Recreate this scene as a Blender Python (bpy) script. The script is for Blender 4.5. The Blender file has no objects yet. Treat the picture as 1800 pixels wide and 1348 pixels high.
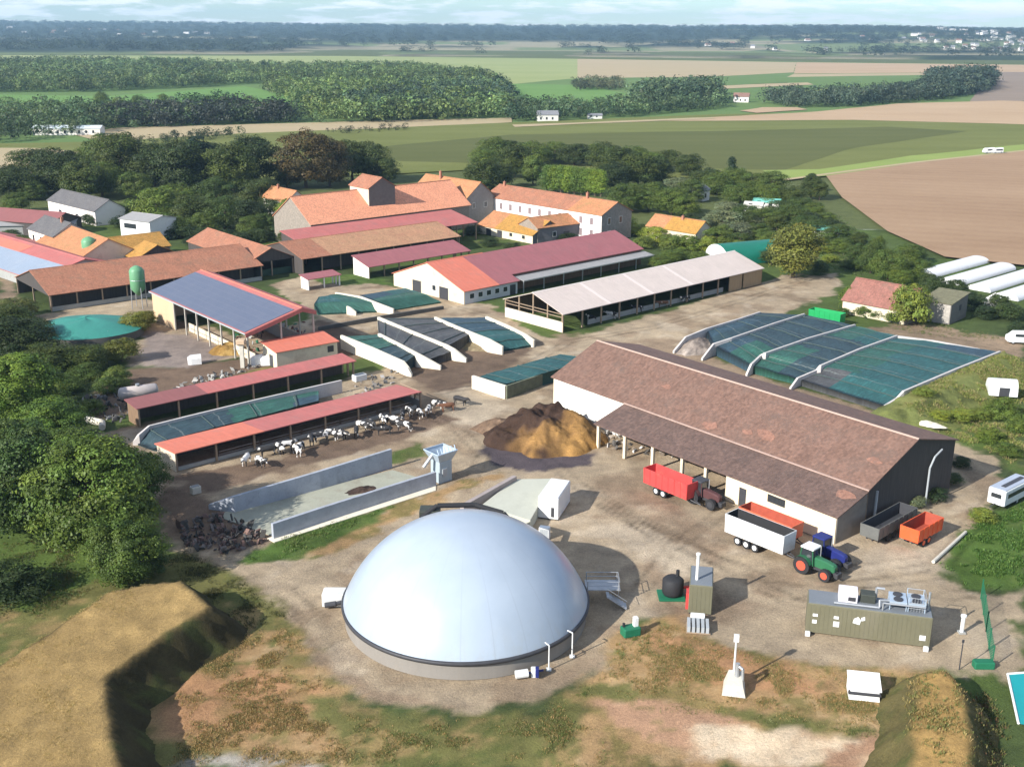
import bpy, math, random
import numpy as np
R = math.radians
rng = random.Random(7)
nr = np.random.default_rng(11)
scene = bpy.context.scene
COL = scene.collection
# ---------------------------------------------------------------- viewpoint geometry (photograph 1800 x 1348)
FPX, HOR, ROLL, CAMH = 1950.0, 50.0, 0.35, 60.0
PITCH = math.atan((674 - HOR) / FPX)
cr_, sr_ = math.cos(R(ROLL)), math.sin(R(ROLL))
cp_, sp_ = math.cos(PITCH), math.sin(PITCH)
def G(u, v, z=0.0):
    """survey a photo pixel on the level z: world x, y"""
    x = (u - 900) / FPX; y = (674 - v) / FPX
    x, y = x * cr_ - y * sr_, x * sr_ + y * cr_
    zc = y * cp_ - sp_; yc = y * sp_ + cp_
    t = (z - CAMH) / zc
    return (x * t, yc * t)
def G3(u, v, z=0.0):
    a = G(u, v, z); return (a[0], a[1], z)
def depth(u, v, z=0.0):
    x, y = G(u, v, z); return y * cp_ + (CAMH - z) * sp_

# ---------------------------------------------------------------- node helpers
def newmat(name):
    m = bpy.data.materials.new(name); m.use_nodes = True
    nt = m.node_tree
    for n in list(nt.nodes): nt.nodes.remove(n)
    out = nt.nodes.new('ShaderNodeOutputMaterial')
    b = nt.nodes.new('ShaderNodeBsdfPrincipled')
    nt.links.new(b.outputs[0], out.inputs[0])
    return m, nt, b
def N(nt, t, **kw):
    n = nt.nodes.new(t)
    for k, v in kw.items(): setattr(n, k, v)
    return n
def setin(nt, n, k, v):
    if hasattr(v, 'is_output') or isinstance(v, bpy.types.NodeSocket): nt.links.new(v, n.inputs[k])
    else: n.inputs[k].default_value = v
def noise(nt, vec, scale, detail=4, rough=.6):
    n = N(nt, 'ShaderNodeTexNoise'); n.inputs['Scale'].default_value = scale
    n.inputs['Detail'].default_value = detail; n.inputs['Roughness'].default_value = rough
    if vec is not None: nt.links.new(vec, n.inputs['Vector'])
    return n.outputs['Fac']
def math_(nt, op, a, b=None, c=None, clamp=False):
    n = N(nt, 'ShaderNodeMath', operation=op); n.use_clamp = clamp
    setin(nt, n, 0, a)
    if b is not None: setin(nt, n, 1, b)
    if c is not None: setin(nt, n, 2, c)
    return n.outputs[0]
def maprange(nt, v, a, b, c=0., d=1.):
    n = N(nt, 'ShaderNodeMapRange'); setin(nt, n, 0, v)
    for i, q in enumerate((a, b, c, d)): n.inputs[i + 1].default_value = q
    return n.outputs[0]
def rgba(c): return (c[0], c[1], c[2], 1.0)
def mixc(nt, fac, a, b, blend='MIX'):
    n = N(nt, 'ShaderNodeMix', data_type='RGBA', blend_type=blend)
    setin(nt, n, 0, fac)
    setin(nt, n, 6, rgba(a) if isinstance(a, tuple) else a)
    setin(nt, n, 7, rgba(b) if isinstance(b, tuple) else b)
    return n.outputs[2]
def vscale(nt, vec, s):
    n = N(nt, 'ShaderNodeVectorMath', operation='MULTIPLY'); nt.links.new(vec, n.inputs[0]); n.inputs[1].default_value = s
    return n.outputs[0]
def bump(nt, b, h, strength=.4, dist=.05):
    n = N(nt, 'ShaderNodeBump'); n.inputs['Strength'].default_value = strength; n.inputs['Distance'].default_value = dist
    nt.links.new(h, n.inputs['Height']); nt.links.new(n.outputs[0], b.inputs['Normal'])
def scl(c, k): return tuple(min(.95, max(0, x * k)) for x in c)
MATS = {}
def mat(name, base, var=.18, scale=.6, rough=.8, spec=.3, metal=0., stain=None, samt=.5, sscale=.25, bmp=.15, stretch=(1, 1, 1), coat=0.):
    """weathered plain surface: two noises and an optional stain with a shape of its own"""
    if name in MATS: return MATS[name]
    m, nt, b = newmat(name)
    tc = N(nt, 'ShaderNodeTexCoord').outputs['Object']
    vec = vscale(nt, tc, stretch)
    n1 = noise(nt, vec, scale, 6, .65); n2 = noise(nt, vec, scale * 9, 3, .6)
    f = math_(nt, 'ADD', math_(nt, 'MULTIPLY', n1, .65), math_(nt, 'MULTIPLY', n2, .35))
    f = maprange(nt, f, .3, .7)
    c = mixc(nt, f, scl(base, 1 - var), scl(base, 1 + var))
    if stain is not None:
        s = maprange(nt, noise(nt, vec, sscale, 5, .7), .62 - .2 * samt, .72 - .1 * samt)
        c = mixc(nt, math_(nt, 'MULTIPLY', s, samt), c, stain)
    nt.links.new(c, b.inputs['Base Color'])
    b.inputs['Roughness'].default_value = rough; b.inputs['Specular IOR Level'].default_value = spec
    b.inputs['Metallic'].default_value = metal
    if coat: b.inputs['Coat Weight'].default_value = coat
    if bmp: bump(nt, b, n2, bmp, .05)
    MATS[name] = m; return m
def roofmat(name, base, stain=None, samt=.5, period=.28, row=.36, var=.2, rough=.75, sheet=False, sscale=.12, metal=0., spec=.3, fine=.5):
    """tile or corrugated sheet: UV in metres, u along the ridge, v up the slope"""
    if name in MATS: return MATS[name]
    m, nt, b = newmat(name)
    uv = N(nt, 'ShaderNodeUVMap').outputs[0]
    sep = N(nt, 'ShaderNodeSeparateXYZ'); nt.links.new(uv, sep.inputs[0])
    u, v = sep.outputs[0], sep.outputs[1]
    w = math_(nt, 'SINE', math_(nt, 'MULTIPLY', u, 2 * math.pi / period))
    r = math_(nt, 'FRACT', math_(nt, 'DIVIDE', v, row))
    n1 = noise(nt, uv, .22, 6, .65)
    n2 = noise(nt, vscale(nt, uv, (1, .22, 1)), 1.3, 4, .6)
    n3 = noise(nt, uv, 3.2, 3, .7)
    f = math_(nt, 'ADD', math_(nt, 'MULTIPLY', n1, .4), math_(nt, 'ADD', math_(nt, 'MULTIPLY', n2, .6 - .6 * fine), math_(nt, 'MULTIPLY', n3, .6 * fine)))
    c = mixc(nt, maprange(nt, f, .32, .68), scl(base, 1 - var), scl(base, 1 + var))
    if not sheet:
        wn = N(nt, 'ShaderNodeTexWhiteNoise', noise_dimensions='2D')
        fl = N(nt, 'ShaderNodeVectorMath', operation='FLOOR'); nt.links.new(vscale(nt, uv, (1 / period, 1 / row, 1)), fl.inputs[0])
        nt.links.new(fl.outputs[0], wn.inputs['Vector'])
        c = mixc(nt, .55, c, mixc(nt, 1.0, c, mixc(nt, wn.outputs[0], (.62, .62, .62), (1.3, 1.25, 1.2)), 'MULTIPLY'))
    else:
        seam = math_(nt, 'LESS_THAN', math_(nt, 'FRACT', math_(nt, 'DIVIDE', u, 1.0)), .07)
        c = mixc(nt, math_(nt, 'MULTIPLY', seam, .25), c, scl(base, .6))
    if stain is not None:
        s = maprange(nt, math_(nt, 'ADD', math_(nt, 'MULTIPLY', noise(nt, uv, sscale, 6, .75), .7), math_(nt, 'MULTIPLY', n3, .3)), .5, .62)
        c = mixc(nt, math_(nt, 'MULTIPLY', s, samt), c, stain)
    nt.links.new(c, b.inputs['Base Color'])
    b.inputs['Roughness'].default_value = rough; b.inputs['Metallic'].default_value = metal; b.inputs['Specular IOR Level'].default_value = spec
    h = math_(nt, 'ADD', math_(nt, 'MULTIPLY', w, .35), math_(nt, 'MULTIPLY', r, .0 if sheet else .5))
    bump(nt, b, h, .35, .04)
    MATS[name] = m; return m

# ---------------------------------------------------------------- mesh building
class MB:
    def __init__(s): s.v = []; s.f = []; s.m = []; s.uv = []
    def face(s, pts, m=0, uv=None):
        i = len(s.v); s.v += [tuple(p) for p in pts]; s.f.append(tuple(range(i, i + len(pts)))); s.m.append(m)
        if uv is None:
            a = np.array(pts, float); n = np.cross(a[1] - a[0], a[2] - a[0]); k = int(np.argmax(np.abs(n)))
            uv = [(p[1], p[2]) if k == 0 else (p[0], p[2]) if k == 1 else (p[0], p[1]) for p in pts]
        s.uv += list(uv)
    def hexa(s, b, t, m=0):
        """b, t: four bottom and four top points, counter-clockwise from above"""
        s.face([b[3], b[2], b[1], b[0]], m); s.face(t, m)
        for i in range(4):
            j = (i + 1) % 4; s.face([b[i], b[j], t[j], t[i]], m)
    def box(s, x0, y0, z0, x1, y1, z1, m=0):
        s.hexa([(x0, y0, z0), (x1, y0, z0), (x1, y1, z0), (x0, y1, z0)], [(x0, y0, z1), (x1, y0, z1), (x1, y1, z1), (x0, y1, z1)], m)
    def cbox(s, x, y, z, w, d, h, m=0, ch=.0):
        """box on centre x, y from z up, with chamfered vertical and top edges"""
        if ch <= 0: return s.box(x - w / 2, y - d / 2, z, x + w / 2, y + d / 2, z + h, m)
        def ring(a, b, zz):
            return [(x - a + ch, y - b, zz), (x + a - ch, y - b, zz), (x + a, y - b + ch, zz), (x + a, y + b - ch, zz), (x + a - ch, y + b, zz), (x - a + ch, y + b, zz), (x - a, y + b - ch, zz), (x - a, y - b + ch, zz)]
        rs = [ring(w / 2, d / 2, z), ring(w / 2, d / 2, z + h - ch), ring(w / 2 - ch * .8, d / 2 - ch * .8, z + h)]
        s.loft(rs, m)
    def loft(s, rings, m=0, cap=True):
        n = len(rings[0])
        for a, b in zip(rings, rings[1:]):
            for i in range(n):
                j = (i + 1) % n; s.face([a[i], a[j], b[j], b[i]], m)
        if cap: s.face(list(reversed(rings[0])), m); s.face(rings[-1], m)
    def cyl(s, p0, p1, r0, r1=None, n=10, m=0, cap=True):
        r1 = r0 if r1 is None else r1
        a = np.array(p0, float); b = np.array(p1, float); d = b - a; d = d / (np.linalg.norm(d) + 1e-9)
        q = np.array((0, 0, 1.)) if abs(d[2]) < .9 else np.array((1., 0, 0))
        e = np.cross(q, d); e /= np.linalg.norm(e); g = np.cross(d, e)
        r = [[tuple(c + rr * (e * math.cos(t) + g * math.sin(t))) for t in np.linspace(0, 2 * math.pi, n, endpoint=False)] for c, rr in ((a, r0), (b, r1))]
        s.loft(r, m, cap)
    def tube(s, pts, r, n=8, m=0):
        for a, b in zip(pts, pts[1:]): s.cyl(a, b, r, r, n, m)
    def lathe(s, prof, n=24, c=(0, 0), m=0, cap=True):
        rings = [[(c[0] + r * math.cos(t), c[1] + r * math.sin(t), z) for t in np.linspace(0, 2 * math.pi, n, endpoint=False)] for r, z in prof]
        s.loft(rings, m, cap)
    def prism(s, poly, z0, z1, m=0):
        n = len(poly)
        s.face([(p[0], p[1], z1) for p in poly], m); s.face([(p[0], p[1], z0) for p in reversed(poly)], m)
        for i in range(n):
            a, b = poly[i], poly[(i + 1) % n]
            s.face([(a[0], a[1], z0), (b[0], b[1], z0), (b[0], b[1], z1), (a[0], a[1], z1)], m)
    def slab(s, a, b, c, d, t=.12, m=0, off=(0, 0)):
        """roof slope: a-b eave, c-d ridge (d above a); top carries UVs in metres"""
        A = [np.array(p, float) for p in (a, b, c, d)]
        L = np.linalg.norm(A[1] - A[0]); S = np.linalg.norm(A[3] - A[0])
        s.face([tuple(p) for p in A], m, [(off[0], off[1]), (off[0] + L, off[1]), (off[0] + L, off[1] + S), (off[0], off[1] + S)])
        B = [p - np.array((0, 0, t)) for p in A]
        s.face([tuple(p) for p in reversed(B)], m)
        for i in range(4):
            j = (i + 1) % 4; s.face([tuple(B[i]), tuple(B[j]), tuple(A[j]), tuple(A[i])], m)
    def build(s, name, mats, parent=None, smooth=False, merge=True):
        me = bpy.data.meshes.new(name); me.from_pydata(s.v, [], s.f)
        if not isinstance(mats, (list, tuple)): mats = [mats]
        for q in mats: me.materials.append(q)
        me.polygons.foreach_set('material_index', s.m)
        uvl = me.uv_layers.new(name='UVMap'); uvl.data.foreach_set('uv', np.array(s.uv, np.float32).ravel())
        if merge and smooth:
            import bmesh
            bm = bmesh.new(); bm.from_mesh(me); bmesh.ops.remove_doubles(bm, verts=bm.verts, dist=1e-4); bm.to_mesh(me); bm.free()
        if smooth: me.polygons.foreach_set('use_smooth', [True] * len(me.polygons))
        me.update()
        o = bpy.data.objects.new(name, me); COL.objects.link(o)
        if parent is not None: o.parent = parent
        return o
def mesh_np(name, V, F, mats, cols=None, smooth=False, uv=None):
    me = bpy.data.meshes.new(name); V = np.asarray(V, np.float32); F = np.asarray(F, np.int32); k = F.shape[1]
    me.vertices.add(len(V)); me.vertices.foreach_set('co', V.ravel())
    me.loops.add(F.size); me.loops.foreach_set('vertex_index', F.ravel())
    me.polygons.add(len(F)); me.polygons.foreach_set('loop_start', np.arange(0, F.size, k, dtype=np.int32)); me.polygons.foreach_set('loop_total', np.full(len(F), k, np.int32))
    if smooth: me.polygons.foreach_set('use_smooth', np.ones(len(F), bool))
    me.update(calc_edges=True)
    if cols is not None:
        at = me.color_attributes.new('Col', 'FLOAT_COLOR', 'POINT'); c = np.ones((len(V), 4), np.float32); c[:, :cols.shape[1]] = cols
        at.data.foreach_set('color', c.ravel())
    if uv is not None:
        l = me.uv_layers.new(name='UVMap'); l.data.foreach_set('uv', np.asarray(uv, np.float32)[F.ravel()].ravel())
    for q in (mats if isinstance(mats, (list, tuple)) else [mats]): me.materials.append(q)
    me.validate()
    return me
def link(name, me, parent=None):
    o = bpy.data.objects.new(name, me); COL.objects.link(o)
    if parent is not None: o.parent = parent
    return o
def tag(o, label=None, cat=None, group=None, kind=None):
    if label: o['label'] = label
    if cat: o['category'] = cat
    if group: o['group'] = group
    if kind: o['kind'] = kind
    return o
def thing(name, label, cat, loc=(0, 0, 0), rot=0., group=None):
    o = bpy.data.objects.new(name, None); COL.objects.link(o); o.location = (loc[0], loc[1], loc[2] if len(loc) > 2 else 0)
    o.rotation_euler = (0, 0, rot); o.empty_display_size = .3
    return tag(o, label, cat, group)
def copy_tree(src, loc, rot=None, scale=None, label=None, group=None):
    c = src.copy(); COL.objects.link(c); c.location = loc if len(loc) == 3 else (loc[0], loc[1], 0)
    if rot is not None: c.rotation_euler = (0, 0, rot)
    if scale is not None: c.scale = scale
    if label: c['label'] = label
    if group: c['group'] = group
    for ch in list(src.children):
        k = ch.copy(); COL.objects.link(k); k.parent = c
        for g in ch.children:
            q = g.copy(); COL.objects.link(q); q.parent = k
    return c
TH, PH = R(42.3), R(-50.0)     # the two directions the farm is laid out in

# ---------------------------------------------------------------- materials
CONC = mat('concrete', (.33, .33, .31), .2, .5, .85, stain=(.2, .19, .16), samt=.5, sscale=.5)
CONCW = mat('pale_concrete', (.56, .52, .44), .16, .5, .85, stain=(.3, .25, .18), samt=.5, sscale=.5)
CONCB = mat('bluish_concrete', (.34, .36, .40), .16, .5, .85, stain=(.22, .23, .24), samt=.5, sscale=.6)
WHITEW = mat('white_render', (.74, .70, .62), .08, .4, .85, stain=(.45, .40, .32), samt=.4, sscale=.4)
CREAM = mat('cream_render', (.66, .57, .42), .1, .4, .85, stain=(.42, .33, .22), samt=.5, sscale=.4)
BEIGE = mat('beige_cladding', (.56, .40, .25), .1, .3, .8, stretch=(3, 3, .3))
STONE = mat('field_stone', (.26, .22, .18), .4, 2.2, .9, bmp=.5)
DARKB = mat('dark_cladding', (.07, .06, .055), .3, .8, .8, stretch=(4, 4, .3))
BROWNB = mat('brown_boards', (.20, .13, .08), .3, .8, .8, stretch=(4, 4, .4))
WOODP = mat('timber_post', (.30, .22, .15), .25, 2, .85)
STEELP = mat('galvanised_steel', (.42, .43, .44), .15, 2, .45, metal=.6)
GLASS = mat('dark_glass', (.03, .035, .04), .1, 1, .12, spec=.6, bmp=0)
BLACK = mat('black_rubber', (.025, .025, .027), .2, 3, .7)
DARKS = mat('dark_steel', (.05, .05, .055), .2, 2, .5)
WHITEP = mat('white_paint', (.72, .72, .70), .07, .8, .4, bmp=.02, stain=(.46, .43, .38), samt=.45, sscale=.8)
GREYP = mat('grey_paint', (.36, .38, .39), .1, .8, .5, bmp=.03)
OLIVE = mat('olive_paint', (.145, .135, .085), .12, .6, .6, bmp=.04, stain=(.2, .18, .13), samt=.4, stretch=(1, 1, .35))
REDP = mat('red_paint', (.58, .065, .06), .14, .8, .45, bmp=.03, stain=(.34, .12, .09), samt=.5, sscale=.6)
ORANGEP = mat('orange_paint', (.74, .11, .035), .12, .8, .45, bmp=.03, stain=(.36, .13, .07), samt=.5, sscale=.6)
GREENP = mat('green_paint', (.02, .30, .09), .1, .8, .4, bmp=.03)
DGREENP = mat('tractor_green', (.03, .13, .06), .1, .8, .35, bmp=.02)
BLUEP = mat('blue_paint', (.018, .026, .14), .1, .8, .35, bmp=.02)
RIMRED = mat('red_rims', (.62, .09, .05), .1, 1, .45, bmp=.02)
FENCEG = mat('green_mesh_fence', (.015, .14, .07), .15, 1, .6)
TEAL = mat('teal_liner', (.01, .27, .28), .08, .4, .4, bmp=.03)
SILOG = mat('pale_green_fibreglass', (.13, .30, .16), .1, 1, .45, bmp=.02)
STRAW = mat('straw', (.44, .31, .13), .35, 1.5, .95, bmp=.6)
R_BROWN = roofmat('weathered_brown_tile', (.185, .108, .08), (.125, .086, .068), .75, row=.4, period=.34, var=.32, sscale=.22, fine=.25)
R_DBROWN = roofmat('dark_brown_tile', (.13, .084, .068), (.09, .064, .054), .6, row=.4, period=.34, var=.34, sscale=.3, fine=.3)
R_ORANGE = roofmat('bright_orange_tile', (.68, .30, .175), (.56, .23, .135), .4, var=.1)
R_TERRA = roofmat('terracotta_tile', (.345, .15, .088), (.23, .135, .085), .75, var=.26, sscale=.25, fine=.35)
R_TERRAM = roofmat('mossy_terracotta_tile', (.42, .19, .09), (.26, .18, .07), .7, var=.22, sscale=.3)
R_TAN = roofmat('faded_tan_tile', (.40, .225, .125), (.42, .18, .11), .6, var=.24, sscale=.25, fine=.35)
R_OLIVE = roofmat('lichen_yellow_tile', (.40, .21, .05), (.20, .15, .04), .6, var=.25, sscale=.35)
R_RED = roofmat('red_sheet', (.43, .135, .118), (.33, .15, .13), .75, sheet=True, var=.18, fine=.2, sscale=.25)
R_REDO = roofmat('orange_red_sheet', (.58, .17, .11), (.45, .175, .13), .7, sheet=True, var=.14, fine=.2, sscale=.25)
R_ROSE = roofmat('rose_red_sheet', (.31, .11, .115), (.25, .11, .11), .7, sheet=True, var=.17, fine=.2, sscale=.25)
R_MAROON = roofmat('maroon_sheet', (.25, .095, .09), (.20, .09, .085), .5, sheet=True, var=.12, fine=.2)
R_PALE = roofmat('pale_pink_fibre_cement', (.56, .47, .415), (.46, .39, .34), .55, sheet=True, var=.1, fine=.3)
R_GREY = roofmat('grey_fibre_cement', (.30, .29, .28), (.2, .2, .19), .4, sheet=True, var=.12)
R_BLUE = roofmat('blue_grey_sheet', (.26, .31, .38), (.33, .36, .40), .5, sheet=True, var=.1)
R_SLATE = roofmat('dark_slate', (.12, .115, .115), (.17, .15, .13), .5, var=.2)
def solar_mat():
    m, nt, b = newmat('solar_panels')
    uv = N(nt, 'ShaderNodeUVMap').outputs[0]
    br = N(nt, 'ShaderNodeTexBrick'); nt.links.new(uv, br.inputs['Vector']); br.offset = 0
    br.inputs['Scale'].default_value = 1; br.inputs['Brick Width'].default_value = 1.0; br.inputs['Row Height'].default_value = 1.65; br.inputs['Mortar Size'].default_value = .035
    br.inputs['Color1'].default_value = rgba((.085, .1, .148)); br.inputs['Color2'].default_value = rgba((.1, .113, .16)); br.inputs['Mortar'].default_value = rgba((.16, .17, .2))
    nt.links.new(br.outputs[0], b.inputs['Base Color']); b.inputs['Roughness'].default_value = .32; b.inputs['Specular IOR Level'].default_value = .6
    return m
SOLAR = solar_mat()
# ================================================================ GROUND
C_YARD = (.375, .297, .203); C_PALE = (.45, .37, .27); C_TRACK = (.27, .2, .135); C_WET = (.095, .078, .085)
C_GRASS = (.085, .125, .032); C_LUSH = (.08, .135, .03); C_OLIVE = (.15, .145, .05); C_DRY = (.36, .235, .115); C_RUST = (.40, .225, .115)
C_SAND = (.60, .47, .32); C_PINKS = (.43, .26, .16); C_MUD = (.17, .12, .085); C_DARKG = (.055, .075, .03)
GP = [  # (colour, outline surveyed from the photo, soft edge m, ragged edge m)
 (C_OLIVE, [(0,1000),(330,960),(560,1100),(640,1250),(900,1290),(1200,1348),(0,1348)], 2, 3),
 (C_YARD, [(300,955),(420,1012),(515,1080),(545,1165),(640,1228),(800,1252),(950,1228),(1050,1172),(1130,1095),(1180,1080),(1230,1120),(1420,1165),(1640,1178),(1745,1190),(1800,1225),(1800,1040),(1700,1038),(1650,1000),(1690,935),(1770,850),(1740,800),(1650,760),(1560,740),(1200,640),(1480,500),(1440,470),(1345,495),(1000,600),(950,590),(860,535),(560,480),(470,500),(560,560),(430,590),(300,560),(235,580),(230,640),(330,640),(640,600),(700,640),(560,680),(180,760),(140,800),(240,830),(285,900)], 1.2, 1.5),
 (C_DRY, [(550,985),(700,915),(800,868),(905,838),(880,830),(800,850),(640,905),(520,965)], 1.2, 1.5),
 (C_TRACK, [(700,690),(860,650),(900,700),(870,760),(800,790),(770,740)], 4, 3),
 (C_PALE, [(770,690),(860,680),(900,720),(860,760),(800,745)], 4, 3),
 (C_TRACK, [(760,600),(860,640),(1000,590),(1100,600),(1180,610),(1250,580),(1330,500),(1150,570),(1000,600)], 3, 3),
 (C_WET, [(845,790),(872,768),(960,800),(1050,796),(1040,818),(930,832),(866,818)], .7, .8),
 (C_MUD, [(290,835),(500,800),(760,715),(800,735),(700,775),(420,850),(340,870)], 1.5, 1.2),
 (C_MUD, [(280,850),(350,870),(420,890),(480,950),(420,975),(330,960),(285,920)], 2, 1.5),
 (C_GRASS, [(500,862),(680,796),(745,775),(752,800),(690,815),(560,850),(480,880)], .8, .6),
 (C_LUSH, [(430,985),(500,940),(620,905),(690,890),(640,925),(560,965),(470,990)], 1, 1.2),
 (C_TRACK, [(1180,880),(1290,960),(1240,1010),(1300,1060),(1200,1090),(1150,1000)], 5, 4),
 (C_TRACK, [(1040,845),(1130,830),(1180,880),(1080,900)], 4, 3),
 (C_PALE, [(1010,915),(1150,930),(1270,1000),(1200,1030),(1140,985),(1060,940)], 4, 3),
 (C_PALE, [(1490,960),(1650,960),(1640,1010),(1500,1010)], 4, 3),
 (C_TRACK, [(535,1105),(570,1185),(660,1230),(800,1245),(940,1222),(1010,1180),(960,1215),(800,1236),(670,1216),(590,1170)], 1.5, .8),
 (C_DRY, [(300,1190),(420,1110),(520,1090),(560,1180),(650,1245),(640,1348),(300,1300)], 2.5, 3),
 (C_RUST, [(320,1200),(440,1150),(560,1230),(520,1290),(330,1270)], 3, 3),
 (C_OLIVE, [(560,1230),(700,1262),(900,1262),(1040,1200),(1060,1348),(600,1348)], 2, 2),
 (C_DRY, [(1040,1190),(1100,1110),(1180,1075),(1240,1125),(1420,1168),(1640,1180),(1600,1260),(1560,1348),(1000,1348),(1020,1240)], 1.5, 1.5),
 (C_RUST, [(1150,1120),(1250,1130),(1400,1175),(1450,1220),(1300,1200),(1180,1190)], 2, 2),
 (C_OLIVE, [(1020,1200),(1150,1215),(1300,1250),(1500,1265),(1580,1290),(1560,1310),(1350,1275),(1150,1235),(1010,1225)], 1, 1.2),
 (C_PINKS, [(1040,1230),(1150,1232),(1300,1265),(1330,1310),(1250,1330),(1100,1275)], 1, 1.2),
 (C_SAND, [(1220,1290),(1400,1270),(1530,1300),(1570,1348),(1170,1348)], 1.5, 2),
 (C_PINKS, [(1440,1330),(1560,1290),(1600,1348),(1450,1348)], 1.5, 1.5),
 ((.36,.33,.28), [(310,1330),(480,1320),(560,1348),(300,1348)], 1, 1),
 (C_LUSH, [(1650,985),(1700,925),(1800,880),(1800,1032),(1700,1032)], 1, 1.2),
 (C_GRASS, [(1560,735),(1700,640),(1790,625),(1800,860),(1750,800)], 1.5, 1.5),
 (C_OLIVE, [(1590,710),(1700,650),(1740,680),(1650,750)], 3, 2),
 (C_TRACK, [(1600,565),(1800,600),(1800,640),(1700,625),(1500,580)], 2, 2),
 (C_YARD, [(1020,590),(1340,500),(1470,480),(1460,520),(1250,590),(1100,600)], 2, 2),
 (C_GRASS, [(1390,450),(1500,440),(1520,470),(1400,490)], 2, 2),
 (C_LUSH, [(1600,460),(1700,450),(1690,480),(1620,490)], 2, 2),
 (C_LUSH, [(540,485),(660,480),(700,500),(560,500)], 2, 2),
 (C_DARKG, [(0,520),(60,560),(230,540),(260,580),(200,660),(180,760),(100,800),(0,800)], 2, 3),
 ((.28,.23,.2), [(240,640),(260,580),(330,590),(430,620),(330,650)], 2, 2),
 (C_GRASS, [(840,430),(940,430),(960,405),(830,410)], 2, 2),
 (C_TRACK, [(1150,600),(1190,610),(1240,622),(1320,655),(1400,680),(1545,722),(1600,745),(1600,770),(1480,740),(1300,680),(1100,620)], 1.5, 1.2),
 (C_MUD, [(560,560),(640,590),(600,600),(560,590),(545,570)], 1.5, 1),
 (C_MUD, [(640,590),(760,556),(880,600),(940,610),(880,660),(770,690),(700,660)], 2, 1.5),
 (C_MUD, [(230,650),(330,645),(560,600),(640,600),(640,625),(340,700),(230,725),(140,735),(150,700)], 2, 2),
 (C_OLIVE, [(360,672),(520,630),(560,625),(400,672)], 1.5, 1.5),
 (C_YARD, [(60,556),(100,548),(245,520),(300,545),(250,560),(110,572)], 1.5, 1.5),
 (C_TRACK, [(0,480),(30,500),(40,545),(0,560)], 2, 2),
 ((.10,.15,.035), [(0,935),(120,930),(190,1010),(60,1060),(0,1080)], 2, 3),
]
BLOTCH = {C_DRY: [((.46, .33, .18), 3.0, .1, .6), ((.17, .15, .05), 2.4, .06, .75), ((.09, .12, .03), 3.4, .16, .8)], C_RUST: [((.2, .14, .06), 2.2, .08, .7), ((.11, .13, .04), 3.0, .17, .8)],
 C_OLIVE: [((.32, .22, .1), 3.2, .08, .7), ((.08, .10, .03), 2.6, .1, .7)], C_LUSH: [((.13, .17, .05), 2.8, .05, .6), ((.05, .09, .02), 2.0, .1, .6)], C_GRASS: [((.13, .14, .05), 4., .04, .6), ((.2, .17, .09), 3., .16, .6)],
 C_SAND: [((.42, .28, .17), 4.5, .06, .7), ((.68, .56, .40), 2.5, .12, .7)], C_PINKS: [((.56, .42, .27), 3.5, .1, .7), ((.2, .17, .07), 2.2, .17, .6)], C_YARD: [((.235, .168, .11), 6., .08, .6), ((.46, .385, .29), 4.5, .12, .5)],
 C_DARKG: [((.10, .12, .04), 3.5, .05, .6)]}
RUTS = [([(905,760),(1000,840),(1090,905),(1200,960),(1330,1010),(1480,1030),(1640,1010)], .34), ([(1040,860),(1150,940),(1230,1000),(1250,1060)], .28), ([(1270,900),(1180,960),(1120,1050)], .25), ([(1100,900),(1260,985),(1400,1060),(1530,1040)], .28),
 ([(700,700),(830,680),(930,640),(1000,600),(1150,575),(1330,520),(1450,480)], .3), ([(730,720),(800,750),(850,800),(830,835)], .3), ([(420,1010),(520,1060),(560,1120),(600,1190)], .22), ([(330,960),(500,1040),(560,1090)], .25), ([(1660,990),(1720,900),(1790,830)], .3), ([(880,560),(800,540),(700,490),(560,480)], .25),
 ([(620,690),(700,665),(760,640)], .3), ([(1300,940),(1380,960),(1500,1000),(1620,985)], .25), ([(1600,1060),(1700,1040),(1790,1060)], .2), ([(1120,620),(1300,690),(1480,750)], .3), ([(1500,580),(1640,590),(1800,620)], .3)]
def poly_sd(P, X, Y):
    """signed distance to a polygon (negative inside)"""
    P = np.array(P, float); d = np.full(X.shape, 1e18); ins = np.zeros(X.shape, bool)
    n = len(P)
    for i in range(n):
        a, b = P[i], P[(i + 1) % n]; e = b - a
        wx, wy = X - a[0], Y - a[1]
        t = np.clip((wx * e[0] + wy * e[1]) / (e @ e + 1e-12), 0, 1)
        d = np.minimum(d, (wx - e[0] * t) ** 2 + (wy - e[1] * t) ** 2)
        c = (a[1] > Y) != (b[1] > Y)
        xi = a[0] + (Y - a[1]) / (b[1] - a[1] + 1e-12) * e[0]
        ins ^= c & (X < xi)
    return np.where(ins, -np.sqrt(d), np.sqrt(d))
def vnoise(X, Y, s, seed):
    """smooth value noise on numpy arrays"""
    g = np.random.default_rng(seed).random((256, 256)); x = X / s; y = Y / s
    xi = np.floor(x).astype(int); yi = np.floor(y).astype(int); fx = x - xi; fy = y - yi
    fx = fx * fx * (3 - 2 * fx); fy = fy * fy * (3 - 2 * fy)
    q = lambda i, j: g[i % 256, j % 256]
    return (q(xi, yi) * (1 - fx) + q(xi + 1, yi) * fx) * (1 - fy) + (q(xi, yi + 1) * (1 - fx) + q(xi + 1, yi + 1) * fx) * fy
def fbm(X, Y, s, seed): return (vnoise(X, Y, s, seed) + .5 * vnoise(X, Y, s / 2.1, seed + 1) + .25 * vnoise(X, Y, s / 4.3, seed + 2)) / 1.75 - .5
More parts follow.
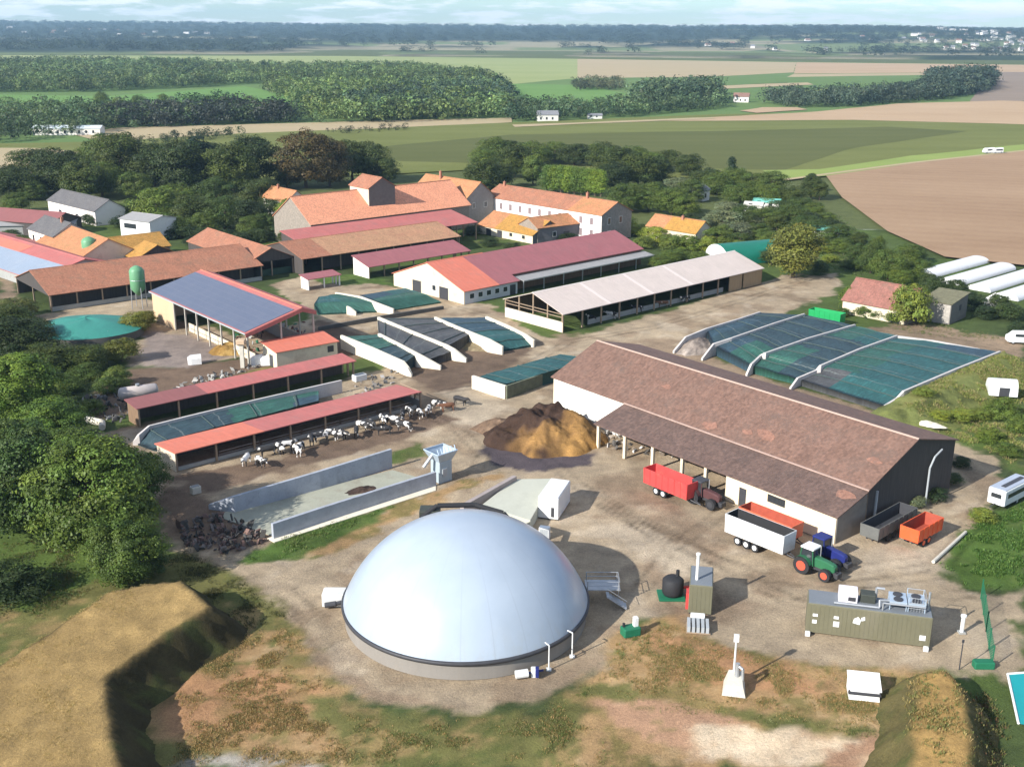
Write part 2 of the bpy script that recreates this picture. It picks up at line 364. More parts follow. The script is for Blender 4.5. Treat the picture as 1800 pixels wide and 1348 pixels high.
def ground_mat():
    m, nt, b = newmat('soil_and_grass')
    pos = N(nt, 'ShaderNodeNewGeometry').outputs['Position']
    at = N(nt, 'ShaderNodeVertexColor', layer_name='Col').outputs[0]
    n1 = noise(nt, pos, .35, 7, .68); n2 = noise(nt, pos, 3.5, 4, .7); n3 = noise(nt, pos, .06, 4, .6); n4 = noise(nt, pos, 14, 3, .8)
    f = math_(nt, 'ADD', math_(nt, 'ADD', math_(nt, 'MULTIPLY', n1, .4), math_(nt, 'MULTIPLY', n2, .35)), math_(nt, 'MULTIPLY', n3, .25))
    c = mixc(nt, 1.0, at, mixc(nt, maprange(nt, f, .36, .64), (.62, .62, .64), (1.33, 1.3, 1.25)), 'MULTIPLY')
    c = mixc(nt, 1.0, c, mixc(nt, maprange(nt, n4, .3, .7), (.7, .7, .71), (1.28, 1.27, 1.25)), 'MULTIPLY')
    nt.links.new(c, b.inputs['Base Color']); b.inputs['Roughness'].default_value = .95; b.inputs['Specular IOR Level'].default_value = .1
    bump(nt, b, math_(nt, 'ADD', n2, math_(nt, 'MULTIPLY', n4, .4)), .7, .16)
    return m
GMAT = ground_mat()
def build_ground():
    st = .55
    xs = np.arange(-175, 175.01, st); ys = np.arange(72, 350.01, st)
    X, Y = np.meshgrid(xs, ys); c = np.empty(X.shape + (3,)); c[:] = C_DARKG
    c += (np.array(C_GRASS) - np.array(C_DARKG)) * np.clip(fbm(X, Y, 25, 5) * 2.2 + .5, 0, 1)[..., None]
    for k, (colr, px, soft, rag) in enumerate(GP):
        soft = max(.5, soft * .5)
        P = [G(*p) for p in px]
        xsP = [p[0] for p in P]; ysP = [p[1] for p in P]; mg = soft + rag * 2 + 2
        i0, i1 = np.searchsorted(xs, min(xsP) - mg), np.searchsorted(xs, max(xsP) + mg)
        j0, j1 = np.searchsorted(ys, min(ysP) - mg), np.searchsorted(ys, max(ysP) + mg)
        if i1 <= i0 or j1 <= j0: continue
        sx, sy = X[j0:j1, i0:i1], Y[j0:j1, i0:i1]
        d = poly_sd(P, sx, sy) + rag * 2.2 * fbm(sx, sy, max(2., rag * 2.2), 40 + k) + max(rag, 1.) * 1.6 * fbm(sx, sy, 1.7, 90 + k)
        w = np.clip(.5 - d / (2 * soft), 0, 1); w = (w * w * (3 - 2 * w))[..., None]
        here = np.broadcast_to(np.array(colr, float), sx.shape + (3,))
        if colr in BLOTCH:      # patchy growth: weeds in the dry soil, dry spots in the green
            for q, (bc, s_, th, am) in enumerate(BLOTCH[colr]):
                m_ = np.clip((fbm(sx, sy, s_, 300 + 7 * k + q) + .25 * fbm(sx, sy, s_ / 4, 310 + k + q) - th) * 9, 0, 1)[..., None] * am
                here = here * (1 - m_) + np.array(bc) * m_
        c[j0:j1, i0:i1] = c[j0:j1, i0:i1] * (1 - w) + here * w
    c *= (1 + .42 * fbm(X, Y, 11, 61) + .34 * fbm(X, Y, 3.1, 64) + .22 * fbm(X, Y, 1.2, 67))[..., None]
    for pl, dark in RUTS:   # wheel ruts: two darker lines a track apart
        P = [np.array(G(*q)) for q in pl]
        for a, b in zip(P, P[1:]):
            e = b - a; L = np.hypot(*e); n = np.array((-e[1], e[0])) / L
            i0, i1 = np.searchsorted(xs, min(a[0], b[0]) - 3), np.searchsorted(xs, max(a[0], b[0]) + 3); j0, j1 = np.searchsorted(ys, min(a[1], b[1]) - 3), np.searchsorted(ys, max(a[1], b[1]) + 3)
            sx, sy = X[j0:j1, i0:i1], Y[j0:j1, i0:i1]; al = ((sx - a[0]) * e[0] + (sy - a[1]) * e[1]) / L; ac = (sx - a[0]) * n[0] + (sy - a[1]) * n[1] + .9 * fbm(sx, sy, 7, 71)
            w = np.exp(-((np.abs(ac) - .95) / .3) ** 2) * ((al > -.3) & (al < L + .3)) * np.clip(.65 + 1.6 * fbm(sx, sy, 3, 72), 0, 1)
            c[j0:j1, i0:i1] *= (1 - (dark + .12) * w)[..., None]
    Z = -.06 + .1 * fbm(X, Y, 6, 77)
    V = np.stack([X, Y, Z], -1).reshape(-1, 3); ny, nx = X.shape
    idx = np.arange(ny * nx).reshape(ny, nx)
    F = np.stack([idx[:-1, :-1], idx[:-1, 1:], idx[1:, 1:], idx[1:, :-1]], -1).reshape(-1, 4)
    # the plain beyond, out to the hills: bigger tiles joined to the same sheet
    bx = np.array([-9000, -5000, -2500, -1200, -600, -300, -175, 175, 300, 600, 1200, 2500, 5000, 9000.]); by = np.array([-400, -100, 72, 350, 600, 900, 1300, 1900, 2700, 4000, 6500, 10500.])
    BX, BY = np.meshgrid(bx, by); BV = np.stack([BX, BY, np.full(BX.shape, -.06)], -1).reshape(-1, 3); o = len(V)
    BF = []
    for j in range(len(by) - 1):
        for i in range(len(bx) - 1):
            if bx[i] >= -175 and bx[i + 1] <= 175 and by[j] >= 72 and by[j + 1] <= 350: continue
            q = o + j * len(bx) + i; BF.append((q, q + 1, q + 1 + len(bx), q + len(bx)))
    cols = np.vstack([c.reshape(-1, 3), np.tile(np.array([(.105, .125, .045)]), (len(BV), 1))])
    me = mesh_np('ground', np.vstack([V, BV]), np.vstack([F, np.array(BF)]), GMAT, cols, True)
    tag(link('ground', me), kind='structure')
build_ground()

# ---------------------------------------------------------------- fields beyond the farm: thin sheets, each a little above the one below
def field_mat(name, base, second, scale=.03, rows=None):
    m, nt, b = newmat(name)
    pos = N(nt, 'ShaderNodeNewGeometry').outputs['Position']
    n1 = noise(nt, vscale(nt, pos, (.45, 1, 1)), scale, 6, .65); n2 = noise(nt, pos, .5, 4, .7)
    f = math_(nt, 'ADD', math_(nt, 'MULTIPLY', n1, .7), math_(nt, 'MULTIPLY', n2, .3))
    if rows:
        ang, per = rows
        sep = N(nt, 'ShaderNodeSeparateXYZ'); nt.links.new(pos, sep.inputs[0])
        q = math_(nt, 'ADD', math_(nt, 'MULTIPLY', sep.outputs[0], -math.sin(ang)), math_(nt, 'MULTIPLY', sep.outputs[1], math.cos(ang)))
        q = math_(nt, 'ADD', q, math_(nt, 'MULTIPLY', n1, 6.))
        w = math_(nt, 'SINE', math_(nt, 'MULTIPLY', q, 2 * math.pi / per))
        f = math_(nt, 'ADD', f, math_(nt, 'MULTIPLY', w, .03))
    c = mixc(nt, maprange(nt, f, .33, .67), base, second)
    nt.links.new(c, b.inputs['Base Color']); b.inputs['Roughness'].default_value = .95; b.inputs['Specular IOR Level'].default_value = .1
    return m
FM = dict(
 olive=field_mat('olive_field', (.122, .136, .036), (.172, .182, .058), .018, (R(8), 26)),
 deep=field_mat('deep_green_field', (.09, .10, .03), (.115, .122, .04), .018, (R(8), 22)),
 plough=field_mat('ploughed_soil', (.275, .175, .105), (.37, .25, .155), .02, (R(-20), 9)),
 plough2=field_mat('pale_ploughed_soil', (.38, .26, .155), (.46, .33, .21), .015),
 grey=field_mat('grey_brown_soil', (.22, .17, .13), (.27, .21, .16), .015),
 tan=field_mat('stubble', (.42, .32, .20), (.36, .30, .17), .02),
 lime=field_mat('lime_grass', (.26, .31, .085), (.20, .26, .07), .03),
 meadow=field_mat('meadow', (.115, .22, .055), (.15, .25, .07), .02),
 pale=field_mat('pale_green_crop', (.24, .28, .10), (.31, .33, .14), .01),
 green=field_mat('green_crop', (.10, .17, .05), (.14, .20, .065), .012),
)
FZ = [0.0]
def field(name, key, px):
    FZ[0] += .03
    P = [np.array(G(*p)) for p in px]; pts = []
    for a, b in zip(P, P[1:] + P[:1]):     # real field edges wander a little
        L = np.linalg.norm(b - a); n = int(max(1, min(60, L / 14))); d = (b - a) / (L + 1e-6)
        for i in range(n):
            q = a + (b - a) * i / n; w = 0 if i == 0 else min(6., .004 * L + .004 * q[1]) * 2 * abs(d[0]) * float(fbm(np.array([[q[0]]]), np.array([[q[1]]]), 45, 401)[0, 0]); pts.append((q[0] - d[1] * w, q[1] + d[0] * w, 0))
    mb = MB(); mb.face(pts); o = mb.build(name, FM[key]); o.location.z = FZ[0]
    return tag(o, kind='structure')
FIELDS = [
 ('green_field', 'green', [(-300,98),(1015,104),(2100,118),(2300,330),(1900,300),(640,268),(-300,300)]),
 ('pale_green_field', 'pale', [(-300,97),(600,99),(1015,104),(1015,138),(880,150),(500,128),(-300,112)]),
 ('stubble_field', 'tan', [(1015,104),(1400,110),(1395,128),(1240,136),(1015,138)]),
 ('pale_soil_field', 'plough2', [(1400,110),(2100,118),(2150,135),(1700,128),(1395,130)]),
 ('stubble_strip', 'tan', [(1395,131),(1740,128),(1700,140),(1500,150),(1360,146)]),
 ('meadow_field', 'meadow', [(890,148),(1020,150),(1100,165),(1090,190),(920,190)]),
 ('crop_field', 'green', [(1240,138),(1400,136),(1640,132),(1640,170),(1400,180),(1200,170)]),
 ('dark_soil_field', 'grey', [(1745,127),(2200,130),(2250,190),(1800,178),(1700,185)]),
 ('forest_meadow', 'meadow', [(-100,166),(190,170),(300,162),(430,152),(560,180),(510,200),(320,204),(0,200)]),
 ('stubble_field', 'tan', [(130,238),(200,226),(420,220),(640,214),(900,208),(900,216),(640,228),(420,236),(180,250)]),
 ('olive_field', 'olive', [(-300,258),(180,250),(420,236),(640,228),(960,214),(1260,202),(1700,196),(2200,205),(2300,275),(1800,262),(1440,312),(1330,318),(830,300),(200,330),(-300,350)]),
 ('deep_green_field', 'deep', [(660,260),(900,238),(1250,232),(1560,224),(1700,232),(1500,262),(1380,300),(1330,300),(1000,292),(700,285)]),
 ('tan_field', 'plough2', [(1140,214),(1300,205),(1440,197),(1580,183),(1760,178),(2200,190),(2300,240),(1800,220),(1500,212)]),
 ('tan_field', 'tan', [(-300,258),(60,262),(140,268),(110,292),(-300,310)]),
 ('stubble_strip', 'tan', [(1240,152),(1420,146),(1430,150),(1250,158)]),
 ('lime_strip', 'lime', [(1385,162),(1500,152),(1520,156),(1400,166)]),
 ('tan_strip', 'plough2', [(1300,196),(1340,190),(1400,190),(1420,194),(1330,200)]),
 ('tan_strip', 'tan', [(900,221),(1250,208),(1258,210),(905,225)]),
 ('green_strip', 'green', [(1180,150),(1380,142),(1385,146),(1190,156)]),
 ('lime_verge', 'lime', [(1340,302),(1440,300),(1600,276),(1800,256),(2200,225),(2250,240),(1800,268),(1600,292),(1450,312),(1370,318)]),
 ('ploughed_field', 'plough', [(1452,312),(1600,290),(1800,268),(2250,240),(2500,520),(1800,470),(1660,455),(1560,410),(1480,350)]),
]
for f in FIELDS: field(*f)
tr = MB(); 
for q in range(1):
    pts = [(1355,322),(1452,309),(1600,289),(1800,267),(2250,236)]
    pr = [G(*p) for p in pts]
    for a, b in zip(pr, pr[1:]):
        d = np.array(b) - np.array(a); n = np.array((-d[1], d[0])) / np.linalg.norm(d) * 1.6
        tr.face([(a[0] - n[0], a[1] - n[1], 0), (b[0] - n[0], b[1] - n[1], 0), (b[0] + n[0], b[1] + n[1], 0), (a[0] + n[0], a[1] + n[1], 0)])
o = tr.build('track', FM['tan']); o.location.z = FZ[0] + .03; tag(o, kind='structure')

# ---------------------------------------------------------------- earth mounds
def mound(name, top_px, zt, spread, colt, cols_, seed, step=.5, pole=0, cut=None):
    P = [G(u, v, zt) for u, v in top_px]
    xs = np.arange(min(p[0] for p in P) - spread - 2, max(p[0] for p in P) + spread + 2, step); ys = np.arange(min(p[1] for p in P) - spread - 2, max(p[1] for p in P) + spread + 2, step)
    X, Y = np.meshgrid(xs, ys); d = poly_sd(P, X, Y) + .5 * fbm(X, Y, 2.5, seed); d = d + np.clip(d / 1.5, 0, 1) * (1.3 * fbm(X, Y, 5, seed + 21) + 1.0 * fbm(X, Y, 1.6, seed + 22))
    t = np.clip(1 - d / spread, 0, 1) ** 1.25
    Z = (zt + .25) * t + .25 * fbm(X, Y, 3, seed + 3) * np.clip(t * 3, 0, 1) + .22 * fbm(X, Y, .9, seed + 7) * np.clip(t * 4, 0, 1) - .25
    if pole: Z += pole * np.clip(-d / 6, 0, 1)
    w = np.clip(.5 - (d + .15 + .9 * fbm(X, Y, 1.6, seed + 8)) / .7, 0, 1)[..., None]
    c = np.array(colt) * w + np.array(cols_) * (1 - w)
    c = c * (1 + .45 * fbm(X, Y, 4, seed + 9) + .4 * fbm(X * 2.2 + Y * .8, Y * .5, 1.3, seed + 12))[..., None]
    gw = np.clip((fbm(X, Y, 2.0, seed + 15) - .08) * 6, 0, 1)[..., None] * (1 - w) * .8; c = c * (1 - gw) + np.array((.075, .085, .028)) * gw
    ny, nx = X.shape; idx = np.arange(ny * nx).reshape(ny, nx)
    F = np.stack([idx[:-1, :-1], idx[:-1, 1:], idx[1:, 1:], idx[1:, :-1]], -1).reshape(-1, 4)
    keep = (Z > -.2).reshape(-1)[F].any(1)
    if cut is not None:
        (ax, ay), (bx, by) = cut; sd_ = (bx - ax) * (Y - ay) - (by - ay) * (X - ax); keep &= (sd_ < 0).reshape(-1)[F].all(1); Z = np.where(sd_ < 0, Z, -.3)
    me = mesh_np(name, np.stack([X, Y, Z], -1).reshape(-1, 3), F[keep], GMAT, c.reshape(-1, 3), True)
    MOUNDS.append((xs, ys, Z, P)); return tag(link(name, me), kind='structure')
MOUNDS = []
mound('earth_mound', [(-260,1330),(0,1168),(190,1040),(262,1024),(318,1020),(372,1064),(190,1186),(188,1240),(215,1348),(215,1600),(-300,1600)], 3.5, 3.6, (.33, .225, .092), (.05, .042, .02), 200)  # side colour is dark weedy soil with the slope's shade painted in
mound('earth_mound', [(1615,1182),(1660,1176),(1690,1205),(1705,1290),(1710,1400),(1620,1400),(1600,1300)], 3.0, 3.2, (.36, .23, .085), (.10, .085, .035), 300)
mound('earth_bank', [(1556,722),(1590,696),(1680,652),(1762,618),(1775,626),(1690,668),(1600,716)], 2.5, 8.0, (.20, .205, .065), (.17, .19, .06), 340, cut=(G(1543,727,.4), G(1762,615,2.8)))
def ground_z(x, y):
    z = 0.
    for xs, ys, Z, P in MOUNDS[2:]:
        if xs[0] < x < xs[-1] and ys[0] < y < ys[-1]: z = max(z, float(Z[min(len(ys) - 1, np.searchsorted(ys, y)), min(len(xs) - 1, np.searchsorted(xs, x))]))
    return z
# ================================================================ BUILDINGS
def xprism(mb, poly, x0, x1, m=0):
    """polygon in (y, z), extruded along x"""
    n = len(poly)
    mb.face([(x1, p[0], p[1]) for p in poly], m); mb.face([(x0, p[0], p[1]) for p in reversed(poly)], m)
    for i in range(n):
        a, b = poly[i], poly[(i + 1) % n]
        mb.face([(x0, a[0], a[1]), (x1, a[0], a[1]), (x1, b[0], b[1]), (x0, b[0], b[1])][::-1], m)
class B: pass
def bld(name, label, cat, o, ang, L, w, ze, zr, rf=.5, zb=None, roof=None, roof2=None, wall=None, sides={}, oh=.4, oe=.3, posts=5., postm=None, ridge=None, group=None, t=.14, cap=True, seg=None):
    """rectangular building; o = photo pixel of the near-left eave corner (at height ze)"""
    b = B(); x, y = G(o[0], o[1], ze); b.root = thing(name, label, cat, (x, y, 0), ang, group)
    yr = w * rf; zb = ze if zb is None else zb
    b.L, b.w, b.ze, b.zr, b.yr, b.zb, b.oh, b.oe = L, w, ze, zr, yr, zb, oh, oe
    b.zf = lambda yy: (ze + (zr - ze) * yy / yr) if yy <= yr else (zr + (zb - zr) * (yy - yr) / (w - yr))
    rb = MB()
    for x0, x1, mi in (seg or [(0, L, 0)]):
        rb.slab((x0, 0, ze), (x1, 0, ze), (x1, yr, zr), (x0, yr, zr), t, mi, (x0, 0))
        if rf < 1: rb.slab((x1, w, zb), (x0, w, zb), (x0, yr, zr), (x1, yr, zr), t, mi, (x0, 0))
    b.roof = rb.build('roof', (roof if isinstance(roof, list) else [roof]), b.root)
    if rf < 1 and cap:
        c = MB(); c.hexa([(0, yr - .25, zr - .05), (L, yr - .25, zr - .05), (L, yr + .25, zr - .05), (0, yr + .25, zr - .05)], [(0, yr - .04, zr + .1), (L, yr - .04, zr + .1), (L, yr + .04, zr + .1), (0, yr + .04, zr + .1)])
        c.build('ridge_cap', ridge or (roof if not isinstance(roof, list) else roof[0]), b.root)
    postm = postm or WOODP
    for s, spec in sides.items():
        kind, val, m = (spec + (None, None))[:3] if isinstance(spec, tuple) else (spec, None, None)
        m = m or wall
        if kind == 'none': continue
        mb = MB()
        if s in 'FB':
            yy = oh if s == 'F' else w - oh - .2
            h = min(b.zf(yy), b.zf(yy + .2)) - t - .01
            if kind == 'solid': mb.box(oe + .2, yy, 0, L - oe - .2, yy + .2, h)
            elif kind == 'low': mb.box(oe + .2, yy, 0, L - oe - .2, yy + .2, val)
            elif kind == 'span':
                for a, c_, z0, z1 in val: mb.box(a, yy, z0, c_, yy + .2, h if z1 is None else z1)
            if mb.v: mb.build('wall', m, b.root)
            if kind in ('low', 'open', 'span') and posts:
                n = max(1, int(round(L / posts)))
                for i in range(n + 1):
                    xx = oe + .15 + (L - 2 * oe - .3) * i / n; z0 = val + .003 if kind == 'low' else 0
                    if kind == 'span' and any(a - .2 < xx < c_ + .2 for a, c_, _, _ in val): continue
                    p = MB(); p.box(xx - .14, yy - .04, z0, xx + .14, yy + .24, h); p.build('post', postm, b.root)
        else:
            x0, x1 = (oe, oe + .2) if s == 'L' else (L - oe - .2, L - oe)
            top = [(w - oh, b.zf(w - oh) - t)] + ([(yr, zr - t)] if rf < 1 else []) + [(oh, b.zf(oh) - t)]
            if kind == 'solid': xprism(mb, [(oh, 0), (w - oh, 0)] + top, x0, x1)
            elif kind == 'upper': xprism(mb, [(oh, min(val, b.zf(oh) - t - .2)), (w - oh, min(val, b.zf(w - oh) - t - .2))] + top, x0, x1)
            elif kind == 'low': mb.box(x0, oh, 0, x1, w - oh, val)
            if mb.v: mb.build('wall', m, b.root)
            if kind in ('low', 'open', 'upper'):
                for f in ((0, .5, 1) if kind != 'low' else (0, .25, .5, .75, 1)):
                    yy = oh + .15 + (w - 2 * oh - .3) * f; z0 = val + .003 if kind == 'low' else 0
                    z1 = b.zf(yy) - t - .12 if kind != 'upper' else val
                    p = MB(); p.box(x0 - .05, yy - .14, z0, x1 + .05, yy + .14, z1); p.build('post', postm, b.root)
            if kind == 'low':
                p = MB()
                for z in (val + (ze - val) * .5, ze - .25): p.box(x0 + .03, oh + .3, z, x1 - .03, w - oh - .3, z + .14)
                p.build('rail', postm, b.root)
    return b
def openings(b, kind, side, items, m, frame=None):
    """items: (position along the side, sill, width, height); every one a part"""
    for pos, z, ww, hh in items:
        mb = MB(); fr = MB()
        if side in 'FB':
            y = b.oh - .05 if side == 'F' else b.w - b.oh - .05
            mb.box(pos, y, z, pos + ww, y + .1, z + hh)
            for q in ((pos - .1, z - .1, pos, z + hh + .1), (pos + ww, z - .1, pos + ww + .1, z + hh + .1), (pos, z + hh, pos + ww, z + hh + .1), (pos, z - .1, pos + ww, z)): fr.box(q[0], y - .03, q[1], q[2], y + .06, q[3])
        else:
            x = b.oe - .05 if side == 'L' else b.L - b.oe - .05
            mb.box(x, pos, z, x + .1, pos + ww, z + hh)
            for q in ((pos - .1, z - .1, pos, z + hh + .1), (pos + ww, z - .1, pos + ww + .1, z + hh + .1), (pos, z + hh, pos + ww, z + hh + .1), (pos, z - .1, pos + ww, z)): fr.box(x - .03, q[0], q[1], x + .13, q[2], q[3])
        o = mb.build(kind, m, b.root)
        if frame: fr.build('frame', frame, o)
def chimney(b, x, y, h=1.2, m=None):
    mb = MB(); z = b.zf(y) - .4; mb.box(x - .35, y - .3, z, x + .35, y + .3, z + h + .4); mb.box(x - .42, y - .37, z + h + .4, x + .42, y + .37, z + h + .5)
    mb.cyl((x, y, z + h + .5), (x, y, z + h + .85), .15, .12, 8)
    mb.build('chimney', m or mat('brick', (.36, .17, .11), .25, 3, .9), b.root)

# ---- the big brown barn with its lean-to
bb = bld('barn', 'big brown tiled barn with orange repair patches and a lower lean-to roof', 'barn', (968, 662), PH - R(.6), 60, 20.6, 5.7, 10.1, zb=7.6, roof=R_BROWN, wall=DARKB, ridge=mat('pale_ridge', (.42, .30, .24), .15, 1, .8),
         sides={'F': ('span', [(.5, 17.3, 0, None)], WHITEW), 'B': 'solid', 'R': ('solid', None, DARKB), 'L': ('solid', None, CREAM)}, posts=6)
fl = MB(); fl.slab((17, -6.3, 3.75), (60, -6.3, 3.75), (60, .05, 5.56), (17, .05, 5.56), .14, 0, (9.5, 0)); fl.build('lean_to_roof', R_DBROWN, bb.root)
fl = MB(); fl.box(17, -.12, 5.58, 60, .12, 5.74); fl.build('flashing', mat('pale_flashing', (.40, .28, .23), .2, 1, .8), bb.root)
fl = MB(); fl.box(42.5, -5.9, 0, 44.6, -5.7, 3.7); fl.box(45.8, -5.9, 0, 49.2, -5.7, 3.7); fl.box(52, -5.9, 0, 59.6, -5.7, 3.7); fl.box(44.6, -5.9, 2.6, 45.8, -5.7, 3.7); fl.box(49.2, -5.9, 0, 52, -5.7, 2.1); fl.box(49.2, -5.9, 3.2, 52, -5.7, 3.7)
fl.build('lean_to_wall', mat('warm_cream_render', (.74, .62, .44), .08, .4, .85, stain=(.5, .38, .25), samt=.35, sscale=.4), bb.root)
fl = MB(); fl.box(44.6, -5.8, 0, 45.8, -5.75, 2.6); fl.build('door', DARKS, bb.root)
fl = MB(); fl.box(49.2, -5.8, 2.1, 52, -5.75, 3.2); fl.build('window', GLASS, bb.root)
fl = MB(); xprism(fl, [(-5.69, 0), (.3, 0), (.3, 5.4), (-5.69, 3.7)], 59.45, 59.65); fl.build('lean_to_end_wall', mat('grey_block', (.22, .19, .16), .2, 1, .9), bb.root)
fl = MB(); fl.box(42.3, -5.9, 0, 42.5, .4, 3.7); fl.build('partition_wall', CREAM, bb.root)
for x in (17.4, 23, 28.6, 34.2, 38.5):
    p = MB(); p.box(x, -6.0, 0, x + .45, -5.6, 3.72); p.build('pillar', CREAM, bb.root)
for k, (x, y, s) in enumerate(((33.0, 1.3, 1.7), (41.5, 3.0, 1.9), (38.8, 2.3, 1.0), (57.4, 4.6, 1.2), (58.0, -2.0, 1.6), (20.5, 5.5, .9))):
    p = MB(); n = 9; sl = (10.1 - 5.7) / 10.3 if y > 0 else (5.56 - 3.75) / 6.35
    zz = lambda yy: (5.7 + sl * yy if y > 0 else 3.75 + sl * (yy + 6.3)) + .035
    ring = []
    for i in range(n):
        a = 2 * math.pi * i / n; rr = s * (.55 + .5 * rng.random()); X, Yy = x + rr * 1.1 * math.cos(a), y + rr * .62 * math.sin(a); ring.append((X, Yy, zz(Yy)))
    p.face(ring, 0, [(q[0], q[1]) for q in ring]); p.face([(q[0], q[1], q[2] - .03) for q in reversed(ring)], 0)
    for i in range(n):
        j = (i + 1) % n; p.face([(ring[i][0], ring[i][1], ring[i][2] - .03), (ring[j][0], ring[j][1], ring[j][2] - .03), ring[j], ring[i]])
    p.build('roof_patch', roofmat('orange_patch_tile', (.26, .135, .095), (.19, .115, .088), .7, row=.4, period=.34, var=.3, sscale=.5), bb.root)
p = MB(); p.box(59.72, 2, 0, 59.95, 2.25, 5); p.build('downpipe', GREYP, bb.root)
p = MB(); p.tube([(60.2, 13.5, 0), (60.2, 13.5, 5.3), (60.1, 14.6, 6.6), (60.0, 16.4, 7.2)], .13, 8); p.build('vent_pipe', GREYP, bb.root)

# ---- long open feeding shed in front
fs = bld('feeding_shed', 'long open cattle shed with narrow bright red roof facing the empty concrete bunker', 'cattle shed', (308, 797), R(41.4), 43.5, 7.0, 3.0, 2.5, rf=1, roof=[R_RED, R_REDO], seg=[(0, 14, 1), (14, 43, 0)], wall=mat('cream_block', (.64, .55, .42), .1, .6, .85, stain=(.42, .34, .22), samt=.4),
         sides={'F': 'open', 'B': ('solid', None, DARKB), 'L': 'solid', 'R': ('low', 1.2, CONC)}, posts=6, oe=.15, oh=.5)  # dark back wall colour paints in the shade inside the open shed
p = MB(); p.box(.6, .7, 0, 42.5, 1.0, .55); p.build('feed_kerb', CONC, fs.root)
for x in (7, 14, 21, 28, 35):
    p = MB(); p.tube([(x, 1.0, 1.2), (x + 6.6, 1.0, 1.2)], .04, 5); p.tube([(x, 1.0, .75), (x + 6.6, 1.0, .75)], .04, 5)
    p.build('feed_rail', STEELP, fs.root)
s2 = bld('cattle_shed', 'narrow dull red roofed open shed behind the covered silage strip', 'cattle shed', (240, 719), R(41.4), 40.8, 4.7, 3.2, 3.6, rf=1, roof=[R_MAROON, R_RED], seg=[(0, 12, 0), (12, 40.8, 1)], wall=CONC,
         sides={'F': 'open', 'B': ('solid', None, DARKB), 'L': ('solid', None, BROWNB), 'R': 'open'}, posts=7)
# ---- pale barn
pb = bld('barn', 'long pale pink roofed open cattle barn with timber-framed left gable', 'barn', (990, 553), R(42.8), 70.5, 18.5, 4.0, 7.0, roof=R_PALE, wall=BROWNB,
         sides={'F': ('span', [(57, 62, 0, None), (62.6, 70, 0, None)], mat('tan_boards', (.34, .24, .14), .2, .8, .85, stretch=(4, 4, .4))), 'B': ('solid', None, BROWNB), 'L': ('low', 2.2, mat('pale_block', (.60, .52, .42), .15, .8, .9)), 'R': ('solid', None, BROWNB)}, posts=6, ridge=mat('white_ridge', (.7, .62, .56), .08, 1, .7))
p = MB(); p.box(9, 1.4, 0, 56, 1.6, 1.1); p.build('feed_wall', CONC, pb.root)
p = MB()
for x in (14, 28, 42): p = MB(); p.slab((x, .02, 4.03), (x + .9, .02, 4.03), (x + .9, 9.0, 6.94), (x, 9.0, 6.94), .02); p.build('skylight', mat('skylight_sheet', (.66, .56, .51), .05, 1, .6), pb.root)
# ---- solar barn
sb = bld('barn', 'barn with blue-grey solar panels over its front roof slope and red ridge', 'barn', (262, 512), R(-50.1), 44.2, 15, 6.2, 9.3, rf=.8, zb=8.3, roof=R_RED, wall=BEIGE,
         sides={'F': ('span', [(.5, 11, 0, None)], BEIGE), 'B': ('low', 2.5, CONC), 'L': ('solid', None, BEIGE), 'R': ('open', None)}, posts=5.5, postm=mat('concrete_post', (.45, .42, .36), .1, 1, .9), ridge=R_REDO)
p = MB(); sl = (9.3 - 6.2) / 12; p.slab((.25, .2, 6.2 + .2 * sl + .1), (43.6, .2, 6.2 + .2 * sl + .1), (43.6, 10.6, 6.2 + 10.6 * sl + .1), (.25, 10.6, 6.2 + 10.6 * sl + .1), .06); p.build('solar_array', SOLAR, sb.root)
p = MB(); p.box(0, -.14, 5.95, 44.2, -.02, 6.2); p.build('gutter', GREYP, sb.root)
p = MB(); p.box(14, 2.2, 0, 43, 2.4, 1.7); p.build('feed_wall', CREAM, sb.root)
for x in (15, 20, 25, 30, 35): p = MB(); p.tube([(x, 1.6, 1.1), (x + 4.6, 1.6, 1.1)], .05, 6); p.build('feed_rail', STEELP, sb.root)
p = MB(); xprism(p, [(0, 5.4), (12, 8.5), (15, 7.5), (15, 8.2), (12, 9.2), (.0, 6.1)], 44.22, 44.3); p.build('gable_fascia', R_RED, sb.root)
# ---- red barn with orange end
rb_ = bld('barn', 'red metal roofed barn with bright orange left end and white windowed wall', 'barn', (816, 513), R(43.3), 17.5, 27, 3.1, 7.8, roof=[R_REDO, R_ROSE], seg=[(0, 11, 0), (11, 17.5, 1)], wall=WHITEW,
          sides={'F': ('span', [(.5, 17, 0, None)], mat('bluish_white_wall', (.55, .56, .56), .1, .6, .8)), 'B': 'solid', 'L': ('solid', None, CREAM)}, posts=0)
openings(rb_, 'window', 'F', [(x, 1.1, 1.3, 1.1) for x in (2, 4.6, 7.2, 9.8, 12.4)], GLASS, WHITEP)
openings(rb_, 'door', 'F', [(14.6, 0, 1.8, 2.4)], DARKS)
openings(rb_, 'door', 'L', [(6, 0, 3.2, 2.8), (16, 0, 3.2, 2.8)], DARKS)
openings(rb_, 'window', 'L', [(10.5, 1.5, 1.2, 1.2)], GLASS, WHITEP)
rx, ry, ra = rb_.root.location.x, rb_.root.location.y, R(43.3)
mb2 = MB(); mb2.slab((17.5, 3.0, 4.14), (66, 3.0, 4.14), (66, 13.5, 7.8), (17.5, 13.5, 7.8), .14, 0, (17.5, 0)); mb2.slab((66, 27, 3.1), (17.5, 27, 3.1), (17.5, 13.5, 7.8), (66, 13.5, 7.8), .14, 0, (17.5, 0)); mb2.build('main_roof', R_ROSE, rb_.root)
mb2 = MB(); mb2.box(17.5, 3.5, 0, 65.6, 3.7, 4.1); mb2.build('boarded_wall', BROWNB, rb_.root)
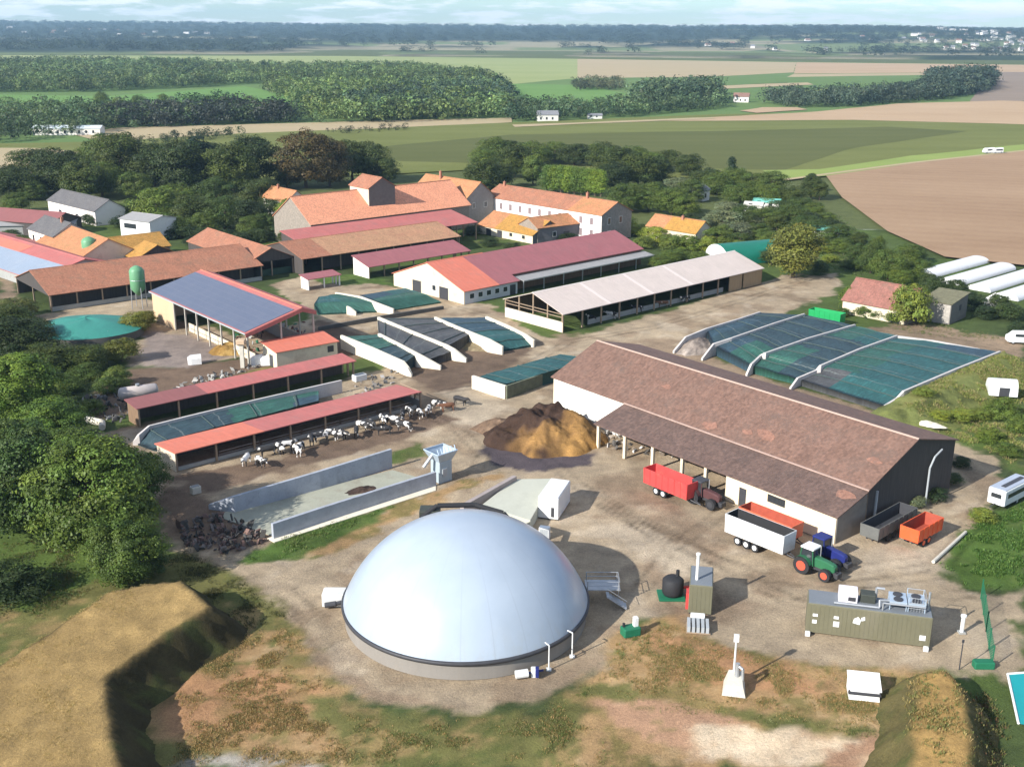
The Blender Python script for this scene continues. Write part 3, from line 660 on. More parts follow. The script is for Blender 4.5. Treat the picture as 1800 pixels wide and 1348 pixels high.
mb2 = MB(); xprism(mb2, [(3.8, 0), (26.5, 0), (26.5, 3.1), (13.5, 7.6), (3.8, 4.2)], 65.4, 65.6); mb2.build('end_wall', WHITEW, rb_.root)
cn = thing('canopy', 'low grey-edged lean-to canopy along the front of the red barn', 'canopy', (rx + 18.4 * math.cos(ra) + .2 * math.sin(ra), ry + 18.4 * math.sin(ra) - .2 * math.cos(ra), 0), ra)
mb2 = MB(); mb2.slab((0, 0, 2.95), (48, 0, 2.95), (48, 3.6, 3.5), (0, 3.6, 3.5), .12); mb2.build('roof', R_GREY, cn)
mb2 = MB(); mb2.box(0, -.1, 2.72, 48, -.02, 3.02); mb2.build('fascia', mat('pale_fascia', (.5, .47, .43), .1, 1, .7), cn)
for i in range(8): mb2 = MB(); mb2.box(.1 + i * 6.8, .05, 0, .32 + i * 6.8, .27, 2.8); mb2.build('post', STEELP, cn)
# ---- long terracotta barn on the left
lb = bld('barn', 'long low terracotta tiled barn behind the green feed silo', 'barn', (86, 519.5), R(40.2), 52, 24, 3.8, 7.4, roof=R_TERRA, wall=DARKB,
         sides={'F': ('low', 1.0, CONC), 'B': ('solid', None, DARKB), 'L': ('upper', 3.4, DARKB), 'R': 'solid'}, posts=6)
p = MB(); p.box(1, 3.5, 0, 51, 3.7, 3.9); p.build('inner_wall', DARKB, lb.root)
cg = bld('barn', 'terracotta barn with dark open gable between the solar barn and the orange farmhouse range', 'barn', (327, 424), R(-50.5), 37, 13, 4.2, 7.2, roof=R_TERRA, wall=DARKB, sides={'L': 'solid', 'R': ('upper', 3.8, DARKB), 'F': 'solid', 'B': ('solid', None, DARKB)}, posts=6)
p = MB(); p.box(35.6, .8, 0, 35.8, 12.2, 1.6); p.build('gate', mat('dark_green_gate', (.03, .07, .05), .2, 1, .6), cg.root)
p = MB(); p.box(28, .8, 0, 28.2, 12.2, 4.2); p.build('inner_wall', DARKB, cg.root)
# ---- stacked ranges in the middle
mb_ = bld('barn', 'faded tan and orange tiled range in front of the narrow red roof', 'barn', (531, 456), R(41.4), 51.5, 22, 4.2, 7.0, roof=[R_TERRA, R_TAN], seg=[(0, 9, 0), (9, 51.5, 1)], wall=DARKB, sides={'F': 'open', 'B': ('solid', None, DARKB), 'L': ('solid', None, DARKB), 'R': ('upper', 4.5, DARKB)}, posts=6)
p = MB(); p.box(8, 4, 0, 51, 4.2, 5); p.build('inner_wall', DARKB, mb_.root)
pk = bld('shed', 'dull rose roofed shed projecting in front of the tan tiled range', 'shed', (648, 470), R(42.2), 33.5, 7.6, 3.0, 4.9, rf=1, roof=R_ROSE, wall=STONE, sides={'F': 'open', 'L': ('solid', None, WHITEW), 'R': 'open'}, posts=5)
nr_ = bld('barn', 'narrow red metal roof squeezed between the orange range and the tan range', 'barn', (536, 432), R(41.2), 59, 13, 5.2, 7.4, rf=1, roof=R_RED, wall=DARKB, sides={'R': ('upper', 4.6, BROWNB), 'B': ('solid', None, DARKB), 'L': 'solid', 'F': 'open'}, posts=7)
ob = bld('farmhouse_barn', 'great bright orange tiled barn with a dovecote tower standing in its roof', 'barn', (546, 396), R(41.8), 58.5, 21, 7.2, 14.0, roof=R_ORANGE, wall=STONE, sides={'F': 'solid', 'B': 'solid', 'L': 'solid', 'R': ('solid', None, mat('pale_rubble', (.36, .33, .29), .3, 1.5, .9))}, posts=0, ridge=R_TERRA)
# the tower
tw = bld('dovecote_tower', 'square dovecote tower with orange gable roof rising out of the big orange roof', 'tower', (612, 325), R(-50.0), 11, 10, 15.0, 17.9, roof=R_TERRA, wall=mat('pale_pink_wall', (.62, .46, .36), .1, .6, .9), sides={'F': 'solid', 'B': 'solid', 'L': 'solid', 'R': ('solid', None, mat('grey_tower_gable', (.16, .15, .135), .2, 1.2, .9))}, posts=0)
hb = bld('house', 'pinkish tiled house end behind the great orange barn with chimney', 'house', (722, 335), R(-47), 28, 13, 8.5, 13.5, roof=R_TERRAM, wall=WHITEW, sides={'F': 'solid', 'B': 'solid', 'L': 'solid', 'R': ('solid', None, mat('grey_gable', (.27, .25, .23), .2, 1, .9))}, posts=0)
chimney(hb, 9, 5.5, 2.4); openings(hb, 'window', 'R', [(3, 5.5, 1.2, 1.6), (8, 5.5, 1.2, 1.6)], GLASS, WHITEP)
h2 = bld('house', 'little cream house with red tiles at the left end of the great orange barn', 'house', (458, 347), R(-48), 16, 9, 5.5, 9, roof=R_TERRAM, wall=WHITEW, sides={'F': 'solid', 'B': 'solid', 'L': 'solid', 'R': 'solid'}, posts=0)
chimney(h2, 5, 4)
openings(h2, 'window', 'F', [(3, 2, 1.2, 1.6), (8, 2, 1.2, 1.6)], GLASS)
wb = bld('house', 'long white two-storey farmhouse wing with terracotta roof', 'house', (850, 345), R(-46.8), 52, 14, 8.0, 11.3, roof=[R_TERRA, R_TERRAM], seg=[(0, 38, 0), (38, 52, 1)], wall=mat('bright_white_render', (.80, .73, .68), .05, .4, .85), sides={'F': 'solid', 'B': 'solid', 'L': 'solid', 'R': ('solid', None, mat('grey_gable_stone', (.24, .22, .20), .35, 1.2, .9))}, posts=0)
openings(wb, 'window', 'F', [(3 + 4.4 * i, 4.7, 1.3, 2.0) for i in range(11)] + [(3 + 4.4 * i, 1.0, 1.3, 2.2) for i in range(11)], mat('grey_shutter', (.22, .17, .17), .2, 1, .6), WHITEP)
openings(wb, 'window', 'R', [(3, 5, 1.2, 1.8), (8, 5, 1.2, 1.8), (3, 1.2, 1.2, 1.8)], GLASS, WHITEP)
chimney(wb, 40, 6.5, 1.6); chimney(wb, 3, 6.5, 1.2)
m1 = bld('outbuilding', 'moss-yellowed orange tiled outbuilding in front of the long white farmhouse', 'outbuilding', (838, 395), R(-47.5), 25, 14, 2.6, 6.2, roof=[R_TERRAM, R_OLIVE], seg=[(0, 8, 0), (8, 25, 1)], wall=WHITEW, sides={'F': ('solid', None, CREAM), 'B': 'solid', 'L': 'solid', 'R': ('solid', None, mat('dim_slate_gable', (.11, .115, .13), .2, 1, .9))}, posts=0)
openings(m1, 'door', 'F', [(4, 0, 2.2, 2.1), (9, 0, 2.2, 2.1)], DARKS); openings(m1, 'window', 'F', [(14.5, 1.0, 1.2, 1.0), (20, 1.0, 1.2, 1.0)], GLASS)
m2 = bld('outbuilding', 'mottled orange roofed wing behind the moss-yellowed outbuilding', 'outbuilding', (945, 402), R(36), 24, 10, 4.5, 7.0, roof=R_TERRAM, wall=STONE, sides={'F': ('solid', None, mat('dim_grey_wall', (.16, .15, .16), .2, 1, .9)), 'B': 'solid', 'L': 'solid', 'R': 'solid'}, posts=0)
openings(m2, 'door', 'F', [(10, 0, 2.2, 2.6), (16, 0, 2.2, 2.6)], DARKS); openings(m2, 'window', 'F', [(6, 1.5, 1.2, 1.4), (20, 1.5, 1.2, 1.4)], GLASS, WHITEP)
yh = bld('cottage', 'small cottage with golden lichen on its orange roof among the garden trees', 'cottage', (1134, 397), R(-46), 19, 9, 3.4, 6.6, roof=[R_TERRAM, R_OLIVE], seg=[(0, 7, 0), (7, 19, 1)], wall=CREAM, sides={k: 'solid' for k in 'FBLR'}, posts=0)
chimney(yh, 11, 4.0, .9)
# ---- left hand cluster
LSL = 62.0
ls = bld('barn', 'barn with red upper roof and blue-grey lower slope at the left edge', 'barn', (-120, 432.4), R(-42.8), LSL, 24, 2.5, 5.8, rf=.54, roof=[R_RED], wall=CONC, sides={'F': 'solid', 'B': 'solid', 'R': 'solid', 'L': 'solid'}, posts=0, ridge=R_RED)
q_ = 3.3 / 12.96
p = MB(); p.slab((0, .05, 2.56), (LSL - .1, .05, 2.56), (LSL - .1, 8.2, 2.56 + 8.15 * q_), (0, 8.2, 2.56 + 8.15 * q_), .04); p.build('lower_roof_sheets', R_BLUE, ls.root)
p = MB(); p.slab((0, 8.25, 2.56 + 8.2 * q_), (LSL - 26, 8.25, 2.56 + 8.2 * q_), (LSL - 26, 12, 2.56 + 11.95 * q_), (0, 12, 2.56 + 11.95 * q_), .04); p.build('upper_roof_sheets', R_REDO, ls.root)
lo = bld('outbuilding', 'orange tiled outbuilding whose ridge runs down towards the long terracotta barn', 'outbuilding', (62, 425), R(-48.5), 31, 16, 4.2, 8.4, roof=R_TERRAM, wall=CREAM, sides={k: 'solid' for k in 'FBLR'}, posts=0)
lw = bld('outbuilding', 'yellow-lichened tiled wing with a dark gable behind the long terracotta barn', 'outbuilding', (185, 446), R(40), 18, 14, 3.8, 6.6, roof=R_OLIVE, wall=STONE, sides={k: 'solid' for k in 'FBLR'}, posts=0)
ldg = bld('shed', 'small open-gabled tiled shed with black opening beside the smaller green silo', 'shed', (216, 448), R(-48), 8, 12, 3.6, 6.6, roof=R_OLIVE, wall=DARKB, sides={'F': 'solid', 'B': 'solid', 'R': ('upper', 3.2, DARKB), 'L': 'solid'}, posts=5)
h1 = bld('house', 'small grey-brown roofed house with white gable at the left edge', 'house', (46, 402), R(-46), 18, 11, 6, 9.2, roof=R_SLATE, wall=WHITEW, sides={k: 'solid' for k in 'FBLR'}, posts=0)
openings(h1, 'window', 'F', [(3, 3.2, 1.2, 1.5), (8, 3.2, 1.2, 1.5), (13, 3.2, 1.2, 1.5)], GLASS); chimney(h1, 13, 5)
h3 = bld('outbuilding', 'low white walled outbuilding with dark slate roof near the left edge', 'outbuilding', (81, 352), R(-44), 34, 11, 4.6, 7.8, roof=R_SLATE, wall=mat('bright_white_render', ()), sides={k: 'solid' for k in 'FBLR'}, posts=0)
openings(h3, 'door', 'F', [(8, 0, 2, 2.4), (20, 0, 2, 2.4)], DARKS)
h4 = bld('house', 'white cube-like house under dark trees behind the lichened wing', 'house', (207, 384), R(-30), 13, 11, 6.0, 7.2, roof=R_GREY, wall=WHITEP, sides={k: 'solid' for k in 'FBLR'}, posts=0)
openings(h4, 'window', 'F', [(2, 3.4, 5, 1.4)], GLASS)
h5 = bld('shed', 'dark maroon roofed shed cut by the left edge of the view', 'shed', (-60, 383), R(-20), 32, 14, 4, 6.5, roof=R_MAROON, wall=DARKB, sides={k: 'solid' for k in 'FBLR'}, posts=0)
h6 = bld('shed', 'low grey roofed shed behind the dark slate outbuilding', 'shed', (-30, 398), R(10), 26, 8, 3, 4.4, rf=1, roof=R_GREY, wall=CONC, sides={k: 'solid' for k in 'FBLR'}, posts=0)
# ---- small sheds in the yards
k1 = bld('shelter', 'tiny red roofed shelter on white posts at the dark gable', 'shelter', (541, 492), R(41), 9.5, 4.2, 2.7, 3.3, rf=1, roof=R_ROSE, wall=WHITEW, sides={'L': ('solid', None, WHITEW), 'F': 'open', 'R': 'open'}, posts=4, postm=WHITEP)
k2 = bld('shed', 'small orange roofed block shed between the solar barn and the red shed', 'shed', (485, 620), R(38), 13.2, 6.5, 3.3, 4.0, rf=1, roof=R_REDO, wall=CREAM, sides={k: 'solid' for k in 'FBLR'}, posts=0)
openings(k2, 'window', 'F', [(10.8, 1.4, 1.3, 1.2)], DARKS); openings(k2, 'door', 'L', [(2, 0, 1.4, 2.2)], DARKS)
rr = bld('barn', 'red tiled stone barn half hidden by ivy beyond the silage bunkers', 'barn', (1478, 527), R(-45), 15.5, 12, 3.0, 7.2, roof=roofmat('old_red_tile', (.27, .12, .092), (.17, .11, .08), .7, var=.28, sscale=.25), wall=STONE, sides={'F': ('solid', None, CREAM), 'B': 'solid', 'L': ('solid', None, mat('pinkish_render', (.56, .42, .34), .12, .8, .9)), 'R': 'solid'}, posts=0)
openings(rr, 'door', 'F', [(12, 0, 2.0, 2.2)], DARKS)
sh = bld('ruin', 'roofless grey stone hut with weathered flat top beside the ivy-covered barn', 'hut', (1618, 526), R(-42), 7, 10, 4.6, 5.6, rf=1, roof=mat('weedy_roof', (.16, .15, .09), .4, 1, .95), wall=STONE, sides={'F': ('solid', None, mat('pale_rubble', ())), 'B': 'solid', 'L': 'solid', 'R': ('solid', None, mat('grey_tower_gable', ()))}, posts=0)
openings(sh, 'window', 'R', [(5, 2.3, 1.2, 1.2)], DARKS)
# ================================================================ BIOGAS DOME
def dome():
    cx, cy, Rr, zr, h = -4.8, 106.3, 13.05, 2.0, 8.9
    t = thing('biogas_digester', 'large round biogas digester with shiny white inflated dome and grey-brown wall', 'digester', (cx, cy, 0))
    w = MB(); w.lathe([(Rr - .15, 0), (Rr - .15, zr)], 96, cap=False)
    w.build('tank_wall', mat('digester_wall', (.235, .215, .19), .1, .4, .8, stretch=(1, 1, .3), stain=(.26, .22, .17), samt=.4), t, True)
    m, nt, b = newmat('dome_membrane')
    tc = N(nt, 'ShaderNodeTexCoord').outputs['Object']
    c = mixc(nt, maprange(nt, noise(nt, tc, .25, 5, .6), .35, .65), (.33, .385, .45), (.365, .42, .485))
    nt.links.new(c, b.inputs['Base Color']); b.inputs['Roughness'].default_value = .3; b.inputs['Specular IOR Level'].default_value = .6; b.inputs['Coat Weight'].default_value = .1; b.inputs['Coat Roughness'].default_value = .15
    sep = N(nt, 'ShaderNodeSeparateXYZ'); nt.links.new(tc, sep.inputs[0])
    an = math_(nt, 'ARCTAN2', sep.outputs[1], sep.outputs[0])
    sm = math_(nt, 'ABSOLUTE', math_(nt, 'SUBTRACT', math_(nt, 'FRACT', math_(nt, 'MULTIPLY', an, 24 / (2 * math.pi))), .5))
    bump(nt, b, math_(nt, 'MULTIPLY', math_(nt, 'GREATER_THAN', sm, .49), .3), .12, .03)
    low = math_(nt, 'MULTIPLY', maprange(nt, sep.outputs[2], 5.5, 2.0), maprange(nt, noise(nt, vscale(nt, tc, (1.6, 1.6, .12)), 1., 4, .6), .48, .7))
    c = mixc(nt, math_(nt, 'MULTIPLY', low, .35), c, (.34, .34, .31)); c = mixc(nt, math_(nt, 'MULTIPLY', math_(nt, 'GREATER_THAN', sm, .484), .3), c, (.26, .29, .33)); nt.links.new(c, b.inputs['Base Color'])
    Rs = (Rr ** 2 + h * h) / (2 * h); ph0 = math.asin(Rr / Rs)
    prof = [(Rs * math.sin(ph0 * i / 40), zr + h - Rs + Rs * math.cos(ph0 * i / 40)) for i in range(40, 0, -1)] + [(.02, zr + h)]
    d = MB(); d.lathe(prof, 128, cap=False); d.build('membrane_dome', m, t, True)
    r = MB(); r.lathe([(Rr - .1, zr - .32), (Rr + .16, zr - .3), (Rr + .2, zr - .05), (Rr + .02, zr + .12), (Rr - .1, zr - .02)], 128, cap=False); r.build('clamping_ring', DARKS, t, True)
    def pol(a, r): return (r * math.cos(R(a)), r * math.sin(R(a)))
    for a in (-38, -52):
        x, y = pol(a, Rr + .9); p = MB(); p.cyl((x, y, 0), (x, y, 2.7), .07, .06, 8); p.cyl((x, y, 2.7), (x * .955, y * .955, 2.75), .06, .06, 8); p.cbox(x, y, 0, .5, .5, .12); p.build('gas_pipe', WHITEP, t)
    # hatch cluster at the front
    x, y = pol(-66, Rr + .75); p = MB(); p.cyl((x - .3, y, .45), (x + .9, y + .25, .5), .42, .42, 14); p.cbox(x + 1.5, y + .5, 0, .6, .6, .9, ch=.05); p.build('side_agitator', WHITEP, t)
    p = MB(); p.cbox(x + 1.8, y + .1, .2, .35, .5, 1.0, ch=.04); p.cyl((x + .9, y + .25, .5), (x + 2.4, y + .75, .5), .12, .12, 8); p.build('agitator_motor', BLUEP, t)
    # steel service platform on the right
    p = MB(); cs = []
    for i in range(7):
        a = R(2 + i * 3.0); 
    for k, (x0, y0) in enumerate(((13.2, 2.4), (13.2, 4.6), (16.6, 2.4), (16.6, 4.6))): p.cyl((x0, y0, 0), (x0, y0, 2.6), .06, .06, 6)
    p.box(13.0, 2.3, 1.55, 16.8, 4.7, 1.63)
    for z in (2.1, 2.6): p.tube([(13.1, 2.35, z), (16.7, 2.35, z), (16.7, 4.65, z), (13.1, 4.65, z)], .035, 6)
    p.build('service_platform', STEELP, t)
    p = MB()
    for i in range(7): p.box(15.2 - i * .0 + .0 + .32 * i, .95, 1.45 - .22 * i, 15.5 + .32 * i, 2.2, 1.5 - .22 * i)
    p.tube([(15.2, .95, 1.5), (17.4, .95, 0)], .05, 6); p.tube([(15.2, 2.2, 1.5), (17.4, 2.2, 0)], .05, 6)
    p.tube([(15.2, .95, 2.5), (17.4, .95, 1.0)], .03, 6); p.build('stair', STEELP, t)
    # left service box
    x, y = pol(172, Rr + 1.5); p = MB(); p.cbox(x, y, 0, 2.6, 1.7, 1.5, ch=.1); p.build('pump_cabinet', mat('pale_cabinet', (.62, .62, .6), .06, 1, .5), t)
    p = MB(); p.cyl((x + .3, y - 1.2, .6), (x + 2.2, y - .7, .9), .22, .22, 10); p.cyl((x - .9, y - 1.25, .4), (x + .3, y - 1.2, .6), .3, .3, 10); p.build('pump', DARKS, t)
    # pipes behind
    p = MB(); p.tube([(*pol(118, Rr + .6), 1.0), (*pol(114, Rr + .9), 5.4), (*pol(106, Rr + 1.1), 6.5), (*pol(88, Rr + 1.1), 6.4), (*pol(74, Rr + .9), 5.7), (*pol(66, Rr + .8), 4.0), (*pol(64, Rr + .7), 1.0)], .3, 10); p.build('manure_pipe', BLACK, t)
    p = MB(); p.cbox(*pol(109, Rr + 1.7), 0, 2.4, 2.0, 6.0, ch=.06); p.build('pipe_junction_box', mat('dark_olive', (.05, .055, .045), .2, 1, .6), t)
    p = MB(); p.tube([(*pol(130, Rr + .5), 1.6), (*pol(120, Rr + .9), 2.2)], .2, 8); p.build('hose', mat('brown_hose', (.3, .17, .11), .2, 1, .7), t)
dome()

# ================================================================ CLAMPS (walls and covered silage)
NCLAMP = 'walls of the silage bunkers'
def wall_px(label, pts, thick=.45, m=None, name='bunker_wall', group=None):
    """free-standing wall: pts = photo pixel of the top edge and its height"""
    P = [np.array(G3(*p)) for p in pts]; mb = MB(); o = P[0].copy(); o[2] = 0; rings = []
    for i, p in enumerate(P):
        a = P[max(0, i - 1)]; b = P[min(len(P) - 1, i + 1)]; d = (b - a)[:2]; d = d / (np.linalg.norm(d) + 1e-9); n = np.array((-d[1], d[0])) * thick / 2; q = p - o
        rings.append([(q[0] + n[0], q[1] + n[1], -.05), (q[0] - n[0], q[1] - n[1], -.05), (q[0] - n[0], q[1] - n[1], p[2]), (q[0] + n[0], q[1] + n[1], p[2])])
    mb.loft(rings); ob = mb.build(name, m or CONC); ob.location = o
    return tag(ob, label, 'bunker wall', group)
def cover_mat(name, c1, c2, rows=3.0, gloss=.72):
    m, nt, b = newmat(name)
    uv = N(nt, 'ShaderNodeUVMap').outputs[0]; sep = N(nt, 'ShaderNodeSeparateXYZ'); nt.links.new(uv, sep.inputs[0])
    n1 = noise(nt, uv, .16, 5, .65); n2 = noise(nt, vscale(nt, uv, (.5, 1.6, 1)), 1.1, 4, .6)
    c = mixc(nt, maprange(nt, n1, .42, .58), c1, c2)
    c = mixc(nt, maprange(nt, n2, .5, .72), c, scl(c1, 1.9))
    w = math_(nt, 'FRACT', math_(nt, 'ADD', math_(nt, 'DIVIDE', sep.outputs[0], rows * 2.2), math_(nt, 'MULTIPLY', n1, .35)))
    c = mixc(nt, math_(nt, 'MULTIPLY', math_(nt, 'LESS_THAN', w, .03), .55), c, (.16, .18, .17))
    nt.links.new(c, b.inputs['Base Color']); b.inputs['Roughness'].default_value = gloss
    bump(nt, b, math_(nt, 'ADD', n2, n1), .8, .3)
    return m
CV = dict(navy=cover_mat('navy_cover', (.016, .036, .046), (.024, .052, .062)), green=cover_mat('green_cover', (.016, .072, .052), (.024, .088, .068)),
          teal=cover_mat('teal_cover', (.015, .068, .068), (.021, .085, .082)), dark=cover_mat('dark_net_cover', (.045, .047, .05), (.075, .075, .075)), blue=cover_mat('blue_cover', (.02, .048, .066), (.028, .058, .08)))
def resample(P, n):
    P = np.array(P, float); s = np.r_[0, np.cumsum(np.linalg.norm(np.diff(P, axis=0), axis=1))]; t = np.linspace(0, s[-1], n)
    return np.stack([np.interp(t, s, P[:, k]) for k in range(3)], -1), t
def cover_px(label, A, Bp, bulge, bands, seed, name='silage_cover', group=None):
    """covered silage between two edges given as (u, v, z); bands = [(t_end, s_split, key low side, key high side)]"""
    na, ns = 44, 15
    a, la = resample([G3(*p) for p in A], na); b, _ = resample([G3(*p) for p in Bp], na)
    s = np.linspace(0, 1, ns)[None, :, None]; V = a[:, None] * (1 - s) + b[:, None] * s
    L = la[-1]; W = np.linalg.norm(b[na // 2] - a[na // 2])
    t = np.linspace(0, 1, na)[:, None]; ss = np.linspace(0, 1, ns)[None]
    V[..., 2] += .4 * bulge * 4 * ss * (1 - ss) * np.clip(np.minimum(t, 1 - t) * 8, 0, 1) + .28 * fbm(t * L + seed * 9, ss * W + 0 * t, 1.8, seed)
    V[..., 2] = np.maximum(V[..., 2], .12)
    o = V[0, 0].copy(); o[2] = 0
    idx = np.arange(na * ns).reshape(na, ns); F = np.stack([idx[:-1, :-1], idx[1:, :-1], idx[1:, 1:], idx[:-1, 1:]], -1).reshape(-1, 4)
    uv = np.stack([np.broadcast_to(t * L, (na, ns)), np.broadcast_to(ss * W, (na, ns))], -1).reshape(-1, 2)
    keys = []; mi = []
    wob = fbm(t * L, ss * W + 0 * t, 3., seed + 4)
    for i in range(na - 1):
        for j in range(ns - 1):
            tt = (i + .5) / (na - 1) + .05 * wob[i, j]; sv = (j + .5) / (ns - 1) + .12 * wob[i, j]
            for te, sp, k0, k1 in bands:
                if tt <= te or te >= 1: k = k0 if sv < sp else k1; break
            if k not in keys: keys.append(k)
            mi.append(keys.index(k))
    Vf = V.reshape(-1, 3) - o
    # skirt to the ground all the way round
    rim = list(idx[:, 0]) + list(idx[-1, 1:]) + list(idx[::-1, -1][1:]) + list(idx[0, ::-1][1:-1])
    k0 = len(Vf); sk = Vf[rim].copy(); sk[:, 2] = -.05; Vf = np.vstack([Vf, sk]); n = len(rim)
    S = np.array([(rim[i], rim[(i + 1) % n], k0 + (i + 1) % n, k0 + i) for i in range(n)])
    me = mesh_np(name, Vf, np.vstack([F, S]), [CV[k] for k in keys], None, True, np.vstack([uv, uv[rim]]))
    me.polygons.foreach_set('material_index', np.array(mi + [mi[0]] * n, np.int32))
    ob = link(name, me); ob.location = o
    if L > 15:      # gravel-filled socks laid across to hold the sheet down
        for i in range(4, na - 2, max(4, int(na * 7.5 / L))):
            mb = MB(); pts = [tuple(V[i, j] - o + np.array((0, 0, .1))) for j in range(ns)]; mb.tube(pts, .085, 6); mb.build('gravel_sock', SOCK, ob)
    return tag(ob, label, 'silage cover', group)
SOCK = mat('gravel_sock', (.06, .085, .08), .3, 2, .9)
PW = mat('pale_pinkish_concrete', (.52, .48, .45), .12, .6, .8, stain=(.36, .32, .28), samt=.4)
WW = mat('chalky_wall', (.72, .65, .52), .08, .5, .85, stain=(.52, .44, .32), samt=.35)
H_ = 3.0
wA = [(1184,617,.4),(1205,592,2.3),(1242,577,H_),(1302,559,H_),(1336,548,2.4)]
wB = [(1234,630,.4),(1254,604,2.4),(1285,594,H_),(1360,568,H_),(1414,551,2.6)]
wC = [(1312,658,.4),(1320,640,2.0),(1337,624,2.4),(1345,620,H_),(1420,594,H_),(1503,570,2.6)]
wD = [(1389,682,.4),(1402,664,1.6),(1435,650,2.1),(1442,642,H_),(1510,613,H_),(1577,589,2.7)]
wE = [(1542,726,.4),(1556,712,1.6),(1577,699,2.0),(1588,687,H_),(1680,648,H_),(1758,617,2.8)]
for nm, w in (('leftmost wall of the five long bunkers, beside the rubble heap', wA), ('second long bunker wall, between the two navy covered bays', wB), ('third long bunker wall, ending beside the bright green trailer', wC), ('fourth long bunker wall, left edge of the wide teal cover', wD), ('outermost bunker wall between the wide teal cover and the weedy bank', wE)):
    wall_px(nm, w, .38, PW)
wall_px('low back wall across the top of the wide teal bunker', [(1577,590,2.6),(1640,598,2.3),(1722,613,2.0)], .4, PW)
def inset(w, du=0, dz=-.55): return [(p[0] + du, p[1] + 2, max(.15, p[2] + dz)) for p in w]
cover_px('navy cover over the leftmost bay of the five bunkers', inset(wA[2:]) , inset([wB[1]] + wB[2:]), .7, [(.6, .6, 'blue', 'navy'), (1, .5, 'navy', 'navy')], 1)
cover_px('dark navy cover with green foot beside the third bunker wall', inset(wB[1:]), inset(wC[1:]), .7, [(.25, .4, 'blue', 'green'), (1, .6, 'navy', 'navy')], 2)
cover_px('half green half navy cover in the bay right of the third bunker wall', inset(wC[1:]), inset(wD[1:]), .6, [(.4, .6, 'green', 'navy'), (.7, .5, 'navy', 'navy'), (1, .6, 'green', 'teal')], 3)
cover_px('widest teal and green cover, in the outermost bunker bay', inset(wD[1:]), inset(wE[1:]), .8, [(.18, .35, 'dark', 'teal'), (.5, .4, 'green', 'teal'), (.85, .35, 'green', 'teal'), (1, .5, 'teal', 'blue')], 4)
# short bunkers in the centre
v1 = [(724,657,.5),(718,646,1.6),(709,635,2.4),(655,611,2.6),(600,589,2.7)]
v2 = [(775,643,.7),(752,630,1.8),(734,621,2.6),(700,603,2.6),(666,586,2.6)]
v3 = [(820,630,.7),(800,614,2.2),(785,606,2.6),(720,580,2.6),(665,557,2.6)]
v4 = [(884,609,1.6),(860,596,2.6),(829,584,2.6),(795,570,2.6),(765,557,2.5)]
v5 = [(939,598,1.4),(925,588,2.2),(895,573,2.6),(855,556,2.6)]
for nm, w in (('whitest bunker wall at the end of the narrow red shed', v1), ('second short bunker wall with cream end face', v2), ('middle short bunker wall between the two grey netted covers', v3), ('cream short bunker wall in front of the blue cover', v4), ('short bunker wall right of the blue cover below the pale barn', v5)): wall_px(nm, w, .5, WW)
cover_px('green and black cover behind the whitest bunker wall', inset(v1[2:], 2), inset(v2[2:], -2), .3, [(.45, .5, 'navy', 'navy'), (1, .5, 'green', 'green')], 5)
cover_px('grey netted cover in the second short bunker bay', inset(v2[1:], 2), inset(v3[1:], -2), .3, [(1, .5, 'dark', 'dark')], 6)
cover_px('grey netted cover ending in a pale cut face', inset(v3[2:], 2), inset(v4[2:], -2), .4, [(1, .5, 'dark', 'dark')], 7)
cover_px('blue and teal cover in the right-most short bunker bay', [(884,615,.3)] + inset(v4[1:], 2), [(940,606,.3)] + inset(v5[1:], -1), .6, [(.4, .5, 'teal', 'teal'), (1, .5, 'blue', 'blue')], 8)
x1 = [(692,543,1.2),(660,531,2.2),(634,521,2.4),(590,514,2.4)]
wall_px('white dividing wall between the two green covers beside the solar barn', x1, .45, WW)
wall_px('short white wall stub at the foot of the left green cover', [(626,548,.8),(617,541,1.6),(610,538,1.8)], .4, WW)
cover_px('green cover next to the solar barn gable', [(560,552,.2),(552,535,1.8),(560,522,2.0)], [(690,546,.2),(655,531,2.0),(600,515,2.2)], .5, [(.4, .5, 'green', 'green'), (1, .5, 'teal', 'green')], 9)
cover_px('blue-green cover in front of the white windowed wall', [(694,544,.2),(662,531,2.0),(632,519,2.2)], [(775,531,.2),(750,518,1.8),(712,506,1.8)], .5, [(.6, .5, 'green', 'green'), (1, .5, 'blue', 'teal')], 10)
wall_px('dark earth-stained wall along the foot of the two green covers', [(560,575,.6),(640,560,.9),(700,550,.9),(779,538,.7)], .5, mat('dark_bank', (.10, .095, .085), .25, .8, .9))
# bunker between shed roofs, single bunker at the brown barn
wL = [(234,776,.5),(243,764,1.6),(262,748,2.2),(330,731,2.3),(450,702,2.3),(600,668,2.2)]
wall_px('pale long wall between the two red roofed cattle sheds', wL, .4, PW)
cover_px('long strip cover, half navy and half green, behind the feeding shed', [(270,790,.2),(290,776,1.6),(360,756,1.9),(560,704,1.7)], inset(wL[:1], 3, -.3) + inset(wL[2:5]) + [(560,684,1.2)], .35, [(.48, .5, 'navy', 'navy'), (.85, .5, 'green', 'green'), (1, .5, 'blue', 'green')], 11)
wall_px('white end wall of the single bunker beside the brown barn', [(831,660,2.3),(889,678,2.3)], .5, WW)
wall_px('dark side wall of the single bunker facing the heap', [(890,678,2.3),(975,650,2.0)], .35, mat('mossy_block', (.14, .15, .10), .3, 1, .9))
cover_px('teal cover of the single bunker running behind the brown barn', [(840,662,2.1),(940,634,2.2),(985,622,1.8)], [(889,675,2.1),(960,655,2.2),(1040,630,1.8)], .35, [(1, .5, 'teal', 'teal')], 12)
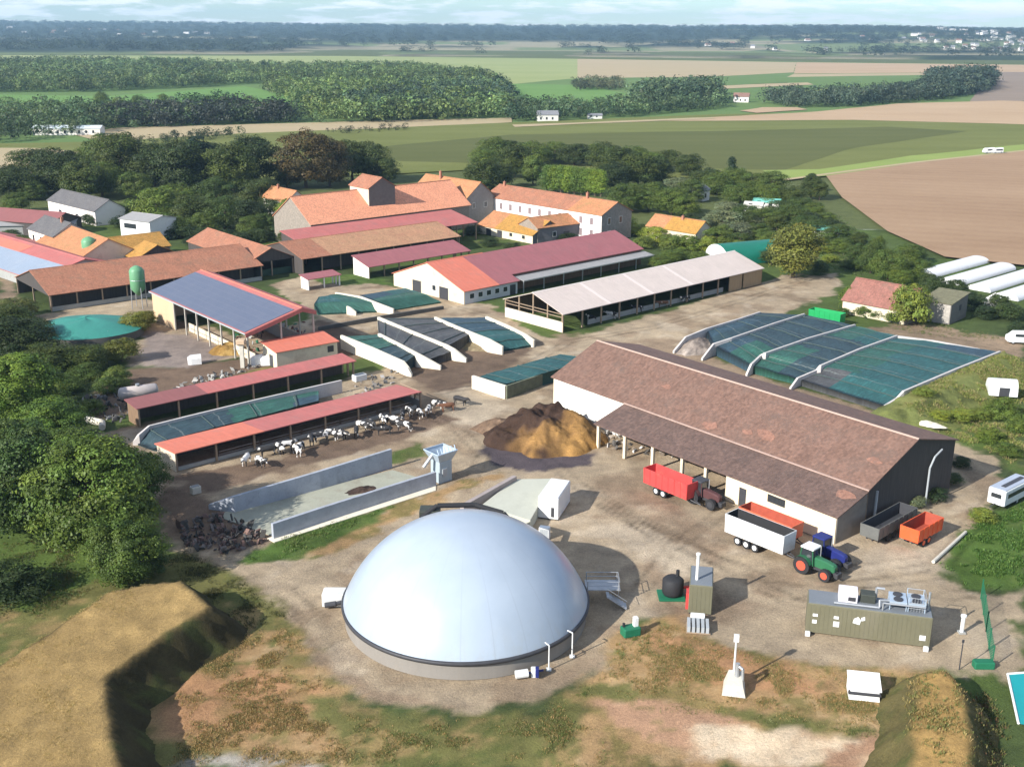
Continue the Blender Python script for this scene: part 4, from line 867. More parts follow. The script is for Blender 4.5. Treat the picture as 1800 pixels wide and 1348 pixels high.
# empty concrete bunker
wall_px('long blue-grey back wall of the empty concrete bunker', [(368,886,.6),(410,872,2.2),(560,828,2.6),(687,789,2.8)], .45, CONCB)
wall_px('front wall of the empty concrete bunker with pale kerb', [(478,920,2.0),(560,893,2.0),(700,849,2.0),(765,829,2.0)], .45, CONCB)
p = MB(); p.prism([G(*q) for q in [(375,905),(480,942),(765,848),(690,826)]], -.3, .02); tag(p.build('concrete_floor', mat('greenish_slab', (.33, .33, .26), .15, .4, .9, stain=(.24, .2, .15), samt=.5)), kind='structure')
p = MB(); p.prism([G(*q) for q in [(470,946),(482,953),(766,862),(766,853)]], -.3, .03); tag(p.build('kerb', WW), kind='structure')
p = MB(); P0 = G(640,865)
# manure patch in the bunker
def heap(name, label, cat, c, rx, ry, ang, h, cols, seed, pw=1.2, nn=60, kind=None, peak=(0, 0), gold=.8, lump=.1):
    xs = np.linspace(-1.25, 1.25, nn); X, Y = np.meshgrid(xs, xs); r = np.sqrt((X - peak[0] * (1 - np.hypot(X, Y)).clip(0)) ** 2 + (Y - peak[1] * (1 - np.hypot(X, Y)).clip(0)) ** 2) + .35 * fbm(X, Y, .55, seed)
    Z = h * np.clip(1 - r, 0, 1) ** (1 / pw) + h * (lump * fbm(X, Y, .55, seed + 1) + .2 * fbm(X, Y, .3, seed + 2) + .14 * fbm(X, Y, .1, seed + 3)) * (r < 1) * np.clip((1 - r) * 4, 0, 1) - .1 - .6 * np.clip(r - 1, 0, 1)
    w = np.clip(gold * (-Y * 1.1 + .8 * X - .2) + 2.4 * fbm(X, Y, .5, seed + 5), 0, 1)[..., None]
    C = np.array(cols[0]) * (1 - w) + np.array(cols[1]) * w; C = C * (1 + .7 * fbm(X, Y, .2, seed + 8))[..., None]
    V = np.stack([X * rx, Y * ry, Z], -1).reshape(-1, 3); idx = np.arange(nn * nn).reshape(nn, nn)
    F = np.stack([idx[:-1, :-1], idx[:-1, 1:], idx[1:, 1:], idx[1:, :-1]], -1).reshape(-1, 4); keep = (V[:, 2] > -.15)[F].any(1)
    o = link(name, mesh_np(name, V, F[keep], GMAT, C.reshape(-1, 3), True)); o.location = (c[0], c[1], ground_z(*c)); o.rotation_euler = (0, 0, ang)
    return tag(o, label, cat, kind=kind)
heap('manure_heap', 'big steaming brown and golden heap of maize silage and manure at the barn corner', 'heap', G(958,768), 9.0, 8.5, .2, 5.6, ((.055, .034, .025), (.40, .225, .075)), 501, 1.5, 110, peak=(0, .25), gold=.9, lump=.5)
heap('manure_heap', 'small dark manure pile on the empty bunker floor', 'heap', G(634,862), 2.6, 1.2, .6, .7, ((.05, .035, .03), (.12, .08, .06)), 520)
heap('rubble_heap', 'grey-brown rubble heap against the leftmost long bunker wall', 'heap', G(1226,612), 3.6, 6.5, -.75, 2.4, ((.24, .2, .17), (.40, .34, .29)), 531)
heap('spoil_heap', 'loose brown spoil left of the golden heap', 'heap', G(878,752), 4.5, 3.4, .1, 1.8, ((.18, .12, .08), (.34, .24, .16)), 541)
heap('silage_heap', 'pale cut silage face between the short bunker walls', 'heap', G(850,606), 5.5, 4.0, .8, 1.4, ((.22, .18, .11), (.38, .31, .2)), 551)

# ================================================================ COVERED PITS
def lens_cover(name, label, cat, c, r, z0, h, m, rimm, seed, ry=None):
    t = thing(name, label, cat, (c[0], c[1], 0)); ry = ry or r
    p = MB(); n = 48; rings = []
    for k in range(13):
        f = 1 - k / 12.0; rr = max(f, .002)
        rings.append([(r * rr * math.cos(a) * (1 + .02 * math.sin(5 * a + seed)), ry * rr * math.sin(a), z0 + h * (1 - f ** 1.7) * (1 + .06 * math.sin(4 * a + 6 * f)) ) for a in np.linspace(0, 2 * math.pi, n, endpoint=False)])
    p.loft(rings, cap=False); p.build('cover', m, t, True)
    p = MB(); p.loft([[(r * k * math.cos(a), ry * k * math.sin(a), z) for a in np.linspace(0, 2 * math.pi, n, endpoint=False)] for k, z in ((1.0, 0), (1.0, z0 + .02))], cap=False); p.build('rim_wall', rimm, t, True)
    return t
lens_cover('slurry_pit', 'round slurry pit under a turquoise stretched cover among the trees', 'slurry pit', G(153, 588), 11.3, 1.6, 1.9, mat('turquoise_cover', (.04, .215, .17), .16, .25, .55, stain=(.03, .14, .125), samt=.5, bmp=.05), mat('dark_bank', ()), 3, 10)
t = thing('white_float', 'small white ball float at the edge of the turquoise pit', 'float', G3(192, 601)); p = MB(); p.lathe([(.05, 0), (.7, .15), (1.0, .8), (.8, 1.5), (.3, 1.8), (.02, 1.85)], 16); p.build('ball', WHITEP, t, True); p = MB(); p.cyl((0, 0, 1.8), (0, 0, 2.3), .06, .06, 6); p.build('eye', STEELP, t)
# barrel tent behind the pale barn
def tunnel(name, label, cat, o, ang, L, w, h, m, group=None, endm=None, openend=False, n=12, inner=None):
    x, y = G(*o); t = thing(name, label, cat, (x, y, max(0, ground_z(x, y) - .15)), ang, group)
    p = MB(); arc = [(w / 2 - w / 2 * math.cos(a), h * math.sin(a) ** .8 if 0 < a < math.pi else 0) for a in np.linspace(0, math.pi, n + 1)]
    for a, b in zip(arc, arc[1:]):
        p.face([(0, a[0], a[1]), (L, a[0], a[1]), (L, b[0], b[1]), (0, b[0], b[1])], 0)
    p.build('skin', m, t, True)
    for x0 in ((0, L) if not openend else (L,)):
        q = MB(); pts = [(x0, a[0], a[1]) for a in arc]; q.face(pts if x0 == 0 else list(reversed(pts))); q.build('end_wall', endm or m, t)
    return t
tunnel('storage_tent', 'green fabric storage tent behind the far end of the pale pink barn', 'tent', (1280, 468), R(25), 20, 11, 4.9, mat('green_fabric', (.01, .15, .10), .12, .3, .5, bmp=.05), endm=mat('white_sheet', (.66, .66, .62), .05, .5, .6))
for k, (u, v) in enumerate(((1642, 489), (1689, 503), (1741, 515), (1790, 530))):
    tunnel('poultry_tunnel', ('first white poultry tunnel, nearest the red tiled barn', 'second white poultry tunnel from the red tiled barn', 'third white poultry tunnel behind the shrubs', 'outermost white poultry tunnel at the right edge')[k], 'tunnel', (u, v), R(42), 30, 6.0, 1.5, mat('white_tunnel_film', (.66, .65, .64), .06, .3, .5, bmp=.03), 'white poultry tunnels', WHITEP)
t = tunnel('igloo_shelter', 'white igloo calf shelter with dark doorway on the weedy bank', 'calf shelter', (1737, 702), R(-12), 4.6, 3.6, 2.6, WHITEP)
q = MB(); q.box(1.6, -.06, 0, 3.2, .1, 1.5); q.build('doorway', DARKS, t)
t = thing('pond_liner', 'bright teal lined basin edge at the lower right', 'basin', G3(1770, 1192))
o0 = G(1770, 1192); q = MB()
P = [np.array(G(*k)) - np.array(o0) for k in [(1770,1192),(1850,1186),(1900,1290),(1790,1272)]]
q.face([(P[3][0], P[3][1], .05), (P[2][0], P[2][1], .05), (P[1][0], P[1][1], .5), (P[0][0], P[0][1], .5)]); q.build('liner', TEAL, t)
q = MB(); q.tube([(P[1][0], P[1][1], .5), (P[0][0], P[0][1], .5), (P[3][0], P[3][1], .08)], .12, 8); q.build('white_border', WHITEP, t)

# ================================================================ SILOS AND PLANT
def silo(o, h, r, leg, label):
    x, y = G(*o); t = thing('feed_silo', label, 'silo', (x, y, 0), .3, 'pale green feed silos')
    p = MB(); p.lathe([(.25, leg - 1.6), (r, leg), (r, leg + h), (r * .8, leg + h + .6), (r * .3, leg + h + 1.1), (.02, leg + h + 1.2)], 24); p.build('tank', SILOG, t, True)
    for a in range(4):
        c, s = math.cos(a * math.pi / 2 + .4), math.sin(a * math.pi / 2 + .4); p = MB(); p.cyl((c * r * 1.08, s * r * 1.08, 0), (c * r * .98, s * r * .98, leg + .4), .1, .1, 6); p.build('leg', STEELP, t)
    p = MB(); p.lathe([(r + .03, leg + h * .5 - .06), (r + .05, leg + h * .5), (r + .03, leg + h * .5 + .06)], 24, cap=False); p.build('band', STEELP, t)
    p = MB(); p.box(r, -.25, 1.5, r + .08, -.2, leg + h + .4); p.box(r, .2, 1.5, r + .08, .25, leg + h + .4)
    for i in range(14): p.box(r + .02, -.2, 1.6 + i * .5, r + .06, .2, 1.65 + i * .5)
    p.build('ladder', STEELP, t)
silo((246, 541), 4.0, 1.6, 4.4, 'larger pale green feed silo on legs beside the solar barn')
silo((161, 474), 3.2, 1.8, 4.2, 'smaller pale green feed silo poking up behind the long terracotta barn')
# solid feeder at the empty bunker
x, y = G(776, 843); t = thing('feed_hopper', 'grey-blue steel feed hopper with loading crown at the end of the empty bunker', 'hopper', (x, y, 0), R(42)); t.scale = (.85, .85, .85)
p = MB(); p.cbox(0, 0, 0, 2.6, 2.4, 3.6, ch=.08); p.build('concrete_base', mat('blue_grey_panel', (.34, .40, .43), .1, .8, .6, stretch=(3, 3, .4)), t)
p = MB(); p.loft([[(-1.3, -1.2, 3.6), (1.3, -1.2, 3.6), (1.3, 1.2, 3.6), (-1.3, 1.2, 3.6)], [(-2.1, -1.9, 5.2), (1.9, -1.9, 5.2), (1.9, 1.9, 5.2), (-2.1, 1.9, 5.2)]], cap=False); p.build('hopper', mat('pale_blue_steel', (.42, .50, .58), .12, 1, .45, metal=.3), t)
p = MB()
for i in range(6): p.cyl((-1.9 + .7 * i, -1.9, 5.2), (-1.7 + .7 * i, -1.2, 6.0), .09, .09, 6)
p.tube([(-2.1, -1.9, 5.3), (1.9, -1.9, 5.3), (1.9, 1.9, 5.3), (-2.1, 1.9, 5.3), (-2.1, -1.9, 5.3)], .1, 6); p.build('crown_rail', mat('pale_blue_steel', ()), t)
p = MB(); p.tube([(-1.6, 0, 5.0), (-3.4, .3, 3.0)], .3, 10); p.build('auger', STEELP, t)
p = MB(); p.cbox(-.3, -1.28, 1.2, .9, .16, 1.2); p.build('control_box', GREYP, t)
# concrete store behind the dome
A_ = [G(*k) for k in [(846,892),(935,915),(972,848),(906,846)]]
t = thing('slurry_tank', 'pale flat-topped concrete slurry store behind the white dome', 'slurry store', (A_[0][0], A_[0][1], 0)); o0 = np.array(A_[0])
A2 = [G(846,888,1.6), G(932,914,1.6), G(973,841,1.6), G(905,842,1.6)]
q = MB(); q.prism([tuple(np.array(p) - o0) for p in A2], 0, 1.6); q.build('lid', mat('pale_green_slab', (.46, .46, .38), .08, .35, .85, stain=(.38, .37, .3), samt=.4, sscale=.3), t)
wd = [G(812,888,2.2), G(905,836,2.2)]; d = np.array(wd[1]) - np.array(wd[0]); n = np.array((-d[1], d[0])) / np.linalg.norm(d) * .3
q = MB(); q.prism([tuple(np.array(wd[0]) - n - o0), tuple(np.array(wd[1]) - n - o0), tuple(np.array(wd[1]) + n - o0), tuple(np.array(wd[0]) + n - o0)][::1], 0, 2.2); q.build('side_wall', mat('purplish_concrete', (.33, .28, .26), .15, .6, .85), t)
# white plant container
def container(name, label, o, ang, L, w, h, m, z0=.15, ch=.06):
    x, y = G(*o); t = thing(name, label, 'container', (x, y, 0), ang)
    p = MB(); p.cbox(L / 2, w / 2, z0, L, w, h, ch=ch)
    p.build('body', m, t)
    for ya, yb in ((-.025, .01), (w - .01, w + .025)):
        p = MB()
        for i in range(int(L / .45)): p.box(.25 + i * .45, ya, z0 + .2, .4 + i * .45, yb, z0 + h - .25)
        p.build('rib_panel', m, t)
    for x in (.1, L - .4): p = MB(); p.box(x, .05, 0, x + .3, w - .05, z0); p.build('skid', DARKS, t)
    return t
t = container('plant_container', 'small white plant container parked beside the slurry store', (981, 915), R(73), 6.2, 2.7, 2.9, WHITEP)
p = MB(); p.box(-.05, .55, .4, 0.01, .95, 1.7); p.build('door', DARKS, t)
p = MB(); p.box(.1, .1, 3.05, 6.1, 2.6, 3.12); p.build('roof', WHITEP, t)
t = thing('switch_box', 'tiny white switch cabinet between the dome and the white container', 'cabinet', G3(957, 945), R(-15)); p = MB(); p.cbox(0, 0, 0, 1.3, .8, 1.5, ch=.05); p.build('body', WHITEP, t); p = MB(); p.box(-.5, -.43, .2, -.02, -.4, 1.3); p.box(.02, -.43, .2, .5, -.4, 1.3); p.build('door', GREYP, t)
# CHP container
t = container('generator_container', 'long olive green generator container with coolers and pipes on its roof', (1415, 1112), R(-14.3), 12.3, 3.1, 3.3, OLIVE, .2)
p = MB(); p.box(.1, .1, 3.5, 12.2, 3.0, 3.56); p.build('roof', mat('slate_roof_sheet', (.17, .185, .20), .1, .6, .5), t)
p = MB(); p.cbox(4.0, 1.9, 3.56, 1.9, 1.6, 1.15, ch=.05); p.build('intake_box', mat('lilac_white', (.72, .68, .72), .05, 1, .5), t)
p = MB(); p.box(4.0, 1.06, 3.75, 4.75, 1.1, 4.2); p.build('grille', DARKS, t)
p = MB(); p.cbox(6.0, 2.1, 3.56, 1.5, 1.3, .9, ch=.05); p.build('silencer_box', mat('dark_olive', ()), t)
for k in range(2):
    x0 = 8.9 + k * 1.8; p = MB(); p.box(x0 - .85, .7, 4.15, x0 + .85, 2.9, 4.5)
    for xx in (x0 - .8, x0 + .8):
        for yy in (.75, 2.85): p.cyl((xx, yy, 3.56), (xx, yy, 5.15 if k else 4.2), .05, .05, 6)
    p.build('dry_cooler', mat('pale_blue_steel', ()), t)
    p = MB()
    for yy in (1.25, 2.35): p.cyl((x0, yy, 4.5), (x0, yy, 4.6), .48, .48, 16)
    p.build('fan', DARKS, t)
p = MB()
for z in (3.95, 4.55, 5.1): p.tube([(9.9, .75, z), (11.6, .75, z), (11.6, 2.85, z), (9.9, 2.85, z)], .035, 6)
for i in range(7): p.cyl((9.9 + i * .28, .75, 3.6), (9.9 + i * .28, .75, 5.1), .025, .025, 5)
p.build('guard_rail', STEELP, t)
p = MB(); p.tube([(2.6, .45, 3.7), (7.1, .45, 3.75), (7.1, 1.0, 4.3), (8.1, 1.2, 4.3)], .12, 8); p.tube([(6.8, 2.3, 3.7), (6.8, 2.3, 5.0), (7.6, 2.3, 5.0)], .14, 8); p.tube([(7.4, .3, 3.6), (7.4, .3, 4.4), (11.5, .35, 4.4)], .09, 8); p.tube([(11.9, 1.5, 3.6), (11.9, 1.5, 5.6)], .12, 8); p.build('pipework', STEELP, t)
for x, z, w, h in ((.6, 1.3, .45, .4), (.6, 2.1, .5, .3), (2.7, 1.2, .6, .6), (2.7, 2.1, .5, .3), (11.2, .9, .6, .55)):
    p = MB(); p.box(x, -.07, z, x + w, -.02, z + h); p.build('warning_plate', WHITEP, t)
p = MB(); p.face([(4.6, -.045, 1.9), (5.3, -.045, 1.75), (5.4, -.045, 2.3), (5.1, -.045, 2.65), (4.7, -.045, 2.4)]); p.face([(5.45, -.045, 2.2), (5.8, -.045, 2.35), (5.75, -.045, 2.75), (5.4, -.045, 2.6)]); p.build('emblem', WHITEP, t)
for x in (.05, 11.7):
    p = MB(); p.cbox(x + .2, -.45, 0, .5, .4, .45, ch=.04); p.build('socket_box', WHITEP, t)
# slim container with flue, black bin
t = container('boiler_container', 'narrow olive boiler container with a white flue pipe', (1209, 1078), R(-10), 2.5, 4.6, 3.3, OLIVE, .15)
p = MB(); p.box(.1, .1, 3.45, 2.4, 4.5, 3.5); p.build('roof', mat('slate_roof_sheet', ()), t)
p = MB(); p.cyl((.75, 1.3, 3.45), (.75, 1.3, 6.4), .17, .17, 12); p.cyl((.75, 1.3, 6.4), (.75, 1.3, 6.6), .24, .24, 12); p.build('flue', WHITEP, t)
p = MB(); p.box(-.3, .4, .3, 0, 1.6, 2.2); p.build('gas_valve', REDP, t)
t = thing('filter_drum', 'black round filter drum on a green plinth beside the boiler container', 'drum', G3(1182, 1046)); p = MB(); p.lathe([(1.05, .2), (1.2, .5), (1.2, 1.9), (.9, 2.2), (.3, 2.3), (.02, 2.32)], 20); p.build('drum', BLACK, t, True); p = MB(); p.cbox(-.2, -.2, 0, 2.9, 2.4, .2); p.build('plinth', FENCEG, t); p = MB(); p.cyl((.5, .2, 2.2), (.5, .2, 3.0), .2, .2, 8); p.build('vent', BLACK, t); p = MB(); p.cyl((1.1, 0, 1.0), (2.0, .1, 1.0), .18, .18, 8); p.build('pipe', REDP, t)
t = thing('gas_cooler', 'ribbed grey pallet of radiators in front of the boiler container', 'radiators', G3(1206, 1112), R(-8)); 
for i in range(5): p = MB(); p.box(.1 + i * .48, 0, .12, .42 + i * .48, 2.0, .75); p.build('rib', GREYP, t)
p = MB(); p.box(0, -.05, 0, 2.5, 2.05, .12); p.build('pallet', WOODP, t); p = MB(); p.cbox(1.2, 2.4, 0, 1.5, .5, 1.0, ch=.05); p.build('cap_box', WHITEP, t)
t = thing('oil_tank', 'small green oil tank with white gauge at the edge of the dry weeds', 'tank', G3(1108, 1114), R(20)); p = MB(); p.cbox(0, 0, 0, 1.9, 1.2, .9, ch=.1); p.build('tank', FENCEG, t); p = MB(); p.cbox(.55, 0, .9, .5, .5, 1.0, ch=.05); p.build('gauge', WHITEP, t); p = MB(); p.cyl((-.7, .2, .9), (-.7, .2, 1.3), .15, .15, 8); p.build('filler', BLACK, t)
t = thing('pump_plinth', 'pale concrete pump block with steel riser and mast standing in the weeds', 'pump block', G3(1290, 1212), R(-12)); p = MB(); p.hexa([(-1.1, -1.2, 0), (1.1, -1.2, 0), (1.0, 1.4, 0), (-1.0, 1.4, 0)], [(-.8, -.9, 1.0), (.8, -.9, 1.0), (.6, 1.2, 1.4), (-.6, 1.2, 1.4)]); p.build('block', CONCW, t)
p = MB(); p.cyl((.2, .5, 1.2), (.2, .5, 2.6), .25, .22, 10); p.tube([(.2, .5, 2.4), (.7, .2, 2.2), (.75, .1, 1.1)], .14, 8); p.build('riser', STEELP, t)
p = MB(); p.cyl((-.1, 1.1, 1.3), (-.1, 1.1, 5.2), .12, .08, 8); p.cbox(-.1, 1.1, 4.6, .5, .35, .7); p.build('mast', mat('pale_cabinet', ()), t)
t = thing('chest_container', 'white chest with dark slot lying in the weeds below the generator', 'chest', G3(1517, 1222), R(-10)); p = MB(); p.hexa([(-1.4, -.9, 0), (1.4, -.9, 0), (1.4, 1.3, 0), (-1.4, 1.3, 0)], [(-1.3, -.75, 1.0), (1.3, -.75, 1.0), (1.4, 1.3, 1.7), (-1.4, 1.3, 1.7)]); p.build('body', WHITEP, t); p = MB(); p.hexa([(-1.5, -1.0, .62), (1.5, -1.0, .62), (1.5, -.6, .62), (-1.5, -.6, .62)], [(-1.45, -1.0, .78), (1.45, -1.0, .78), (1.45, -.6, .85), (-1.45, -.6, .85)]); p.build('slot', DARKS, t); p = MB(); p.hexa([(-1.5, -.9, 1.05), (1.5, -.9, 1.05), (1.5, 1.35, 1.72), (-1.5, 1.35, 1.72)], [(-1.5, -.9, 1.13), (1.5, -.9, 1.13), (1.5, 1.35, 1.8), (-1.5, 1.35, 1.8)]); p.build('lid', WHITEP, t)
t = thing('vent_post', 'white plastic vent post right of the generator container', 'post', G3(1690, 1112)); p = MB(); p.cyl((0, 0, 0), (0, 0, 1.9), .2, .2, 10); p.cyl((0, 0, 1.9), (0, 0, 2.1), .3, .3, 10); p.build('pipe', WHITEP, t); p = MB(); p.cbox(0, 0, 0, .7, .7, .15); p.build('foot', CONC, t)
t = thing('marker_post', 'thin dark stake in front of the white vent post', 'post', G3(1686, 1176)); p = MB(); p.cyl((0, 0, -.1), (0, 0, 3.2), .06, .05, 6); p.build('stake', DARKS, t); p = MB(); p.cbox(0, 0, 3.0, .2, .12, .3); p.build('tag', DARKS, t)
# green mesh fence seen nearly edge-on
def fence(label, pts, h, m, postm, every=2.5, name='mesh_fence', top=True):
    P = [np.array(G(*q)) for q in pts]; o = P[0]; t = thing(name, label, 'fence', (o[0], o[1], 0))
    mesh = MB(); 
    for a, b in zip(P, P[1:]):
        L = np.linalg.norm(b - a); n = max(1, int(L / every)); d = (b - a) / L
        for i in range(n + 1):
            q = a - o + d * L * i / n; p = MB(); p.box(q[0] - .05, q[1] - .05, 0, q[0] + .05, q[1] + .05, h + .1); p.build('post', postm, t)
        for z in np.arange(.1, h, .3): mesh.cyl((*(a - o), z), (*(b - o), z), .016, .016, 4)
        k = int(L / .4)
        for i in range(k): q = a - o + d * L * i / k; mesh.box(q[0] - .014, q[1] - .014, .1, q[0] + .014, q[1] + .014, h)
    mesh.build('mesh_panel', m, t); return t
fence('tall green mesh fence running towards the viewer at the lower right', [(1724, 1052), (1733, 1110), (1743, 1172)], 2.3, FENCEG, FENCEG)
t = thing('green_tub', 'low green tub at the near end of the mesh fence', 'tub', G3(1728, 1172)); p = MB(); p.cbox(0, 0, 0, 2.0, .9, .7, ch=.08); p.build('tub', FENCEG, t); p = MB(); p.cbox(0, 0, .7, 1.7, .7, .04); p.build('lid', FENCEG, t)
t = thing('yard_bar', 'pale pole lying along the weed edge beside the orange wagon', 'pole', G3(1640, 990)); a = np.array(G(1640, 990)); b = np.array(G(1697, 938)); p = MB(); p.cyl((0, 0, .2), (*(b - a), .25), .22, .2, 8); p.build('pole', CONCW, t)

# ================================================================ VEHICLES
def wheel(x, y, r, w, rim, parent, n=16):
    p = MB(); p.cyl((x, y - w / 2, r), (x, y + w / 2, r), r, r, n); o = p.build('wheel', BLACK, parent)
    q = MB(); q.cyl((x, y - w / 2 - .02, r), (x, y + w / 2 + .02, r), r * .58, r * .58, 12); q.build('rim', rim, o)
def trailer(label, o, ang, L, w, z0, h, paint, rim, axles, inner=None, taper=.08, load=None, cat='trailer', name='farm_trailer', wr=.55):
    x, y = G(*o); t = thing(name, label, cat, (x, y, 0), ang)
    b = MB(); T = .09; k = taper
    def wall4(x0, x1, y0, y1, zt):  # hollow tub from four leaning walls and a floor
        B0 = [(x0 + k, y0 + k), (x1 - k, y0 + k), (x1 - k, y1 - k), (x0 + k, y1 - k)]; T0 = [(x0, y0), (x1, y0), (x1, y1), (x0, y1)]
        Bi = [(x0 + k + T, y0 + k + T), (x1 - k - T, y0 + k + T), (x1 - k - T, y1 - k - T), (x0 + k + T, y1 - k - T)]; Ti = [(x0 + T, y0 + T), (x1 - T, y0 + T), (x1 - T, y1 - T), (x0 + T, y1 - T)]
        for i in range(4):
            j = (i + 1) % 4
            b.face([(*B0[i], z0), (*B0[j], z0), (*T0[j], zt), (*T0[i], zt)]); b.face([(*Bi[j], z0 + .1), (*Bi[i], z0 + .1), (*Ti[i], zt), (*Ti[j], zt)], 1)
            b.face([(*T0[i], zt), (*T0[j], zt), (*Ti[j], zt), (*Ti[i], zt)])
        b.face([(*p, z0) for p in reversed(B0)]); b.face([(*p, z0 + .1) for p in Bi], 1)
    wall4(-L / 2, L / 2, -w / 2, w / 2, z0 + h)
    b.build('tub', [paint, inner or paint], t)
    for s in (-1, 1):
      r = MB()
      for i in range(int(L / 1.1) + 1):
        xx = -L / 2 + .12 + i * (L - .24) / int(L / 1.1); r.hexa([(xx - .05, s * (w / 2 - k) - .04, z0), (xx + .05, s * (w / 2 - k) - .04, z0), (xx + .05, s * (w / 2 - k) + .04, z0), (xx - .05, s * (w / 2 - k) + .04, z0)], [(xx - .05, s * w / 2 - .05, z0 + h), (xx + .05, s * w / 2 - .05, z0 + h), (xx + .05, s * w / 2 + .05, z0 + h), (xx - .05, s * w / 2 + .05, z0 + h)])
      r.build('side_ribs', paint, t)
    c = MB(); c.box(-L / 2 + .2, -.45, z0 - .28, L / 2 - .1, -.3, z0 - .01); c.box(-L / 2 + .2, .3, z0 - .28, L / 2 - .1, .45, z0 - .01)
    for i in range(5): c.box(-L / 2 + .4 + i * (L - 1) / 4, -.3, z0 - .2, -L / 2 + .55 + i * (L - 1) / 4, .3, z0 - .05)
    c.build('chassis', DARKS, t)
    d = MB(); d.tube([(L / 2 - .2, -.35, z0 - .2), (L / 2 + 1.4, 0, .55), (L / 2 - .2, .35, z0 - .2)], .07, 6); d.build('drawbar', DARKS, t)
    for i in range(axles):
        xx = -L * .12 + (i - (axles - 1) / 2) * (wr * 2.3)
        for s in (-1, 1): wheel(xx, s * (w / 2 - .28), wr, .42, rim, t)
        a = MB(); a.cyl((xx, -w / 2 + .3, wr), (xx, w / 2 - .3, wr), .08, .08, 6); a.build('axle', DARKS, t)
    return t
trailer('bright red tipping trailer standing open in the yard before the barn', (1178, 872), R(-50), 7.9, 2.5, 1.05, 2.2, REDP, WHITEP, 2)
trailer('white and black three-axle tipping trailer coupled to the green tractor', (1333, 964), R(-48), 8.6, 2.55, 1.15, 2.4, WHITEP, WHITEP, 3, BLACK)
trailer('orange-red trailer parked between the white trailer and the barn wall', (1352, 942), R(-49), 8.0, 2.5, 1.1, 1.9, mat('faded_orange_paint', (.64, .14, .07), .12, .8, .5, bmp=.03, stain=(.4, .1, .06), samt=.4), BLACK, 2, mat('rust_red', (.34, .07, .04), .2, 1, .7))
trailer('dark grey long trailer parked against the gable of the brown barn', (1560, 938), R(43), 9.5, 2.5, .95, 1.6, mat('dark_grey_paint', (.13, .13, .12), .2, 1, .6), BLACK, 2, DARKS)
trailer('small orange open wagon at the gable end of the brown barn', (1617, 950), R(42), 6.0, 2.5, .95, 1.7, ORANGEP, ORANGEP, 2, mat('rust_red', ()))
trailer('bright green trailer parked on the third bunker beside the stone barn', (1452, 570), R(-42), 7.4, 2.5, .95, 2.0, GREENP, BLACK, 2)
def tractor(label, o, ang, paint, rim, roofm, dual=False):
    x, y = G(*o); t = thing('tractor', label, 'tractor', (x, y, 0), ang)
    p = MB(); p.loft([[(x_, -w_, z0), (x_, w_, z0), (x_, w_ * .92, z1 - .12), (x_, w_ * .6, z1), (x_, -w_ * .6, z1), (x_, -w_ * .92, z1 - .12)] for x_, w_, z0, z1 in ((.1, .48, 1.0, 1.95), (1.6, .42, .95, 1.85), (2.3, .38, .95, 1.7), (2.45, .3, 1.05, 1.5))]); p.build('bonnet', paint, t)
    p = MB(); p.box(-1.2, -.35, .6, 2.2, .35, 1.0); p.box(2.2, -.3, .5, 2.7, .3, 1.0); p.build('chassis', DARKS, t)
    p = MB(); p.hexa([(-1.3, -.75, 1.05), (.25, -.7, 1.05), (.25, .7, 1.05), (-1.3, .75, 1.05)], [(-1.15, -.7, 2.75), (.05, -.65, 2.75), (.05, .65, 2.75), (-1.15, .7, 2.75)]); c = p.build('cab', GLASS, t)
    for a, b in (((-1.3, -.76, 1.05), (-1.16, -.71, 2.76)), ((-1.3, .76, 1.05), (-1.16, .71, 2.76)), ((.25, -.71, 1.05), (.06, -.66, 2.76)), ((.25, .71, 1.05), (.06, .66, 2.76))): p = MB(); p.cyl(a, b, .06, .06, 6); p.build('pillar', paint, c)
    p = MB(); p.cbox(-.55, 0, 2.75, 1.5, 1.6, .16, ch=.06); p.build('cab_roof', roofm, t)
    for s in (-1, 1):
        wheel(-.8, s * .95, .92, .55, rim, t, 20); wheel(1.75, s * .88, .66, .42, rim, t, 18)
        f = MB(); n = 7
        for i in range(n):
            a0, a1 = R(20 + i * 20), R(40 + i * 20); f.face([(-.8 + 1.03 * math.cos(a0), s * .66, .92 + 1.03 * math.sin(a0)), (-.8 + 1.03 * math.cos(a0), s * 1.26, .92 + 1.03 * math.sin(a0)), (-.8 + 1.03 * math.cos(a1), s * 1.26, .92 + 1.03 * math.sin(a1)), (-.8 + 1.03 * math.cos(a1), s * .66, .92 + 1.03 * math.sin(a1))])
        f.build('fender', paint, t)
    p = MB(); p.cyl((.25, .6, 1.2), (.25, .6, 2.9), .07, .06, 8); p.build('exhaust', STEELP, t)
    p = MB(); p.cbox(2.75, 0, .5, .35, .9, .5, ch=.04); p.build('front_weight', DARKS, t)
    t.scale = (1.15, 1.12, 1.12)
    return t
tractor('green tractor with red wheels and white cab roof pulling the white trailer', (1430, 1006), R(-47), DGREENP, RIMRED, WHITEP)
tractor('dark blue tractor parked beside the green tractor at the barn corner', (1450, 988), R(-50), BLUEP, GREYP, BLUEP)
tractor('dull red tractor in shade at the front of the red tipping trailer', (1236, 884), R(-48), mat('dull_red', (.085, .035, .035), .25, 1, .6), DARKS, DARKS)
